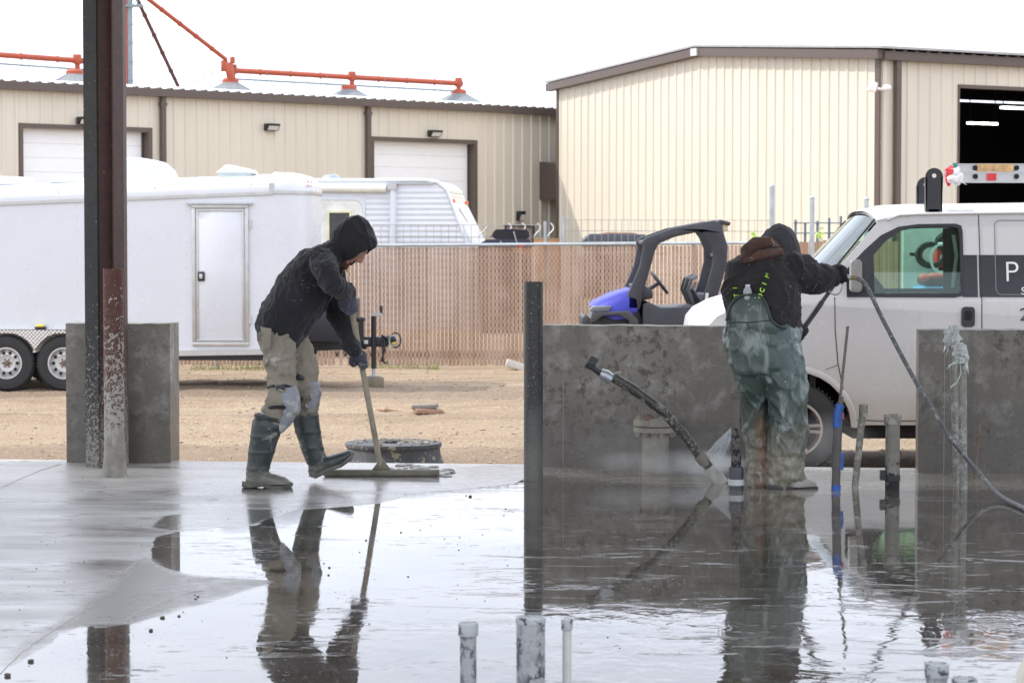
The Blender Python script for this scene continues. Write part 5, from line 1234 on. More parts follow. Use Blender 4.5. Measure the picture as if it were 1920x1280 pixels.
mb = MB(); mb.ball(q2(1733, 520, -.9), (.06, .05, .04)); mb.ball(q2(1755, 517, -.9), (.09, .05, .03)); build(mb, 'red_tools', M('tools_red', (.5, .08, .06), .5), g, world=True)

# ------------------------------------------------------------------ concrete walls at the slab edge
def concrete(name, dark=1.0, seed=0):
    t = NT(name); v = t.co(loc=(seed, seed*2, 0)); a = t.noise(1.4, 6, .6, v); b = t.noise(7, 6, .65, v); c = t.noise(45, 4, .6, v); z = t.z()
    base = t.mix(t.mr(a, .3, .7), tuple(x*dark for x in (.21, .195, .165)), tuple(x*dark for x in (.33, .31, .27)))
    base = t.mix(t.mr(b, .50, .66, 0, .9), base, tuple(x*dark for x in (.44, .42, .38))); base = t.mix(t.math('MULTIPLY', t.mr(t.noise(16, 6, .7, v), .50, .60), t.mr(a, .42, .56)), base, tuple(x*dark for x in (.13, .12, .10)))
    base = t.mix(t.mr(c, .6, .72), base, tuple(x*dark for x in (.11, .10, .085)))
    st = t.noise(2.0, 4, .6, t.co((2.2, 2.2, .25), loc=(seed, 0, 0))); base = t.mix(t.mr(st, .56, .72, 0, .5), base, tuple(x*dark for x in (.13, .118, .10)))
    w = t.mr(t.math('ADD', z, t.math('MULTIPLY', t.math('SUBTRACT', b, .5), .5)), .20, .62, 1, 0)
    base = t.mix(t.math('MULTIPLY', w, .72), base, tuple(x*dark for x in (.115, .10, .083)))
    pits = t.mr(t.noise(30, 2, .5, v), .72, .76); base = t.mix(pits, base, (.03, .028, .025))
    vz = t.voro(38, v); sp_ = t.math('MULTIPLY', t.mr(vz, .10, .16, 1, 0), t.mr(t.noise(5, 3, .5, v), .5, .62)); base = t.mix(t.math('MULTIPLY', sp_, .8), base, (.42, .41, .38))
    return t.fin(base, t.mr(w, 0, 1, .7, .34), 0, t.bump(t.math('ADD', b, t.math('MULTIPLY', c, .5)), .35, .006))
def cwall(label, x0, y0, x1, y1, h, th, mat, top_edge=True):
    d = V(x1-x0, y1-y0, 0); ang = math.atan2(d.y, d.x); Ln = d.length
    g = thing('concrete_wall', label, 'wall', (x0, y0, 0), ang)
    mb = MB(); n = int(Ln/.06); rnd = random.Random(int(x0*10))
    top = [(Ln*i/n, h+.004*noise.noise(Vector((i*.7, x0, 0)))+.0015*rnd.uniform(-1, 1)) for i in range(n, -1, -1)]
    outl = [(0, -.01), (Ln, -.01)]+top
    mb.plate(outl, [], th, lambda u, z, w: V(u, w, z)); build(mb, 'wall_body', mat, g, bevel=0, smooth=0)
    mb = MB(); k_ = .15
    while k_ < Ln: mb.bx(k_, k_+.004, -.0015, .0, 0, h-.01); k_ += 1.22
    build(mb, 'form_line', M('form_line', (.30, .285, .26), .7), g)
    return g
m_c1 = concrete('concrete_wet', .9, 1); m_c2 = concrete('concrete_wet_right', .68, 5); m_c3 = concrete('concrete_pier', 1.0, 9)
a_ = P(1010, 876, 14.72); b_ = P(1490, 884, 14.42); cwall('long wet concrete wall between the black standpipe and the hooded worker in green', a_.x, 14.72, b_.x, 14.42, .862, .22, m_c1)
a_ = P(1721, 881, 14.32); cwall('dark wet concrete wall at the right in front of the van door', a_.x, 14.32, a_.x+1.6, 14.16, .848, .22, m_c2)
a_ = P(125, 866, 15.0); b_ = P(320, 870, 14.97)
g = cwall('mottled concrete pier behind the rusty steel column', a_.x, 15.0, b_.x, 14.97, .862, .30, m_c3)
# stepped back end leaf on its right, catching light

# ------------------------------------------------------------------ steel column and standpipes
def metal_splash(name, c1, c2, splash, z0, t0, z1, t1, rough=.55, scale=26, metal=.1, c3=None):
    t = NT(name); v = t.co(); a = t.noise(3, 5, .6, t.co((1, 1, .35))); b = t.noise(22, 4, .6)
    base = t.mix(t.mr(a, .35, .65), c1, c2); base = t.mix(t.mr(b, .35, .65, 0, .5), base, tuple(x*.5 for x in c1))
    if c3: base = t.mix(t.mr(t.math('ADD', t.z(), t.math('MULTIPLY', t.math('SUBTRACT', a, .5), .3)), .18, .26, 1, 0), base, c3)
    thr = t.mr(t.z(), z0, z1, t0, t1)
    d1 = t.noise(scale, 3, .55, v); d2 = t.noise(scale*3.2, 2, .5, t.co(loc=(2, 2, 2)))
    m1 = t.math('MULTIPLY', t.math('SUBTRACT', d1, thr), 26, clamp=True); m2 = t.math('MULTIPLY', t.math('SUBTRACT', d2, t.math('ADD', thr, .03)), 22, clamp=True)
    mm = t.math('MAXIMUM', m1, m2); col = t.mix(mm, base, splash)
    return t.fin(col, t.mix(mm, rough, .8), metal, t.bump(t.math('ADD', mm, t.math('MULTIPLY', b, .3)), .5, .003))
m_col = metal_splash('column_steel', (.030, .034, .034), (.055, .052, .047), (.30, .29, .26), 0.0, .46, 1.15, .70, .5, 56)
m_colr = metal_splash('column_rust', (.060, .020, .014), (.085, .036, .026), (.30, .29, .26), 0.0, .46, 1.15, .70, .55, 56)
CY = 14.72; pa = P(164, 873, CY); pb = P(236, 873, CY)
g = thing('steel_column', 'tall dark rusty steel column rising past the top of the picture', 'column', ((pa.x+pb.x)/2, CY+.05, 0), math.radians(0))
hw = (pb.x-pa.x)/2
mb = MB(); H_ = 4.4
mb.plate([(-hw, -.10), (-hw+.085, -.135), (-hw+.095, -.125), (-hw+.012, -.09)], [], H_, lambda x, y, z: V(x, y, z)); build(mb, 'flange', m_col, g, smooth=0)
mb = MB(); mb.plate([(-hw+.095, -.128), (-hw+.10, -.118), (hw-.055, -.085), (hw-.055, -.097)], [], H_, lambda x, y, z: V(x, y, z)); build(mb, 'web', m_colr, g, smooth=0)
mb = MB(); mb.plate([(hw-.052, -.17), (hw-.044, -.17), (hw, -.06), (hw, .06), (hw-.012, .06), (hw-.052, -.08)], [], H_, lambda x, y, z: V(x, y, z)); build(mb, 'flange', m_colr, g, smooth=0)
mb = MB(); mb.plate([(-hw+.004, -.088), (-hw+.014, -.088), (-hw+.014, .10), (-hw+.004, .10)], [], H_, lambda x, y, z: V(x, y, z)); build(mb, 'rear_flange', m_col, g, smooth=0)
def lumpy_base(r, h, seed=0, amp=.25):
    mb = MB(); rs = []
    for i, f_ in enumerate((-.1, 0, .15, .3, .45, .6, .75, .9, 1.0)):
        ring = []
        for k in range(22):
            q = 2*math.pi*k/22; rr = r*(1+.22*(1-max(0, f_))**2+amp*(.3+1-max(f_, 0))*noise.noise(Vector((math.cos(q)*1.6, math.sin(q)*1.6, f_*3+seed)))); zz = h*max(f_, -.02)*(1+(.35*noise.noise(Vector((math.cos(q), math.sin(q), seed+4))) if f_ > .5 else 0))
            ring.append(V(rr*math.cos(q), rr*math.sin(q), zz))
        rs.append(ring)
    return mb.rings(rs)
m_slur = M('fresh_slurry', (.27, .25, .21), .55, var=.3, vs=14, bump=.5)
def standpipe(px, y_top, y_foot, w, label, mat, cat='pipe', name='standpipe', cap=None, coll=None, open_top=True, lean=0, group=None, base=None):
    f_ = G(px, y_foot); s_ = F/f_.y; r = w/2/s_; h = P(px, y_top, f_.y).z
    g = thing(name, label, cat, (f_.x, f_.y, 0), 0, group); mb = MB()
    tip = V(lean/s_, 0, h)
    def at(z): return tip*(z/h)
    n = 10; rs = []
    for i in range(n+1):
        z = h*i/n; rs.append([at(z)+V(r*math.cos(q), r*math.sin(q), 0) for q in [2*math.pi*k/28 for k in range(28)]])
    if open_top:
        for rr, dz in ((r-.006, 0), (r-.007, -.12)): rs.append([at(h)+V(rr*math.cos(q), rr*math.sin(q), dz) for q in [2*math.pi*k/28 for k in range(28)]])
    mb.rings(rs); o = build(mb, 'pipe_body', mat, g, smooth=50)
    if cap:
        cw, ch = cap[0]/2/s_, cap[1]/s_; mb = MB(); mb.lathe([(r+.001, h-ch), (cw-.001, h-ch), (cw, h-ch+.003), (cw, h-.001), (cw-.0015, h+.001), (cw-.006, h+.0015), (cw-.007, h-.001), (.003, h-.001)] if not cap[2] else [(r+.001, h-ch), (cw-.001, h-ch), (cw, h-ch+.003), (cw, h), (cw-.002, h+.003), (r-.004, h+.003), (r-.006, h-.06)], (tip.x, 0, 0), 28); build(mb, 'cap' if not cap[2] else 'coupling', cap[3], g, smooth=25)
    return g, r, h, s_, o
m_rustpipe = metal_splash('rust_pipe', (.125, .045, .030), (.085, .030, .022), (.40, .385, .34), .05, .38, 1.25, .68, .6, 44, c3=(.20, .185, .15))
g, r, h, s_, o = standpipe(215, 504, 893, 38, 'rust brown steel standpipe splashed with cement at the column foot', m_rustpipe)
build(lumpy_base(r*1.02, .07, 7, .35), 'slurry_foot', m_slur, g, smooth=50); build(lumpy_base(r*1.00, .27, 2, .07), 'slurry_collar', m_slur, g, smooth=50)
t = NT('black_pipe_splash_left_light'); v = t.co(); nn = t.voro(34, v); n2_ = t.voro(75, t.co(loc=(3, 3, 3))); nb = t.noise(4, 4, .6)
ds = t.math('MAXIMUM', t.math('MULTIPLY', t.mr(nn, .10, .17, 1, 0), t.mr(nb, .42, .55)), t.mr(n2_, .12, .18, .8, 0))
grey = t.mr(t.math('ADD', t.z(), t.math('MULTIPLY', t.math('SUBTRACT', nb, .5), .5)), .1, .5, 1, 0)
ssx = t.n('ShaderNodeSeparateXYZ'); t.l(v, ssx.inputs[0]); left_light = t.mr(ssx.outputs[0], -.052, -.02, 1, 0)  # light from the left, painted as a paler strip down that side
c_ = t.mix(t.math('MAXIMUM', t.math('MULTIPLY', grey, .75), t.math('MULTIPLY', left_light, .6)), (.022, .022, .022), (.17, .17, .15)); c_ = t.mix(ds, c_, (.33, .34, .32)); m_bp = t.fin(c_, .42, 0, t.bump(ds, .4, .003))
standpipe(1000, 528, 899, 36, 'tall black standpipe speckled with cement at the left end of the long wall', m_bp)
m_dkp = metal_splash('dark_pipe', (.10, .09, .075), (.16, .145, .12), (.02, .021, .03), 0, .42, .45, .66, .45, 16)
g, r, h, s_, o = standpipe(1380, 736, 918, 19, 'thin dark pipe with a white banded foot left of the green worker', m_dkp, cap=(23, 11, True, m_dkp))
mb = MB(); mb.lathe([(r, .13), (r+.010, .128), (r+.013, .11), (r+.013, -.004)], n=24, cap=False); ft_ = build(mb, 'foot_coupling', M('blue_black', (.035, .038, .055), .35), g, smooth=40)
mb = MB(); mb.lathe([(r+.0135, .06), (r+.0155, .058), (r+.0155, .028), (r+.0135, .026)], n=24, cap=False); build(mb, 'white_band', M('band_white', (.50, .52, .52), .4), ft_, smooth=40)
m_pvcd = metal_splash('mud_pvc', (.20, .19, .155), (.29, .275, .235), (.36, .345, .30), .0, .50, .7, .62, .5, 14)
standpipe(1603, 758, 914, 13, 'thin muddy pipe leaning right beside the blue taped stake', m_pvcd, lean=15, cap=(17, 22, True, m_pvcd))
g, r, h, s_, o = standpipe(1673, 777, 918, 27, 'muddy pipe with coupling top and black clamped foot', metal_splash('mud_pvc_black', (.19, .185, .155), (.25, .24, .21), (.022, .022, .024), .0, .36, .30, .78, .45, 9), cap=(33, 18, True, m_pvcd))
mb = MB(); mb.lathe([(r+.001, .085), (r+.004, .083), (r+.004, .05), (r+.001, .048)], n=24, cap=False); mb.bx(-r-.028, -r, -.02, .02, .055, .11); build(mb, 'rubber_clamp', M('clamp', (.02, .02, .022), .5), g)
# pair of bagged pipes
m_tp = metal_splash('tall_pvc', (.20, .195, .165), (.28, .27, .24), (.36, .36, .33), 0, .52, 1, .60, .4, 18)
g1_ = standpipe(1806, 655, 916, 16, 'front pipe of the bagged pair by the right wall', m_tp, lean=-4)[0]
g2_ = standpipe(1795, 622, 905, 14, 'taller rear pipe of the bagged pair by the right wall', m_tp, lean=-12)[0]
t = NT('plastic_film'); t.fin((.62, .66, .64), .16, Transmission_Weight=.35, IOR=1.3); m_film = t.m
for gg, px, py, rx_ in ((g1_, 1801, 662, .042), (g2_, 1784, 632, .046)):
    q = P(px, py, gg.location.y); mb = crumple(q, rx_, rx_, .06, px % 7, 26, 18, 30, .55)
    for k_ in range(9):
        a_ = k_*.75; mb.add([q+V(.02*math.cos(a_), .02*math.sin(a_), -.03), q+V(.045*math.cos(a_), .045*math.sin(a_), -.06-.03*(k_ % 3)), q+V(.045*math.cos(a_+.5), .045*math.sin(a_+.5), -.05)], [(0, 1, 2)])
    build(mb, 'plastic_bag', m_film, gg, world=True, smooth=12)
    mb = MB(); mb.tube([q+V((.022)*math.cos(a_), .022*math.sin(a_), -.035+.004*math.sin(3*a_)) for a_ in [i*math.pi/8 for i in range(17)]], .004, 5, False); build(mb, 'tie', m_plw, gg, world=True)
mb = MB(); sy = g1_.location.y-.03; pts = [P(*q, sy) for q in ((1797, 676), (1785, 682), (1775, 692), (1780, 684), (1800, 680), (1802, 700), (1795, 716), (1782, 726))]; mb.tube(pts, .0035, 5); o = build(mb, 'tie_string', M('string', (.45, .55, .45), .6), loc=tuple(pts[0])); tag(o, 'pale string hanging from the bagged pipe pair', 'string')
f_ = G(1828, 895); g = thing('rebar_stake', 'short thin rusty bar with a crosspiece right of the bagged pipes', 'rebar', (f_.x, f_.y, 0)); s_ = F/f_.y
m_reb = M('rebar', (.19, .15, .12), .75, .1, var=.35, vs=30, bump=.5)
mb = MB(); mb.tube([V(0, 0, 0), V(9/s_, 0, 108/s_)], .0085, 8); build(mb, 'bar', m_reb, g)
mb = MB(); mb.box(V(6/s_, -.01, 80/s_), (.045, .015, .02)); mb.tube([V(6/s_, -.012, 85/s_), V(-.01, -.012, 60/s_)], .004, 5); build(mb, 'wire_tie', m_reb, g)
# taped stake
f_ = G(1568, 919); s_ = F/f_.y; g = thing('taped_stake', 'leaning rebar stake wrapped in blue and red tape right of the green worker', 'stake', (f_.x, f_.y, 0))
def stp(px, py): return V((px-1568)/s_, 0, (919-py)/s_)
mb = MB(); pts = [stp(1568, 905), stp(1573, 760), stp(1588, 610)]; mb.tube(pts, .0075, 8)
for k_ in range(22):
    p_ = pts[1].lerp(pts[2], k_/22+.02); mb.lathe([(.0085, -.003), (.0095, 0), (.0085, .003)], p_, 8)
build(mb, 'rebar', m_reb, g)
mb = MB(); mb.tube([stp(1567, 912), stp(1572, 770), stp(1577, 742)], [.024, .022, .012], 10); mb.tube([stp(1563, 880), stp(1567, 770)], .012, 8); build(mb, 'wood_stake', M('wet_wood', (.10, .095, .09), .6, var=.3), g)
m_bt = M('blue_tape', (.02, .10, .38), .4, var=.4, vs=25)
for pts, rr in (([(1567, 921), (1568, 908)], .026), ([(1569, 800), (1571, 770), (1575, 757)], .0255), ([(1576, 880), (1578, 862), (1576, 848)], .014)):
    mb = MB(); mb.tube([stp(*q) for q in pts], rr, 12); build(mb, 'blue_tape', m_bt, g)
mb = MB(); mb.tube([stp(1578, 785), stp(1577, 772)], .013, 8); build(mb, 'red_tape', M('red_tape', (.35, .05, .06), .5), g)

# flanged riser in front of the long wall
f_ = G(1229, 886); s_ = F/f_.y; g = thing('flanged_riser', 'muddy steel riser with a bolted round flange in front of the long wall', 'pipe', (f_.x, f_.y, 0))
m_fl = M('riser_steel', (.27, .25, .20), .6, .1, var=.35, vs=12, bump=.4, splat=[((.30, .29, .25), 20, 0, .55, .4, .62)]); Hf = 100/s_
mb = MB(); mb.lathe([(.080, 0), (.080, Hf-.02)], n=32); build(mb, 'riser_pipe', m_fl, g, smooth=50)
for z0_, z1_ in ((Hf-.075, Hf-.042), (Hf-.036, Hf)):
    mb = MB(); mb.lathe([(.08, z0_), (.128, z0_), (.132, z0_+.004), (.132, z1_-.004), (.128, z1_), (.02, z1_)], n=40); fo = build(mb, 'flange', m_fl, g, smooth=40)
for k_ in range(8):
    q = 2*math.pi*(k_+.3)/8; c_ = (.108*math.cos(q), .108*math.sin(q)); mb = MB(); mb.lathe([(.016, Hf), (.016, Hf+.016)], (*c_, 0), 6); mb.tube([V(*c_, Hf-.1), V(*c_, Hf+.024)], .008, 8); mb.lathe([(.015, Hf-.095), (.015, Hf-.076)], (*c_, 0), 6); build(mb, 'bolt', M('bolt_rust', (.22, .13, .09), .6, .3) if k_ in (2, 5) else m_fl, g)
# curved conduit stub
D0 = G(1350, 905).y; g = thing('curved_conduit', 'black curved conduit rising leftward out of the slab with taped pale foot', 'conduit', tuple(G(1350, 905)))
def cp_(px, py): return P(px, py, D0)
path = [(1352, 908), (1340, 890), (1322, 866), (1300, 838), (1272, 803), (1245, 773), (1215, 750), (1185, 728), (1160, 713), (1150, 708)]
def smooth_path(pts, k=4):
    out = []
    for i in range(len(pts)-1):
        p0, p1, p2, p3 = pts[max(i-1, 0)], pts[i], pts[i+1], pts[min(i+2, len(pts)-1)]
        for j in range(k):
            t_ = j/k; out.append(.5*((2*p1)+(p2-p0)*t_+(2*p0-5*p1+4*p2-p3)*t_*t_+(3*p1-p0-3*p2+p3)*t_**3))
    out.append(pts[-1]); return out
m_cond = metal_splash('conduit', (.035, .035, .030), (.12, .115, .095), (.24, .235, .20), 0, .50, .7, .62, .4, 20)
m_tapeg = M('tape_grey', (.40, .39, .36), .45, var=.25, vs=20, bump=.3)
mb = MB(); mb.tube(smooth_path([cp_(*q) for q in path]), .0285, 16); build(mb, 'conduit_body', m_cond, g, world=True)
mb = MB(); mb.tube([cp_(1310, 852), cp_(1322, 866)], .036, 14); build(mb, 'collar', M('collar', (.20, .19, .15), .5), g, world=True)
mb = MB(); mb.tube([cp_(1329, 876), cp_(1341, 891), cp_(1353, 908)], [.034, .041, .043], 16); build(mb, 'pale_coupling', m_tapeg, g, world=True)
mb = MB(); mb.tube([cp_(1195, 735), cp_(1186, 729)], .032, 14); build(mb, 'joint_ring', m_cond, g, world=True)
mb = MB(); mb.tube([cp_(1146, 711), cp_(1136, 704), cp_(1126, 699)], [.032, .036, .028], 14); build(mb, 'threaded_collar', m_galv, g, world=True)
mb = MB(); mb.tube([cp_(1128, 701), cp_(1112, 690), cp_(1098, 683)], [.02, .016, .014], 10); mb.tube([cp_(1106, 687), cp_(1112, 676)], .012, 8); mb.box(cp_(1112, 676), (.05, .04, .045), Matrix.Rotation(.5, 3, 'Y')); build(mb, 'tip_fitting', m_black, g, world=True)
mb = MB(); mb.tube([cp_(1147, 706), cp_(1155, 700), cp_(1164, 697)], .007, 6); build(mb, 'cable_tie', m_tapeg, g, world=True)

# ------------------------------------------------------------------ foreground painted pipes
t = NT('speckled_pvc'); v = t.co((1, 1, .8)); a = t.noise(26, 5, .7, v); b = t.noise(5, 4, .6, t.co((1, 1, .5))); c = t.voro(60, v)
m_ = t.math('MULTIPLY', t.mr(a, .50, .53), t.mr(b, .42, .50)); m_ = t.math('MAXIMUM', m_, t.math('MULTIPLY', t.mr(c, .1, .16, .8, 0), t.mr(b, .42, .5)))
base = t.mix(t.mr(b, .3, .7), (.27, .28, .28), (.35, .36, .355)); base = t.mix(t.mr(t.noise(60, 3), .45, .6, 0, .35), base, (.36, .37, .38))
m_pvc = t.fin(t.mix(m_, base, (.045, .05, .062)), .42, 0, t.bump(m_, .5, .002, ))
t = NT('speckled_cap'); a = t.noise(34, 4, .65); m_ = t.mr(a, .55, .58); m_capp = t.fin(t.mix(m_, (.40, .415, .42), (.06, .065, .08)), .42, 0, t.bump(m_, -.4, .002))
for px, yt, yf, w, capw, caph, lab in ((878, 1167, 1330, 31, 38, 24, 'capped speckled white pipe leftmost of the foreground cluster'), (995, 1156, 1330, 54, 57, 12, 'thick speckled white pipe in the middle foreground'), (1063, 1160, 1322, 17, 22, 20, 'thin white capped pipe right of the thick foreground pipe'), (1756, 1243, 1318, 40, 46, 26, 'short speckled capped pipe at the lower right edge of the picture'), (1808, 1271, 1330, 44, 49, 20, 'pale pipe cap barely showing at the bottom edge right of the speckled one')):
    standpipe(px, yt, yf, w, lab, m_pvc if px != 1063 else M('plain_pvc', (.50, .50, .48), .5, var=.2), cap=(capw, caph, False, m_capp), name='capped_pipe', open_top=False)
q = P(1926, 1262, 5.2); g = thing('pale_stub', 'blurred pale object at the lower right corner', 'stub', tuple(G(1930, 1300)))
mb = MB(); mb.limb([(P(1932, 1300, 5.2), .03, .03), (P(1930, 1262, 5.2), .028, .03), (P(1934, 1236, 5.2), .015, .03)]); build(mb, 'stub_body', M('stub_pale', (.26, .26, .235), .6), g, world=True)
mb = MB(); mb.lathe([(.034, -.002), (.034, .02), (.02, .022)], (0, 0, 0)); build(mb, 'base', m_tapeg, g)

# ------------------------------------------------------------------ manhole ring, bricks, lumps
c_ = P(738, 845, 18.6); g = thing('manhole_ring', 'round cast manhole frame standing on the dirt behind the squeegee', 'manhole', (c_.x, 18.6, GZ)); s_ = F/18.6
zt_ = P(0, 829, 18.6).z-GZ; R0 = 90/s_
t = NT('manhole_cast'); v = t.co(); vo = t.voro(26, v); nb = t.noise(6, 5, .6)
sp_ = t.math('MAXIMUM', t.math('MULTIPLY', t.mr(vo, .16, .22, 1, 0), t.mr(nb, .44, .52)), t.mr(t.noise(12, 4, .6, t.co(loc=(5, 5, 5))), .62, .66))
m_man = t.fin(t.mix(sp_, t.mix(t.mr(nb, .3, .7), (.040, .044, .05), (.075, .08, .085)), (.26, .235, .18)), .65, 0, t.bump(sp_, .5, .005))
mb = MB(); mb.lathe([(R0*1.22, -.03), (R0*1.18, .02), (R0*1.08, zt_*.40), (R0*.985, zt_*.72), (R0*.965, zt_-.03), (R0*.9, zt_-.03)], n=48); build(mb, 'cone', m_man, g, smooth=40)
mb = MB(); mb.lathe([(R0*.95, zt_-.032), (R0*1.0, zt_-.032), (R0*1.006, zt_-.026), (R0*1.006, zt_-.010), (R0*1.0, zt_), (R0*.92, zt_+.002), (R0*.86, zt_-.002), (R0*.40, zt_+.004), (R0*.36, zt_+.001), (R0*.34, zt_-.05)], n=48, cap=False); cv = build(mb, 'ring_cover', m_man, g, smooth=30)
mb = MB(); mb.lathe([(R0*.345, zt_-.048), (.005, zt_-.05)], n=30, cap=False); build(mb, 'pick_hole', m_darkv, cv)
def rubble(mb, n, R, zc, seed, s0=.012, s1=.03):
    rnd = random.Random(seed)
    for i in range(n):
        a = rnd.random()*6.3; r = R*math.sqrt(rnd.random()); s = rnd.uniform(s0, s1)
        mb.box((r*math.cos(a), r*math.sin(a), zc), (s*1.6, s, s*.6), Matrix.Rotation(rnd.random()*3, 3, 'Z') @ Matrix.Rotation(rnd.uniform(-.4, .4), 3, 'X'))
    return mb
build(rubble(MB(), 60, R0*.85, zt_+.003, 4), 'loose_grit', M('grit', (.26, .235, .20), .9), cv, bevel=0)['kind'] = 'stuff'
def brick(px, py, Y, size, rz, ry, label, mat, zoff=0):
    q = P(px, py, Y); mb = MB(); mb.box((0, 0, size[2]/2), size, Matrix.Rotation(rz, 3, 'Z') @ Matrix.Rotation(ry, 3, 'Y')); n = len(mb.v)
    o = build(mb, 'paver_piece', mat, loc=None, bevel=.008); o.location = (q.x, q.y, GZ+zoff); return tag(o, label, 'brick', 'broken pavers on the dirt')
YB = CH-GZ; YB = (CH-GZ)*F/(775-450)
brick(803, 771, YB, (.30, .22, .05), .2, .03, 'reddish broken paver lying under the grey one on the dirt', M('paver_red', (.33, .20, .14), .85, bump=.5), .0)
brick(797, 765, YB+.02, (.27, .2, .045), -.1, -.04, 'grey broken paver resting on top of the reddish one', M('paver_grey', (.20, .18, .16), .85, bump=.5), .052)
brick(733, 768, YB+.3, (.26, .2, .03), .5, .16, 'flat tan slab chip half buried left of the paver pair', M('paver_tan', (.40, .27, .18), .9, bump=.5), -.005)
brick(968, 681, 35.0, (.30, .12, .10), .1, .3, 'small pale block at the fence foot left of the black standpipe', M('pale_block', (.55, .52, .48), .8), .02)
lumps = MB(); rnd = random.Random(9)
spots = [(882, 931, .012), (874, 929, .006), (752, 998, .006), (617, 1064, .008), (616, 1078, .007), (607, 1056, .005), (765, 1081, .005), (948, 954, .006), (945, 966, .004), (305, 1158, .012), (335, 1155, .008), (371, 1119, .008), (367, 1123, .007), (58, 1240, .012), (15, 1267, .014), (686, 1013, .007), (1240, 882, .008), (1136, 885, .010), (1290, 923, .007), (860, 1031, .005), (283, 1182, .009), (1010, 918, .005), (909, 1126, .004), (905, 1002, .004)]
for k_ in range(170):
    x_, y_ = rnd.uniform(0, 1900), rnd.triangular(880, 1275, 1000); spots.append((x_, y_, rnd.choice((.002, .003, .004))))
for px, py, s in spots:
    s *= .62; p_ = G(px, py); mb2 = crumple(p_+V(0, 0, s*.45), s*1.3, s*1.2, s*.75, px % 9, 9, 5, 60, .5); lumps.add(mb2.v, mb2.f)
tag(build(lumps, 'concrete_crumbs', M('crumb', (.10, .085, .07), .8), smooth=30), 'dark concrete crumbs scattered over the wet floor', 'crumbs', kind='stuff')
# ------------------------------------------------------------------ people
def fabric(name, c1, c2, layers=(), rough=.9, bump=.35, fleck=None, sheen=.0, wv=180):
    """layers: (colour, scale, threshold low z, thr at low, z high, thr at high, sharp, squash)"""
    t = NT(name); v = t.co(); a = t.noise(3.2, 5, .6, v); b = t.noise(wv, 2, .6, v)
    base = t.mix(t.mr(a, .35, .65), c1, c2)
    for i, (c, sc, z0, t0, z1, t1, sh, sq) in enumerate(layers):
        n = t.noise(sc, 4, .6, t.co(sq, loc=(i*2.3, i, 3)))
        thr = t.mr(t.z(), z0, z1, t0, t1); m = t.math('MULTIPLY', t.math('SUBTRACT', n, thr), sh, clamp=True); base = t.mix(m, base, c)
    if fleck:
        n = t.voro(fleck[1], v); m = t.math('MULTIPLY', t.mr(n, fleck[2], fleck[2]+.03, 1, 0), t.mr(t.noise(5, 3, .5, t.co(loc=(4, 4, 4))), .50, .58)); base = t.mix(m, base, fleck[0])
    return t.fin(base, rough, 0, t.bump(t.math('ADD', b, t.math('MULTIPLY', t.noise(24, 4), 1.2)), bump, .002), Sheen_Weight=sheen)
def ridged(p): return 1-abs(noise.noise(p))*2
def folds(a=.006, b=.005, sc=5.5, sq=(1, 1, 1), seed=0):
    def f_(p, n):
        q = Vector((p.x*sq[0]+seed, p.y*sq[1], p.z*sq[2])); w = noise.noise(q*2.0)*.6
        return a*fbm(q*sc, 3) + b*(max(0, ridged(q*sc*1.7+Vector((w, w, 0)))-.55)*2.2)
    return f_
m_skin = M('skin', (.42, .22, .15), .5, var=.12, vs=14, bump=.15, bs=120)
m_beard = M('beard_hair', (.075, .035, .022), .9, var=.4, vs=60, bump=.6, bs=120)
def head(parent, c, fwd, up, s=1.0, beard=True):
    fwd = Vector(fwd).normalized(); up = (Vector(up)-fwd*Vector(up).dot(fwd)).normalized(); lf = up.cross(fwd)
    Mh = Matrix((( *[fwd.x, lf.x, up.x], c.x), (*[fwd.y, lf.y, up.y], c.y), (*[fwd.z, lf.z, up.z], c.z), (0, 0, 0, 1))) @ Matrix.Scale(s, 4)
    def h(mb): return mb.xf(Mh)
    mb = MB()
    mb.ball((-.012, 0, .045), (.098, .076, .082)); mb.ball((.025, 0, -.02), (.066, .064, .085)); mb.ball((.040, 0, -.070), (.045, .050, .045)); mb.ball((.066, 0, -.098), (.026, .028, .022))
    mb.limb([((.082, 0, .028), .010, .011), ((.098, 0, .005), .012, .012), ((.110, 0, -.020), .013, .015)]); mb.ball((.098, 0, -.027), (.014, .020, .009))
    mb.limb([((.076, -.036, .036), .010, .008), ((.085, 0, .034), .012, .01), ((.076, .036, .036), .010, .008)], side=(0, 0, 1))
    mb.ball((.086, 0, -.052), (.011, .024, .006)); mb.ball((.083, 0, -.064), (.011, .022, .007))
    for sy in (-1, 1):
        mb.ball((.052, .045*sy, -.008), (.024, .020, .018)); mb.ball((-.005, .076*sy, -.005), (.016, .007, .030)); mb.ball((-.002, .081*sy, .01), (.012, .006, .018))
    return Mh, h(mb)
def eyes(parent, Mh, par):
    for sy in (-1, 1):
        mb = MB(); mb.ball((.072, .031*sy, .012), .0125, 12, 8); e = build(mb.xf(Mh), 'eye', M('eye_white', (.7, .68, .64), .2, bump=0), par, world=True)
        mb = MB(); mb.ball((.0815, .031*sy, .011), (.004, .006, .006), 10, 6); build(mb.xf(Mh), 'iris', M('iris_brown', (.06, .03, .02), .2, bump=0), e, world=True)
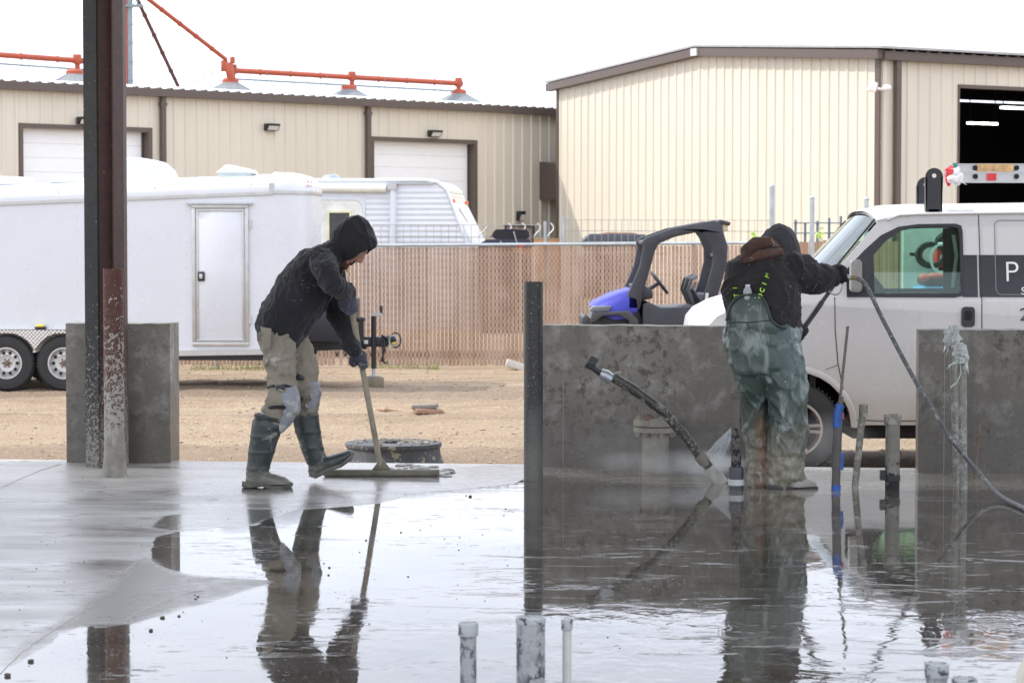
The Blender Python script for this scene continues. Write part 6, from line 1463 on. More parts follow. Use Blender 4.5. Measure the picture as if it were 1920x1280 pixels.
def hood_mesh(Mh, st, rim_shear=.03, thick=.012, peak=.0):
    mb = MB(); outer_, inner_ = [], []
    for f_, ru, rl, cu in st:
        ro, ri = [], []
        for k in range(28):
            q = 2*math.pi*k/28; sn, cs = math.sin(q), math.cos(q); sh = rim_shear*max(0, (f_+.05)/.15)*sn
            ro.append(V(f_+sh, rl*cs, cu+ru*sn+peak*max(0, sn)**3)); ri.append(V(f_+sh+(thick if f_ < -.05 else 0), max(rl-thick, .004)*cs, cu+max(ru-thick, .004)*sn+peak*max(0, sn)**3))
        outer_.append(ro); inner_.append(ri)
    mb.rings(outer_+list(reversed(inner_)), cap=True); return mb.xf(Mh)
def glove(c, axis, palm, wrist, rh, mirror=1, s=1.0):
    """a gloved hand closed round a bar: palm, four curled fingers of unequal length, opposed thumb"""
    a = Vector(axis).normalized(); n = Vector(palm); n = (n-a*n.dot(a)).normalized(); t_ = a.cross(n)*mirror; c = Vector(c); mb = MB()
    R3 = Matrix(((t_.x, a.x, n.x), (t_.y, a.y, n.y), (t_.z, a.z, n.z)))
    pc = c+n*(rh+.020*s)-t_*.008
    mb.ball(pc, (.040*s, .043*s, .021*s), rot=R3); mb.ball(pc-t_*.018*s, (.028*s, .040*s, .021*s), rot=R3)
    rf_ = .0118*s
    for i, (off, end, k_) in enumerate(((.033, 235, .95), (.011, 262, 1.0), (-.012, 252, .98), (-.034, 222, .86))):
        pts = []
        for j in range(7):
            q = math.radians(lerp(38, end, j/6)); rr = rh+rf_*.95+(.006*s if j < 2 else 0)
            pts.append((c + a*(off*s+.002*j*(1 if i < 2 else -1)*.4) + n*(rr*math.cos(q)) + t_*(rr*math.sin(q)), rf_*k_*(1.08-.035*j), rf_*k_*(1.08-.035*j)))
        k1 = (pc+t_*.026*s+a*off*s, rf_*1.15, rf_*1.15)
        mb.limb([k1]+pts, n=10, side=tuple(a))
    pts = []
    for j in range(5):
        q = math.radians(lerp(-35, -150, j/4)); rr = rh+rf_*1.05
        pts.append((c+a*((.040-.012*j/4)*s)+n*(rr*math.cos(q))+t_*(rr*math.sin(q)), rf_*(1.22-.07*j), rf_*(1.22-.07*j)))
    mb.limb([(pc-t_*.026*s+a*.020*s, .017*s, .017*s)]+pts, n=10, side=tuple(a))
    w = Vector(wrist); mb.limb([(pc, .034*s, .022*s), (pc.lerp(w, .55), .032*s, .026*s), (w, .036*s, .033*s)], side=tuple(n)); return mb

# ---- worker with the squeegee
D1 = 13.55; K = D1/F
def Q(px, py, dy=0.0): return P(px, py, D1+dy)
h_top, h_bot = P(654, 552, D1-.06), P(714, 878, 14.10)
hax = (h_bot-h_top).normalized()
def hp(px, py):                                # point of the handle nearest that height
    f_ = (py-552)/(878-552); return h_top.lerp(h_bot, f_)
w1 = thing('person', 'person in black hoodie, khaki trousers and rubber boots pushing a wide floor squeegee', 'person', (Q(520, 900).x, D1, 0))
NEAR, FAR = -.11, .12
neck_c = Q(640, 462, .0)
hc = Q(659, 457, .01); Mh, hm = head(w1, hc, (.60, -.06, -.80), (.80, 0, .60))
body = MB(); body.add(hm.v, hm.f)
body.limb([(Q(650, 470), .055, .055), (Q(630, 480), .06, .06), (Q(612, 492), .08, .12), (Q(590, 520), .11, .15), (Q(560, 562), .12, .15), (Q(532, 600), .12, .15)])
# near arm (right), far arm (left)
armN = [(Q(603, 487, -.19), .075, .07), (Q(612, 510, -.30), .066, .066), (Q(622, 530, -.36), .062, .060), (Q(636, 540, -.27), .055, .055), (Q(648, 549, -.16), .048, .045)]
armF = [(Q(618, 510, .15), .085, .075), (Q(628, 552, .17), .075, .07), (Q(638, 592, .18), .068, .065), (Q(649, 622, .14), .055, .055), (Q(661, 650, .07), .042, .042)]
body.limb([(p, a*.72, b*.72) for p, a, b in armN]); body.limb([(p, a*.72, b*.72) for p, a, b in armF])
legN = [(Q(520, 612, NEAR), .100, .095), (Q(523, 655, NEAR), .088, .088), (Q(527, 700, NEAR), .076, .08), (Q(529, 735, NEAR), .066, .07), (Q(520, 768, NEAR), .060, .062), (Q(504, 800, NEAR-.01), .060, .06), (Q(490, 850, NEAR-.02), .05, .05), (Q(484, 893, NEAR-.02), .04, .04)]
legF = [(Q(540, 615, FAR-.02), .095, .09), (Q(556, 655, FAR), .082, .085), (Q(570, 698, FAR+.02), .072, .078), (Q(578, 735, FAR+.03), .064, .068), (Q(578, 770, FAR+.04), .058, .06), (Q(586, 825, FAR+.05), .05, .05), (Q(596, 872, FAR+.06), .04, .04)]
body.limb([(p, a*.75, b*.75) for p, a, b in legN]); body.limb([(p, a*.75, b*.75) for p, a, b in legF])
body.limb([(Q(520, 600, NEAR*.6), .11, .10), (Q(536, 606, FAR*.6), .11, .10)])
b1 = solid(body, 'body', m_skin, w1, .0075, 3)
eyes(w1, Mh, w1)
mb = MB(); mb.ball((.060, 0, -.105), (.040, .040, .026)); mb.ball((.040, 0, -.098), (.048, .054, .034)); mb.ball((.088, 0, -.066), (.012, .022, .013)); mb.ball((.0885, 0, -.046), (.010, .024, .007))
for sy in (-1, 1): mb.ball((.022, .050*sy, -.070), (.032, .020, .045))
solid(mb.xf(Mh), 'beard', m_beard, w1, .005, 3, lambda p, n: .003*fbm(p*90, 3))
m_hoodie = fabric('black_hoodie', (.010, .010, .013), (.019, .019, .024), fleck=((.30, .30, .29), 46, .11), bump=.5, layers=[((.25, .25, .24), 34, .2, .70, 1.4, .76, 20, (1, 1, 1))], sheen=.15)
mb = MB()
mb.limb([(Q(525, 616), .140, .192), (Q(537, 594), .152, .192), (Q(562, 556), .158, .198), (Q(583, 524), .150, .205), (Q(601, 497), .122, .200), (Q(618, 479), .080, .145), (Q(636, 466), .056, .085)])
mb.limb([(Q(542, 612, -.10), .065, .05), (Q(553, 630, -.10), .040, .050)]); mb.limb([(Q(545, 612, .08), .05, .06), (Q(557, 626, .08), .030, .045)])
mb.limb([(Q(540, 605, -.12), .07, .06), (Q(546, 628, .0), .05, .10)])
mb.limb([(Q(604, 490, -.10), .085, .08)]+armN); mb.limb([(Q(606, 498, .10), .085, .08)]+armF)
mb.limb([(Q(648, 545, -.17), .050, .048), (Q(652, 551, -.135), .043, .04)]); mb.limb([(Q(658, 645, .085), .047, .045), (Q(665, 657, .05), .040, .038)])
hoodie = solid(mb, 'hoodie', m_hoodie, w1, .0078, 4, lambda p, n: folds(.007, .010, 4.2, (1, 1, .8), 3)(p, n)+folds(.0, .006, 13, (1.4, 1, .7), 6)(p, n))
st = [(-.132, .018, .016, .03), (-.126, .055, .05, .03), (-.108, .090, .078, .026), (-.075, .114, .096, .020), (-.030, .125, .105, .012), (.010, .124, .106, .004), (.045, .117, .100, -.002), (.068, .107, .094, -.006), (.080, .100, .089, -.008)]
mb = hood_mesh(Mh, st, .020, .012, .012)
mb.limb([(Q(645, 446, .0), .050, .085), (Q(634, 462, .0), .056, .095), (Q(622, 474, .0), .062, .11)])
# carve the face opening again by keeping the drape behind the head
solid(mb, 'hood', m_hoodie, hoodie, .0065, 3, folds(.004, .007, 6.5, (1, 1, 1), 8))
m_khaki = fabric('khaki_trousers', (.24, .21, .165), (.35, .315, .25), layers=[((.10, .085, .065), 5, .5, .52, 1.0, .60, 8, (1, 1, 1)), ((.45, .43, .39), 14, .4, .56, .9, .66, 14, (1, 1, .6))], bump=.5)
mb = MB()
mb.limb([(Q(521, 624, NEAR*.6), .096, .11), (Q(519, 635, NEAR*.9), .106, .10)]+[(p, a*1.03, b*1.05) for p, a, b in legN[1:4]]+[(Q(529, 722, NEAR), .082, .086)])
mb.limb([(Q(536, 622, FAR*.6), .09, .11)]+[(p, a*1.02, b*1.05) for p, a, b in legF[:5]])
mb.limb([(Q(528, 735, NEAR), .068, .072), (Q(519, 765, NEAR), .066, .068), (Q(507, 792, NEAR-.01), .068, .066), (Q(501, 810, NEAR-.01), .06, .06)])
for px, py, r in ((512, 752, .045), (507, 768, .05), (504, 785, .045)): mb.ball(Q(px, py, NEAR-.02), (r, .05, .03))
def khdisp(p, n):
    d = folds(.007, .011, 6, (1, 1, 1.5), 1)(p, n)+folds(.0, .006, 14, (.8, 1, 1.6), 9)(p, n); return d
tr_ = solid(mb, 'trousers', m_khaki, w1, .0085, 4, khdisp)
mb = MB(); mb.plate([(488, 612), (509, 616), (507, 650), (500, 655), (491, 640)], [], .006, lambda x, y, w: Q(x, y, NEAR-.118-w)); 
for k_ in range(5): pass
build(mb, 'pocket', m_khaki, tr_, world=True, smooth=0)
mb = MB(); mb.limb([(Q(504, 602, NEAR*.5), .10, .135), (Q(500, 606, NEAR*.5), .09, .13)]); 
# knee pads
m_pad = fabric('knee_pad', (.22, .235, .265), (.33, .35, .38), layers=[((.42, .42, .40), 16, 0, .50, 1, .58, 12, (1, 1, 1)), ((.06, .065, .075), 9, 0, .62, 1, .6, 10, (1, 1, 1))], rough=.55, bump=.3, wv=60)
for lst, lst2, yy in (([(534, 724, .060, .080), (542, 748, .064, .084), (548, 768, .050, .076)], [(543, 766, .052, .070), (533, 786, .052, .062), (523, 803, .036, .054)], NEAR), ([(569, 706, .058, .078), (582, 724, .058, .080), (591, 738, .040, .070)], [(587, 740, .042, .068), (585, 757, .046, .060), (581, 770, .036, .054)], FAR+.03)):
    mb = MB(); mb.limb([(Q(x, y, yy), a, b) for x, y, a, b in lst]); pd_ = solid(mb, 'knee_pad', m_pad, w1, .006, 2, lambda p, n: .003*fbm(p*30, 2))
    mb = MB(); mb.limb([(Q(x, y, yy-.004), a*.95, b*1.02) for x, y, a, b in lst2]); solid(mb, 'shin_plate', m_pad, pd_, .006, 1, lambda p, n: .002*fbm(p*40, 2))
    x, y = lst[0][:2]; mb = MB()
    for (xx, y0_, dx) in ((x-8, y+2, 24), (x-14, y+42 if yy < 0 else y+44, 22)):
        pts = [Q(xx+dx*math.cos(q), y0_+3*math.sin(q), yy+.084*math.sin(q)) for q in [2*math.pi*k_/20 for k_ in range(21)]]; mb.tube(pts, .010, 6, False)
    build(mb, 'strap', m_black, pd_, world=True)
    mb = MB(); mb.box(Q(x-8, y+2, yy-.088), (.05, .012, .03)); build(mb, 'buckle', m_black, pd_, world=True, bevel=.004)
# boots
t = NT('boot_rubber'); v = t.co(); nb = t.noise(14, 5, .65, v); n2_ = t.noise(4, 4, .6, v); vo = t.voro(55, v); z = t.z()
c_ = t.mix(t.mr(n2_, .35, .65), (.020, .028, .028), (.070, .082, .078)); spx = t.math('MAXIMUM', t.math('MULTIPLY', t.mr(t.noise(40, 4, .7, v), .50, .58), t.mr(n2_, .46, .58)), t.mr(nb, .58, .68)); spx = t.math('MAXIMUM', spx, t.math('MULTIPLY', 0.0, 1.0)); spx = t.math('MAXIMUM', spx, t.math('MULTIPLY', t.mr(vo, .12, .18, 1, 0), t.mr(n2_, .45, .55)))
c_ = t.mix(t.math('MULTIPLY', spx, .85), c_, (.30, .30, .27)); c_ = t.mix(t.mr(t.math('ADD', z, t.math('MULTIPLY', nb, .08)), .09, .16, .75, 0), c_, (.20, .195, .165)); m_boot = t.fin(c_, t.mix(spx, .38, .8), 0, t.bump(spx, .4, .002))
t = NT('boot_muddy'); nb = t.noise(9, 5, .6); m_bootm = t.fin(t.mix(t.mr(nb, .4, .6), (.24, .23, .19), (.36, .35, .31)), .6, 0, t.bump(nb, .4, .004)); m_sole = M('boot_sole', (.11, .108, .09), .6, var=.5, vs=20)
bts = [([(501, 796, .086, .078), (495, 822, .078, .072), (489, 852, .070, .064), (484, 876, .064, .056), (480, 893, .060, .05)],
        [(470, 899, .036, .044), (490, 897, .046, .046), (512, 901, .040, .048), (532, 905, .034, .047), (541, 908, .022, .038)],
        [(454, 901), (453, 912), (462, 915), (478, 914), (492, 912), (500, 916), (520, 918), (545, 916), (550, 908), (549, 903), (520, 909), (480, 906)], NEAR-.02),
       ([(572, 777, .078, .074), (577, 805, .072, .068), (585, 838, .064, .060), (592, 860, .060, .052)],
        [(590, 878, .044, .044), (602, 872, .048, .046), (622, 865, .038, .048), (642, 858, .034, .047), (657, 850, .024, .038)],
        [(577, 880), (580, 893), (592, 897), (606, 890), (616, 884), (640, 876), (660, 862), (664, 852), (658, 852), (640, 868), (612, 878), (596, 886)], FAR+.06)]
for k_, (sh, ftp, sole, yy) in enumerate(bts):
    mb = MB(); mb.limb([(Q(x, y, yy), a, b) for x, y, a, b in sh]); mb.limb([(Q(x, y, yy), a, b) for x, y, a, b in ftp])
    bt = solid(mb, 'boot', m_boot, w1, .007, 3, lambda p, n: .002*fbm(p*14, 2)+.0025*max(0, math.sin(p.z*70))**8)
    mb = MB(); mb.plate([(x, y) for x, y in sole], [], .096, lambda x, y, w: Q(x, y, yy-.048+w)); build(mb, 'sole', m_sole, bt, world=True, bevel=.007)
    x, y, a, b = sh[0]; mb = MB(); d_ = (Q(*sh[1][:2], yy)-Q(x, y, yy)).normalized(); sd = V(0, 1, 0); u_ = sd.cross(d_).normalized(); cc_ = Q(x, y, yy)-d_*.045
    mb.tube([cc_+u_*a*.88*math.cos(q)+sd*b*.88*math.sin(q) for q in [2*math.pi*j/24 for j in range(25)]], .007, 8, False); mb.tube([cc_+d_*.012+u_*a*.95*math.cos(q)+sd*b*.95*math.sin(q) for q in [2*math.pi*j/24 for j in range(25)]], .0045, 8, False)
    build(mb, 'boot_rim', m_boot, bt, world=True)
m_glove = fabric('work_glove', (.055, .055, .085), (.10, .10, .14), layers=[((.22, .22, .24), 30, 0, .62, 1.4, .6, 12, (1, 1, 1))], bump=.5, rough=.8)
solid(glove(hp(0, 568), -hax, (-.55, -.55, .35), Q(649, 550, -.155), .0165, 1, 1.12), 'glove', m_glove, w1, .0042, 2)
solid(glove(hp(0, 672), -hax, (-.75, .5, .35), Q(664, 656, .055), .0165, -1, 1.02), 'glove', m_glove, w1, .0042, 2)
# the tool
sq = thing('floor_squeegee', 'wide wooden handled floor squeegee lying on the wet slab', 'squeegee', tuple(G(715, 890)))
m_wood = M('handle_wood', (.36, .31, .23), .6, var=.3, vs=9, bump=.2, splat=[((.34, .33, .30), 30, 0, .56, 1.4, .7)])
mb = MB(); mb.tube([h_top-hax*.02, h_top.lerp(h_bot, .5), h_bot], [.0165, .0165, .017], 14); build(mb, 'handle', m_wood, sq, world=True)
m_blade = M('blade_muddy', (.15, .135, .10), .5, var=.35, vs=10, bump=.3)
a_, b_ = G(607, 892), G(824, 893); a_.y = b_.y = 14.08
mb = MB(); mb.bx(a_.x, b_.x, 14.06, 14.10, .006, .042); build(mb, 'blade_frame', m_blade, sq, world=True, bevel=.004)
mb = MB(); mb.bx(a_.x+.01, b_.x-.01, 14.072, 14.082, .0005, .008); build(mb, 'rubber_blade', m_black, sq, world=True)
mb = MB(); c_ = P(715, 880, 14.07); mb.add([c_+V(-.055, 0, -.0), c_+V(.055, 0, 0), c_+V(.012, 0, .055), c_+V(-.012, 0, .055)]+[c_+V(-.055, .02, -.0), c_+V(.055, .02, 0), c_+V(.012, .02, .055), c_+V(-.012, .02, .055)], [(0, 1, 2, 3), (7, 6, 5, 4), (0, 4, 5, 1), (1, 5, 6, 2), (2, 6, 7, 3), (3, 7, 4, 0)]); build(mb, 'bracket', m_blade, sq, world=True, bevel=.003)
# slurry pushed up by the squeegee
mb = MB(); rnd = random.Random(12)
for k_ in range(26):
    px = rnd.choice((rnd.uniform(725, 850), rnd.uniform(825, 845))); p_ = G(px, rnd.uniform(872, 880) if px < 815 else rnd.uniform(880, 893)); s_ = rnd.uniform(.008, .024)
    m2 = crumple(p_+V(0, 0, s_*.15), s_*2.0, s_*1.6, s_*.55, k_, 12, 6, 30, .4); mb.add(m2.v, m2.f)
tag(build(mb, 'wet_slurry', M('slurry_grey', (.30, .29, .26), .3, var=.3, vs=30), smooth=50), 'lumps of grey slurry pushed up behind the squeegee blade', 'slurry', kind='stuff')

# ---- worker in green bib overalls, from behind
D2 = 13.45
def R_(px, py, dy=0.0): return P(px, py, D2+dy)
w2 = thing('person', 'hooded person seen from behind in muddy green bib overalls holding a pressure washer gun', 'person', (R_(1440, 900).x, D2, 0))
def px2(v): return v*D2/F
Mh2, hm2 = head(w2, R_(1462, 470, .24), (.45, .62, -.66), (.35, .40, .85))
arm2R = [(R_(1478, 508, .10), px2(37), .10), (R_(1502, 512, .14), px2(35), .10), (R_(1527, 524, .18), px2(29), .092), (R_(1545, 521, .20), px2(25), .08), (R_(1560, 517, .22), px2(18), .06)]
arm2L = [(R_(1392, 512, .08), px2(34), .10), (R_(1380, 550, .06), px2(26), .085), (R_(1388, 590, .14), px2(24), .08), (R_(1430, 606, .34), px2(20), .065), (R_(1478, 622, .44), px2(13), .045)]
torso2 = [(R_(1434, 612, .02), px2(66), .165), (R_(1432, 585, .04), px2(69), .172), (R_(1433, 552, .07), px2(67), .172), (R_(1438, 520, .11), px2(63), .162), (R_(1444, 496, .15), px2(50), .14), (R_(1450, 478, .19), px2(32), .105), (R_(1458, 468, .22), px2(22), .08)]
legL2 = [(R_(1408, 655, .03), px2(44), .13), (R_(1411, 700, .04), px2(36), .125), (R_(1413, 745, .07), px2(25), .11), (R_(1417, 790, .09), px2(22), .10), (R_(1420, 840, .10), px2(20), .092), (R_(1422, 885, .08), px2(18), .085), (R_(1422, 908, .08), px2(17), .08)]
legR2 = [(R_(1458, 655, .0), px2(44), .135), (R_(1468, 700, .0), px2(41), .135), (R_(1477, 750, -.02), px2(34), .125), (R_(1477, 800, -.02), px2(33), .115), (R_(1473, 850, .0), px2(34), .11), (R_(1473, 882, .0), px2(33), .108), (R_(1470, 897, .0), px2(30), .10)]
body = MB(); body.add(hm2.v, hm2.f)
for l, k_ in ((torso2, .8), (arm2R, .62), (arm2L, .62), (legL2, .6), (legR2, .6)): body.limb([(p, a*k_, b*k_) for p, a, b in l])
body.limb([(R_(1432, 640, .02), .15, .12), (R_(1433, 610, .03), .15, .12)]); body.limb([(R_(1464, 895, .0), .05, .05), (R_(1500, 908, -.02), .03, .035)]); body.limb([(R_(1422, 900, .08), .05, .05), (R_(1424, 908, .16), .03, .035)])
b2 = solid(body, 'body', m_skin, w2, .009, 3); eyes(w2, Mh2, w2)
m_jkt = fabric('black_jacket', (.013, .012, .013), (.024, .022, .023), fleck=((.34, .34, .33), 40, .11), layers=[((.22, .22, .21), 22, .8, .66, 1.25, .78, 16, (1, 1, 1))], bump=.5, sheen=.1)
mb = MB(); mb.limb(torso2[:6]); mb.limb(arm2R); mb.limb([(R_(1410, 508, .10), px2(36), .11)]+arm2L)
mb.limb([(R_(1470, 595, .02), px2(32), .11), (R_(1476, 612, .03), px2(27), .10)])
jk2 = solid(mb, 'jacket', m_jkt, w2, .008, 3, lambda p, n: folds(.007, .010, 4.5, (1, 1, 1), 11)(p, n)+folds(.0, .006, 12, (.8, 1, 1.3), 4)(p, n))
st2 = [(-.130, .02, .02, .02), (-.120, .06, .055, .02), (-.095, .092, .085, .018), (-.05, .112, .10, .012), (0, .118, .105, .006), (.04, .112, .10, 0), (.07, .102, .094, -.004)]
m_hood2 = fabric('grey_hood', (.040, .042, .048), (.065, .067, .075), bump=.4)
solid(hood_mesh(Mh2, st2, .03, .012, .01), 'hood', m_hood2, w2, .007, 3, folds(.003, .006, 9, (1, 1, 1), 2))
m_brn2 = fabric('brown_collar', (.055, .028, .020), (.115, .060, .042), layers=[((.24, .21, .18), 26, .9, .62, 1.5, .6, 10, (1, 1, 1))], bump=.7)
mb = MB(); mb.limb([(R_(1396, 488, .02), px2(9), .04), (R_(1401, 470, .06), px2(12), .05), (R_(1418, 459, .10), px2(14), .07), (R_(1440, 456, .12), px2(12), .07), (R_(1457, 466, .12), px2(9), .05)]); mb.limb([(R_(1399, 490, .0), px2(6), .04), (R_(1425, 480, .01), px2(10), .06), (R_(1458, 474, .06), px2(8), .05)])
solid(mb, 'brown_hood', m_brn2, jk2, .006, 2, folds(.004, .006, 11, (1, 1, 1), 5))
# overalls
t = NT('green_oilskin'); v = t.co(); a = t.noise(2.6, 5, .6, v); b = t.noise(9, 5, .65, v); c = t.noise(30, 4, .6, v); z = t.z(); sx = t.n('ShaderNodeSeparateXYZ'); t.l(v, sx.inputs[0])
col = t.mix(t.mr(a, .35, .65), (.045, .068, .055), (.090, .122, .105))
col = t.mix(t.math('MULTIPLY', t.mr(sx.outputs[0], -.02, .12), t.mr(z, .45, .8)), col, (.085, .125, .135))
sm = t.noise(6, 5, .65, t.co((1.3, 1.3, .7), loc=(2, 0, 1)), dist=.8); col = t.mix(t.mr(sm, .49, .62, 0, .85), col, (.28, .33, .31))
vo = t.voro(26, v); col = t.mix(t.math('MULTIPLY', t.mr(vo, .10, .16, 1, 0), t.mr(b, .5, .6)), col, (.38, .42, .42))
mudf = t.mr(t.math('ADD', z, t.math('MULTIPLY', t.math('SUBTRACT', b, .5), .6)), .12, .42, 1, 0)
col = t.mix(t.math('MULTIPLY', mudf, .85), col, t.mix(t.mr(c, .4, .6), (.20, .175, .125), (.34, .32, .26)))
tanx = t.math('MULTIPLY', t.mr(sx.outputs[0], -.085, -.06), t.mr(t.math('ADD', sx.outputs[0], t.math('MULTIPLY', t.math('SUBTRACT', b, .5), .05)), -.022, .0, 1, 0)); tanx = t.math('MULTIPLY', tanx, t.mr(z, .36, .46, 1, 0)); col = t.mix(t.math('MULTIPLY', tanx, .85), col, (.17, .105, .06))
wht = t.math('MULTIPLY', t.mr(t.noise(13, 4, .6, t.co(loc=(8, 0, 0))), .60, .68), t.mr(z, .2, .6, 1, 0)); col = t.mix(wht, col, (.42, .44, .44))
m_ovr = t.fin(col, t.mr(b, .3, .7, .30, .55), 0, t.bump(t.math('ADD', b, t.math('MULTIPLY', c, .4)), .4, .004))
mb = MB(); mb.limb([(R_(1430, 618, .03), px2(72), .19), (R_(1430, 640, .02), px2(71), .19), (R_(1434, 665, .02), px2(67), .185), (R_(1438, 690, .02), px2(62), .175)], capk=.12); mb.limb(legL2); mb.limb(legR2)
mb.limb([(R_(1378, 628, .0), px2(16), .08), (R_(1366, 642, .0), px2(9), .05)])
mb.limb([(R_(1470, 885, .0), px2(36), .115), (R_(1462, 898, .0), px2(30), .10)]); mb.limb([(R_(1490, 890, -.02), px2(18), .08), (R_(1500, 895, -.02), px2(12), .06)])
def ovdisp(p, n):
    q = Vector((p.x*1.5, p.y*1.5, p.z*.8)); d = .011*fbm(q*5, 3)+.010*(max(0, ridged(Vector((q.x*9, q.y*9, q.z*14+q.x*8)))-.6))*2+.034*max(0, ridged(q*3.6+Vector((0, 0, noise.noise(q*3)))) - .55)
    if p.z < .22: d += .012*noise.noise(Vector((p.x*9, p.y*9, p.z*26)))
    return d
ov = solid(mb, 'overalls', m_ovr, w2, .009, 2, ovdisp)
def onback(px, py, out=.0):
    """point lying on the rounded back of the jacket at that picture position"""
    f_ = None
    cen = [(612, 1434, .02, 66, .165), (585, 1432, .04, 69, .172), (552, 1433, .07, 67, .172), (520, 1438, .11, 63, .162), (496, 1444, .15, 50, .14), (478, 1450, .19, 32, .105)]
    py_ = max(478, min(612, py))
    for i in range(len(cen)-1):
        if cen[i][0] >= py_ >= cen[i+1][0]:
            k_ = (cen[i][0]-py_)/(cen[i][0]-cen[i+1][0]); cx, dy, rx, ry = [lerp(cen[i][j], cen[i+1][j], k_) for j in (1, 2, 3, 4)]; break
    q = max(-.97, min(.97, (px-cx)/rx)); return R_(px, py, dy-ry*math.sqrt(1-q*q)-.016-out)
mb = MB(); bibl = [(1362, 628), (1363, 600), (1368, 576), (1378, 560), (1392, 552), (1410, 551), (1427, 555), (1437, 570), (1443, 596), (1446, 628)]
NB = 26; rows_ = []
def bib_x(y):
    L_ = [(640, 1357, 1501), (628, 1359, 1496), (620, 1360, 1478), (611, 1361, 1457), (600, 1363, 1446), (576, 1368, 1439), (562, 1377, 1433), (555, 1388, 1426), (551, 1398, 1414)]
    for i in range(len(L_)-1):
        if L_[i][0] >= y >= L_[i+1][0]:
            k_ = (L_[i][0]-y)/(L_[i][0]-L_[i+1][0]); return lerp(L_[i][1], L_[i+1][1], k_), lerp(L_[i][2], L_[i+1][2], k_)
    return L_[-1][1:]
ys_ = [640, 634, 628, 622, 616, 611, 606, 600, 588, 576, 568, 562, 558, 555, 553, 551]
vs_ = []
for y in ys_:
    x0, x1 = bib_x(y)
    for i in range(NB+1):
        x = lerp(x0, x1, i/NB); vs_.append(onback(x, y, .012+.007*noise.noise(Vector((x*.06, y*.03, 2)))-(.03*max(0, (y-612)/28)+.05*max(0, (x-1446)/54)*max(0, (y-618)/22))))
n_ = NB+1; m_n = len(vs_); fs_ = [(j*n_+i, j*n_+i+1, (j+1)*n_+i+1, (j+1)*n_+i) for j in range(len(ys_)-1) for i in range(NB)]
vs_ += [v+V(0, .012, 0) for v in vs_]; fs_ += [tuple(k_+m_n for k_ in reversed(f)) for f in fs_]
bd_ = [j*n_ for j in range(len(ys_))]+[(len(ys_)-1)*n_+i for i in range(1, n_)]+[j*n_+NB for j in range(len(ys_)-2, -1, -1)]+[i for i in range(NB-1, 0, -1)]
fs_ += [(bd_[i], bd_[(i+1) % len(bd_)], bd_[(i+1) % len(bd_)]+m_n, bd_[i]+m_n) for i in range(len(bd_))]
mb.add(vs_, fs_); bib = build(mb, 'bib', m_ovr, ov, world=True, smooth=60)
mb = MB(); pts = [onback(x, y, .018) for x, y in ((1362, 602), (1368, 578), (1378, 562), (1392, 554), (1412, 553), (1427, 557), (1437, 572), (1445, 597), (1456, 609), (1474, 616))]; mb.tube(smooth_path(pts), .008, 8); mb.tube(smooth_path([onback(x, y, .014) for x, y in ((1362, 605), (1385, 604), (1410, 604), (1445, 600))]), .004, 6); mb.tube(smooth_path([onback(x, y, .014) for x, y in ((1402, 606), (1403, 612), (1403, 616))]), .004, 6)
build(mb, 'hem', M('hem_dark', (.035, .05, .042), .6), bib, world=True)
# suspenders with lime lettering
m_strap = M('strap_black', (.012, .012, .013), .7); m_lime = M('lime_thread', (.50, .85, .07), .6, bump=0)
def suspender(pts, w, glyphs):
    P3 = smooth_path([onback(x, y, .016) for x, y in pts], 6); mb = MB(); rs = []
    for i, p in enumerate(P3):
        t_ = (P3[min(i+1, len(P3)-1)]-P3[max(i-1, 0)]).normalized(); s_ = t_.cross(V(0, 1, 0)).normalized()
        rs.append([p-s_*w, p+s_*w, p+s_*w+V(0, .006, 0), p-s_*w+V(0, .006, 0)])
    mb.rings(rs); o = build(mb, 'suspender', m_strap, ov, world=True, smooth=60)
    for k_, (f_, g) in enumerate(glyphs):
        i = min(len(P3)-2, int(f_*(len(P3)-1))); p = P3[i]; t_ = (P3[i+1]-P3[max(i-1, 0)]).normalized(); s_ = t_.cross(V(0, 1, 0)).normalized()
        nrm = V(0, -1, 0); u_ = t_; v_ = nrm.cross(u_).normalized()
        Mx = Matrix(((u_.x, v_.x, nrm.x, p.x), (u_.y, v_.y, nrm.y, p.y), (u_.z, v_.z, nrm.z, p.z), (0, 0, 0, 1))) @ Matrix.Translation(V(-.01, -.014, .004))
        text_mesh(g, .036, m_lime, o, Mx, 'lettering', .001, .0008, world=True)
suspender([(1424, 556), (1433, 530), (1443, 505), (1458, 480)], .012, [(.03, 'O'), (.20, 'C'), (.38, 'I'), (.52, 'N'), (.68, 'U'), (.88, 'T')])
suspender([(1380, 556), (1377, 535), (1377, 515), (1384, 498)], .008, [(.08, 'T'), (.3, 'I'), (.5, 'T'), (.72, 'L')])
# crumpled bottle top tucked in the bib
q = onback(1402, 545, .012); bt_ = thing('bottle', 'small crumpled clear bottle tucked into the back of the green bib', 'bottle', tuple(q))
mb = MB(); mb.lathe([(.022, -.05), (.024, -.02), (.023, .0), (.015, .018), (.012, .022), (.012, .03), (.002, .031)], q, 18); mb.v = [v+V(.003, 0, .002)*noise.noise(v*90) for v in mb.v]; build(mb, 'bottle_body', m_film, bt_, world=True, smooth=20)
mb = MB(); mb.lathe([(.0135, .022), (.0135, .034), (.002, .035)], q, 14); build(mb, 'bottle_cap', m_plw, bt_, world=True)
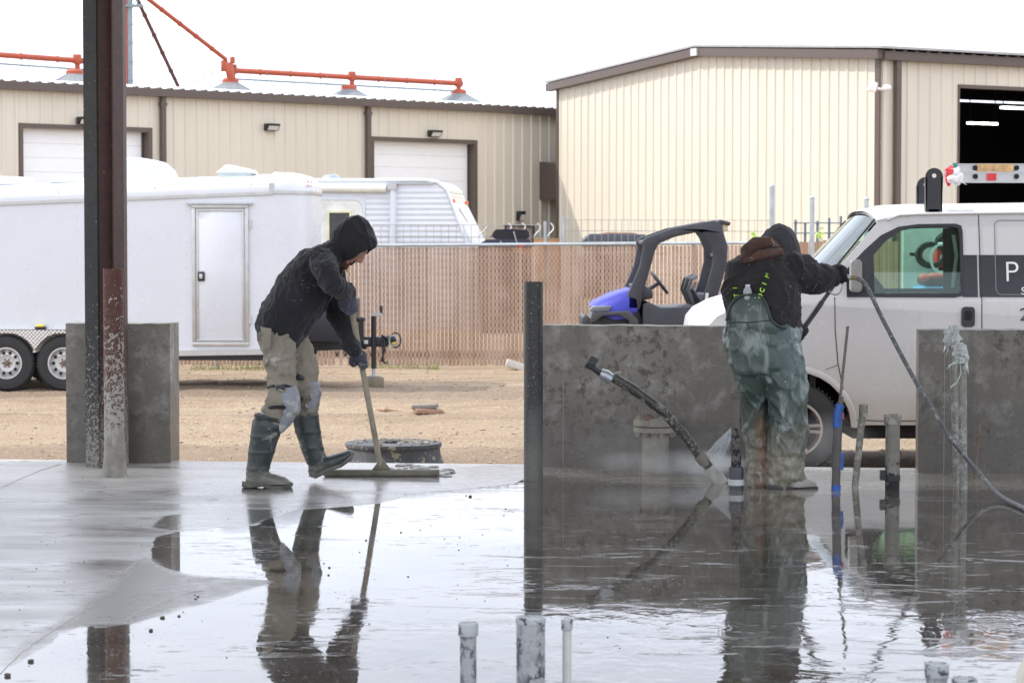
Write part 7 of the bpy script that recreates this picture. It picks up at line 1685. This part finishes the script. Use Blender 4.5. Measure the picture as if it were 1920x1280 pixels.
# shoes
for l, sole, yy in (([(1450, 903, .042, .05), (1475, 903, .046, .05), (1502, 907, .040, .05), (1524, 911, .030, .045)], [(1438, 908), (1440, 918), (1470, 922), (1500, 920), (1528, 919), (1535, 912), (1530, 911), (1500, 914)], -.03), ([(1414, 903, .04, .05), (1426, 904, .042, .05), (1436, 908, .03, .045)], [(1404, 910), (1405, 917), (1425, 918), (1440, 917), (1442, 911), (1420, 911)], .08)):
    mb = MB(); mb.limb([(R_(x, y, yy), a, b) for x, y, a, b in l]); sh_ = solid(mb, 'boot', m_bootm, w2, .007, 3, lambda p, n: .003*fbm(p*14, 2)); mb = MB(); mb.plate(sole, [], .1, lambda x, y, w: R_(x, y, yy-.05+w)); build(mb, 'sole', m_black, sh_, world=True, bevel=.007)
# washer gun, lance, gloves, hose
gun = thing('pressure_washer_gun', 'steel pressure washer gun and lance held by the hooded person', 'washer gun', tuple(R_(1568, 520, .22)))
A_, B2_, C_ = R_(1556, 545, .26), R_(1497, 628, .46), R_(1392, 778, .78)
m_lance = M('lance_steel', (.16, .16, .155), .4, .5, var=.3)
mb = MB(); mb.tube([A_.lerp(R_(1572, 522, .24), .5), A_, B2_], .0125, 10); mb.tube([B2_, C_], .009, 10); mb.tube([A_.lerp(B2_, .25), A_.lerp(B2_, .95)], .017, 10); build(mb, 'lance', m_lance, gun, world=True)
mb = MB(); mb.tube([C_, C_+(C_-B2_).normalized()*.05], [.013, .008], 10); build(mb, 'nozzle', m_galv, gun, world=True)
mb = MB(); mb.tube([R_(1556, 530, .24), R_(1572, 521, .23), R_(1590, 520, .22), R_(1604, 521, .21)], [.017, .018, .015, .013], 12); mb.box(R_(1566, 524, .23), (.07, .03, .045), Matrix.Rotation(.3, 3, 'Y')); build(mb, 'gun_body', m_galv, gun, world=True, bevel=.004)
mb = MB(); mb.tube(smooth_path([R_(x, y, .23) for x, y in ((1581, 521), (1580, 535), (1574, 549), (1563, 552), (1552, 544))]), .005, 8); build(mb, 'trigger_guard', m_galv, gun, world=True)
mb = MB(); mb.tube([R_(1596, 520, .215), R_(1604, 521, .21)], .016, 6); build(mb, 'brass_fitting', M('brass', (.45, .33, .14), .4, .6), gun, world=True)
m_gl2 = fabric('black_glove', (.014, .014, .016), (.030, .030, .034), fleck=((.30, .30, .29), 60, .10), bump=.5)
solid(glove(R_(1570, 519, .232), (R_(1590, 520, .22)-R_(1556, 530, .24)), (-.5, .1, .8), R_(1556, 514, .21), .020, 1, 1.25), 'glove', m_gl2, w2, .0045, 2)
solid(glove(B2_.lerp(A_, .04), (A_-B2_), (-.8, -.1, -.1), R_(1482, 622, .44), .017, 1, 1.05), 'glove', m_gl2, w2, .0045, 2)
hs = [(R_(1604, 521, .21)), R_(1618, 528, .2), R_(1632, 550, .17), R_(1652, 592, .12), R_(1682, 650, .03), R_(1712, 706, -.06), R_(1748, 768, -.18), R_(1782, 822, -.30)] 
e1, e2, e3, e4 = G(1832, 882, .12), G(1872, 926, .03), G(1915, 950, .013), G(1990, 985, .013)
mb = MB(); mb.tube(smooth_path(hs+[e1, e2, e3, e4, G(2150, 1010, .013)], 6), .0125, 12); o = build(mb, 'washer_hose', M('hose_grey', (.11, .115, .12), .45, var=.35, vs=14, splat=[((.30, .30, .29), 40, 0, .58, 1.2, .6)]), loc=tuple(e3)); tag(o, 'dark grey pressure hose arching from the gun down to the wet floor', 'hose')

# ---- spray
def volmat(name, dens, sc=5, lo=.35, hi=.7, col=(.95, .96, .97)):
    m = bpy.data.materials.new(name); m.use_nodes = True; nt = m.node_tree; nt.nodes.clear(); out = nt.nodes.new('ShaderNodeOutputMaterial'); vn = nt.nodes.new('ShaderNodeVolumePrincipled')
    vn.inputs['Color'].default_value = (*col, 1); vn.inputs['Anisotropy'].default_value = .65
    tcx = nt.nodes.new('ShaderNodeTexCoord'); n = nt.nodes.new('ShaderNodeTexNoise'); n.inputs['Scale'].default_value = sc; n.inputs['Detail'].default_value = 3
    # soft edge: distance from the centre of the puff (generated box coordinates)
    mp_ = nt.nodes.new('ShaderNodeMapping'); mp_.inputs['Location'].default_value = (-1, -1, -1); mp_.inputs['Scale'].default_value = (2, 2, 2); ln = nt.nodes.new('ShaderNodeVectorMath'); ln.operation = 'LENGTH'
    nt.links.new(tcx.outputs['Generated'], mp_.inputs[0]); nt.links.new(mp_.outputs[0], ln.inputs[0]); e = nt.nodes.new('ShaderNodeMapRange'); e.inputs[1].default_value = .15; e.inputs[2].default_value = 1.0; e.inputs[3].default_value = 1; e.inputs[4].default_value = 0; e.interpolation_type = 'SMOOTHSTEP'
    nt.links.new(ln.outputs['Value'], e.inputs[0]); nt.links.new(tcx.outputs['Object'], n.inputs['Vector']); r = nt.nodes.new('ShaderNodeMapRange'); r.inputs[1].default_value = lo; r.inputs[2].default_value = hi; r.inputs[3].default_value = .15; r.inputs[4].default_value = dens
    nt.links.new(n.outputs['Fac'], r.inputs[0]); mu = nt.nodes.new('ShaderNodeMath'); mu.operation = 'MULTIPLY'; nt.links.new(r.outputs[0], mu.inputs[0]); nt.links.new(e.outputs[0], mu.inputs[1]); nt.links.new(mu.outputs[0], vn.inputs['Density']); nt.links.new(vn.outputs[0], out.inputs['Volume']); return m
J0 = C_+(C_-B2_).normalized()*.05; J1 = V(G(1322, 892).x, J0.y+.02, .0)
mb = MB(); mb.tube([J0, J0.lerp(J1, .3), J1.lerp(J0, .02)+V(0, 0, .01)], [.008, .026, .062], 16)
vm = bpy.data.materials.new('jet_core'); vm.use_nodes = True; nt_ = vm.node_tree; nt_.nodes.clear(); o_ = nt_.nodes.new('ShaderNodeOutputMaterial'); v_ = nt_.nodes.new('ShaderNodeVolumePrincipled'); v_.inputs['Anisotropy'].default_value = .6; v_.inputs['Density'].default_value = 60; v_.inputs['Color'].default_value = (.96, .97, .98, 1); nt_.links.new(v_.outputs[0], o_.inputs['Volume'])
tag(build(mb, 'jet_core', vm, loc=tuple(J1)), 'misty white core of the water jet from the lance', 'water spray', kind='stuff')
t = NT('water_streak'); t.fin((.85, .88, .9), .3, 0); trb = t.n('ShaderNodeBsdfTransparent'); mxs = t.n('ShaderNodeMixShader'); mxs.inputs[0].default_value = .6; t.l(trb.outputs[0], mxs.inputs[1]); t.l(t.b.outputs[0], mxs.inputs[2]); t.l(mxs.outputs[0], t.out.inputs[0]); m_streak = t.m
mb = MB(); rnd = random.Random(21)
for k_ in range(900):
    e_ = J1+V(rnd.gauss(0, .042), rnd.gauss(0, .03), 0); f0_ = rnd.random()**.7; f1_ = min(1, f0_+rnd.uniform(.08, .3)); a_, b_ = J0.lerp(e_, f0_), J0.lerp(e_, f1_); mb.tube([a_, a_.lerp(b_, .5), b_], [.0006, .0022, .0006], 4, False)
for k_ in range(500):
    q = rnd.random()*math.pi; r_ = abs(rnd.gauss(0, .28)); p_ = J1+V(r_*math.cos(q)*1.2-.08, rnd.gauss(0, .1), abs(rnd.gauss(0, .05))*(1.3-min(1, r_))); mb.ball(p_, rnd.uniform(.0012, .003), 5, 3)
tag(build(mb, 'water_jet', m_streak, loc=tuple(J1), smooth=35), 'white jet of water from the lance striking the floor by the curved conduit', 'water spray', kind='stuff')
def puff(px, py, dy, rx, ry, rz, dens, sc, name='water_mist', lab='', seed=0):
    c_ = P(px, py, 13.9+dy); mb = MB(); mb.ball((0, 0, 0), (rx, ry, rz), 20, 12); mb.v = [V(v.x, v.y, max(v.z, .004-c_.z)) for v in mb.v]
    o = build(mb, name, None, loc=None, smooth=0); o.location = c_; o.data.materials.append(volmat('mist%d' % seed, dens, sc)); return tag(o, lab, 'mist', 'puffs of spray mist', 'stuff')
puff(1335, 880, 0, .24, .16, .12, 22, 9, lab='dense bright mist where the jet hits the floor', seed=1)
puff(1270, 872, 0, .62, .24, .11, 7, 6, lab='low mist drifting over the floor below the flanged riser', seed=2)
puff(1190, 845, .05, .55, .22, .24, 1.2, 4, lab='thin mist drifting left along the long wall', seed=3)
puff(1530, 850, .3, .42, .22, .28, 1.8, 4, lab='thin mist behind the green overalls by the van wheel', seed=4)
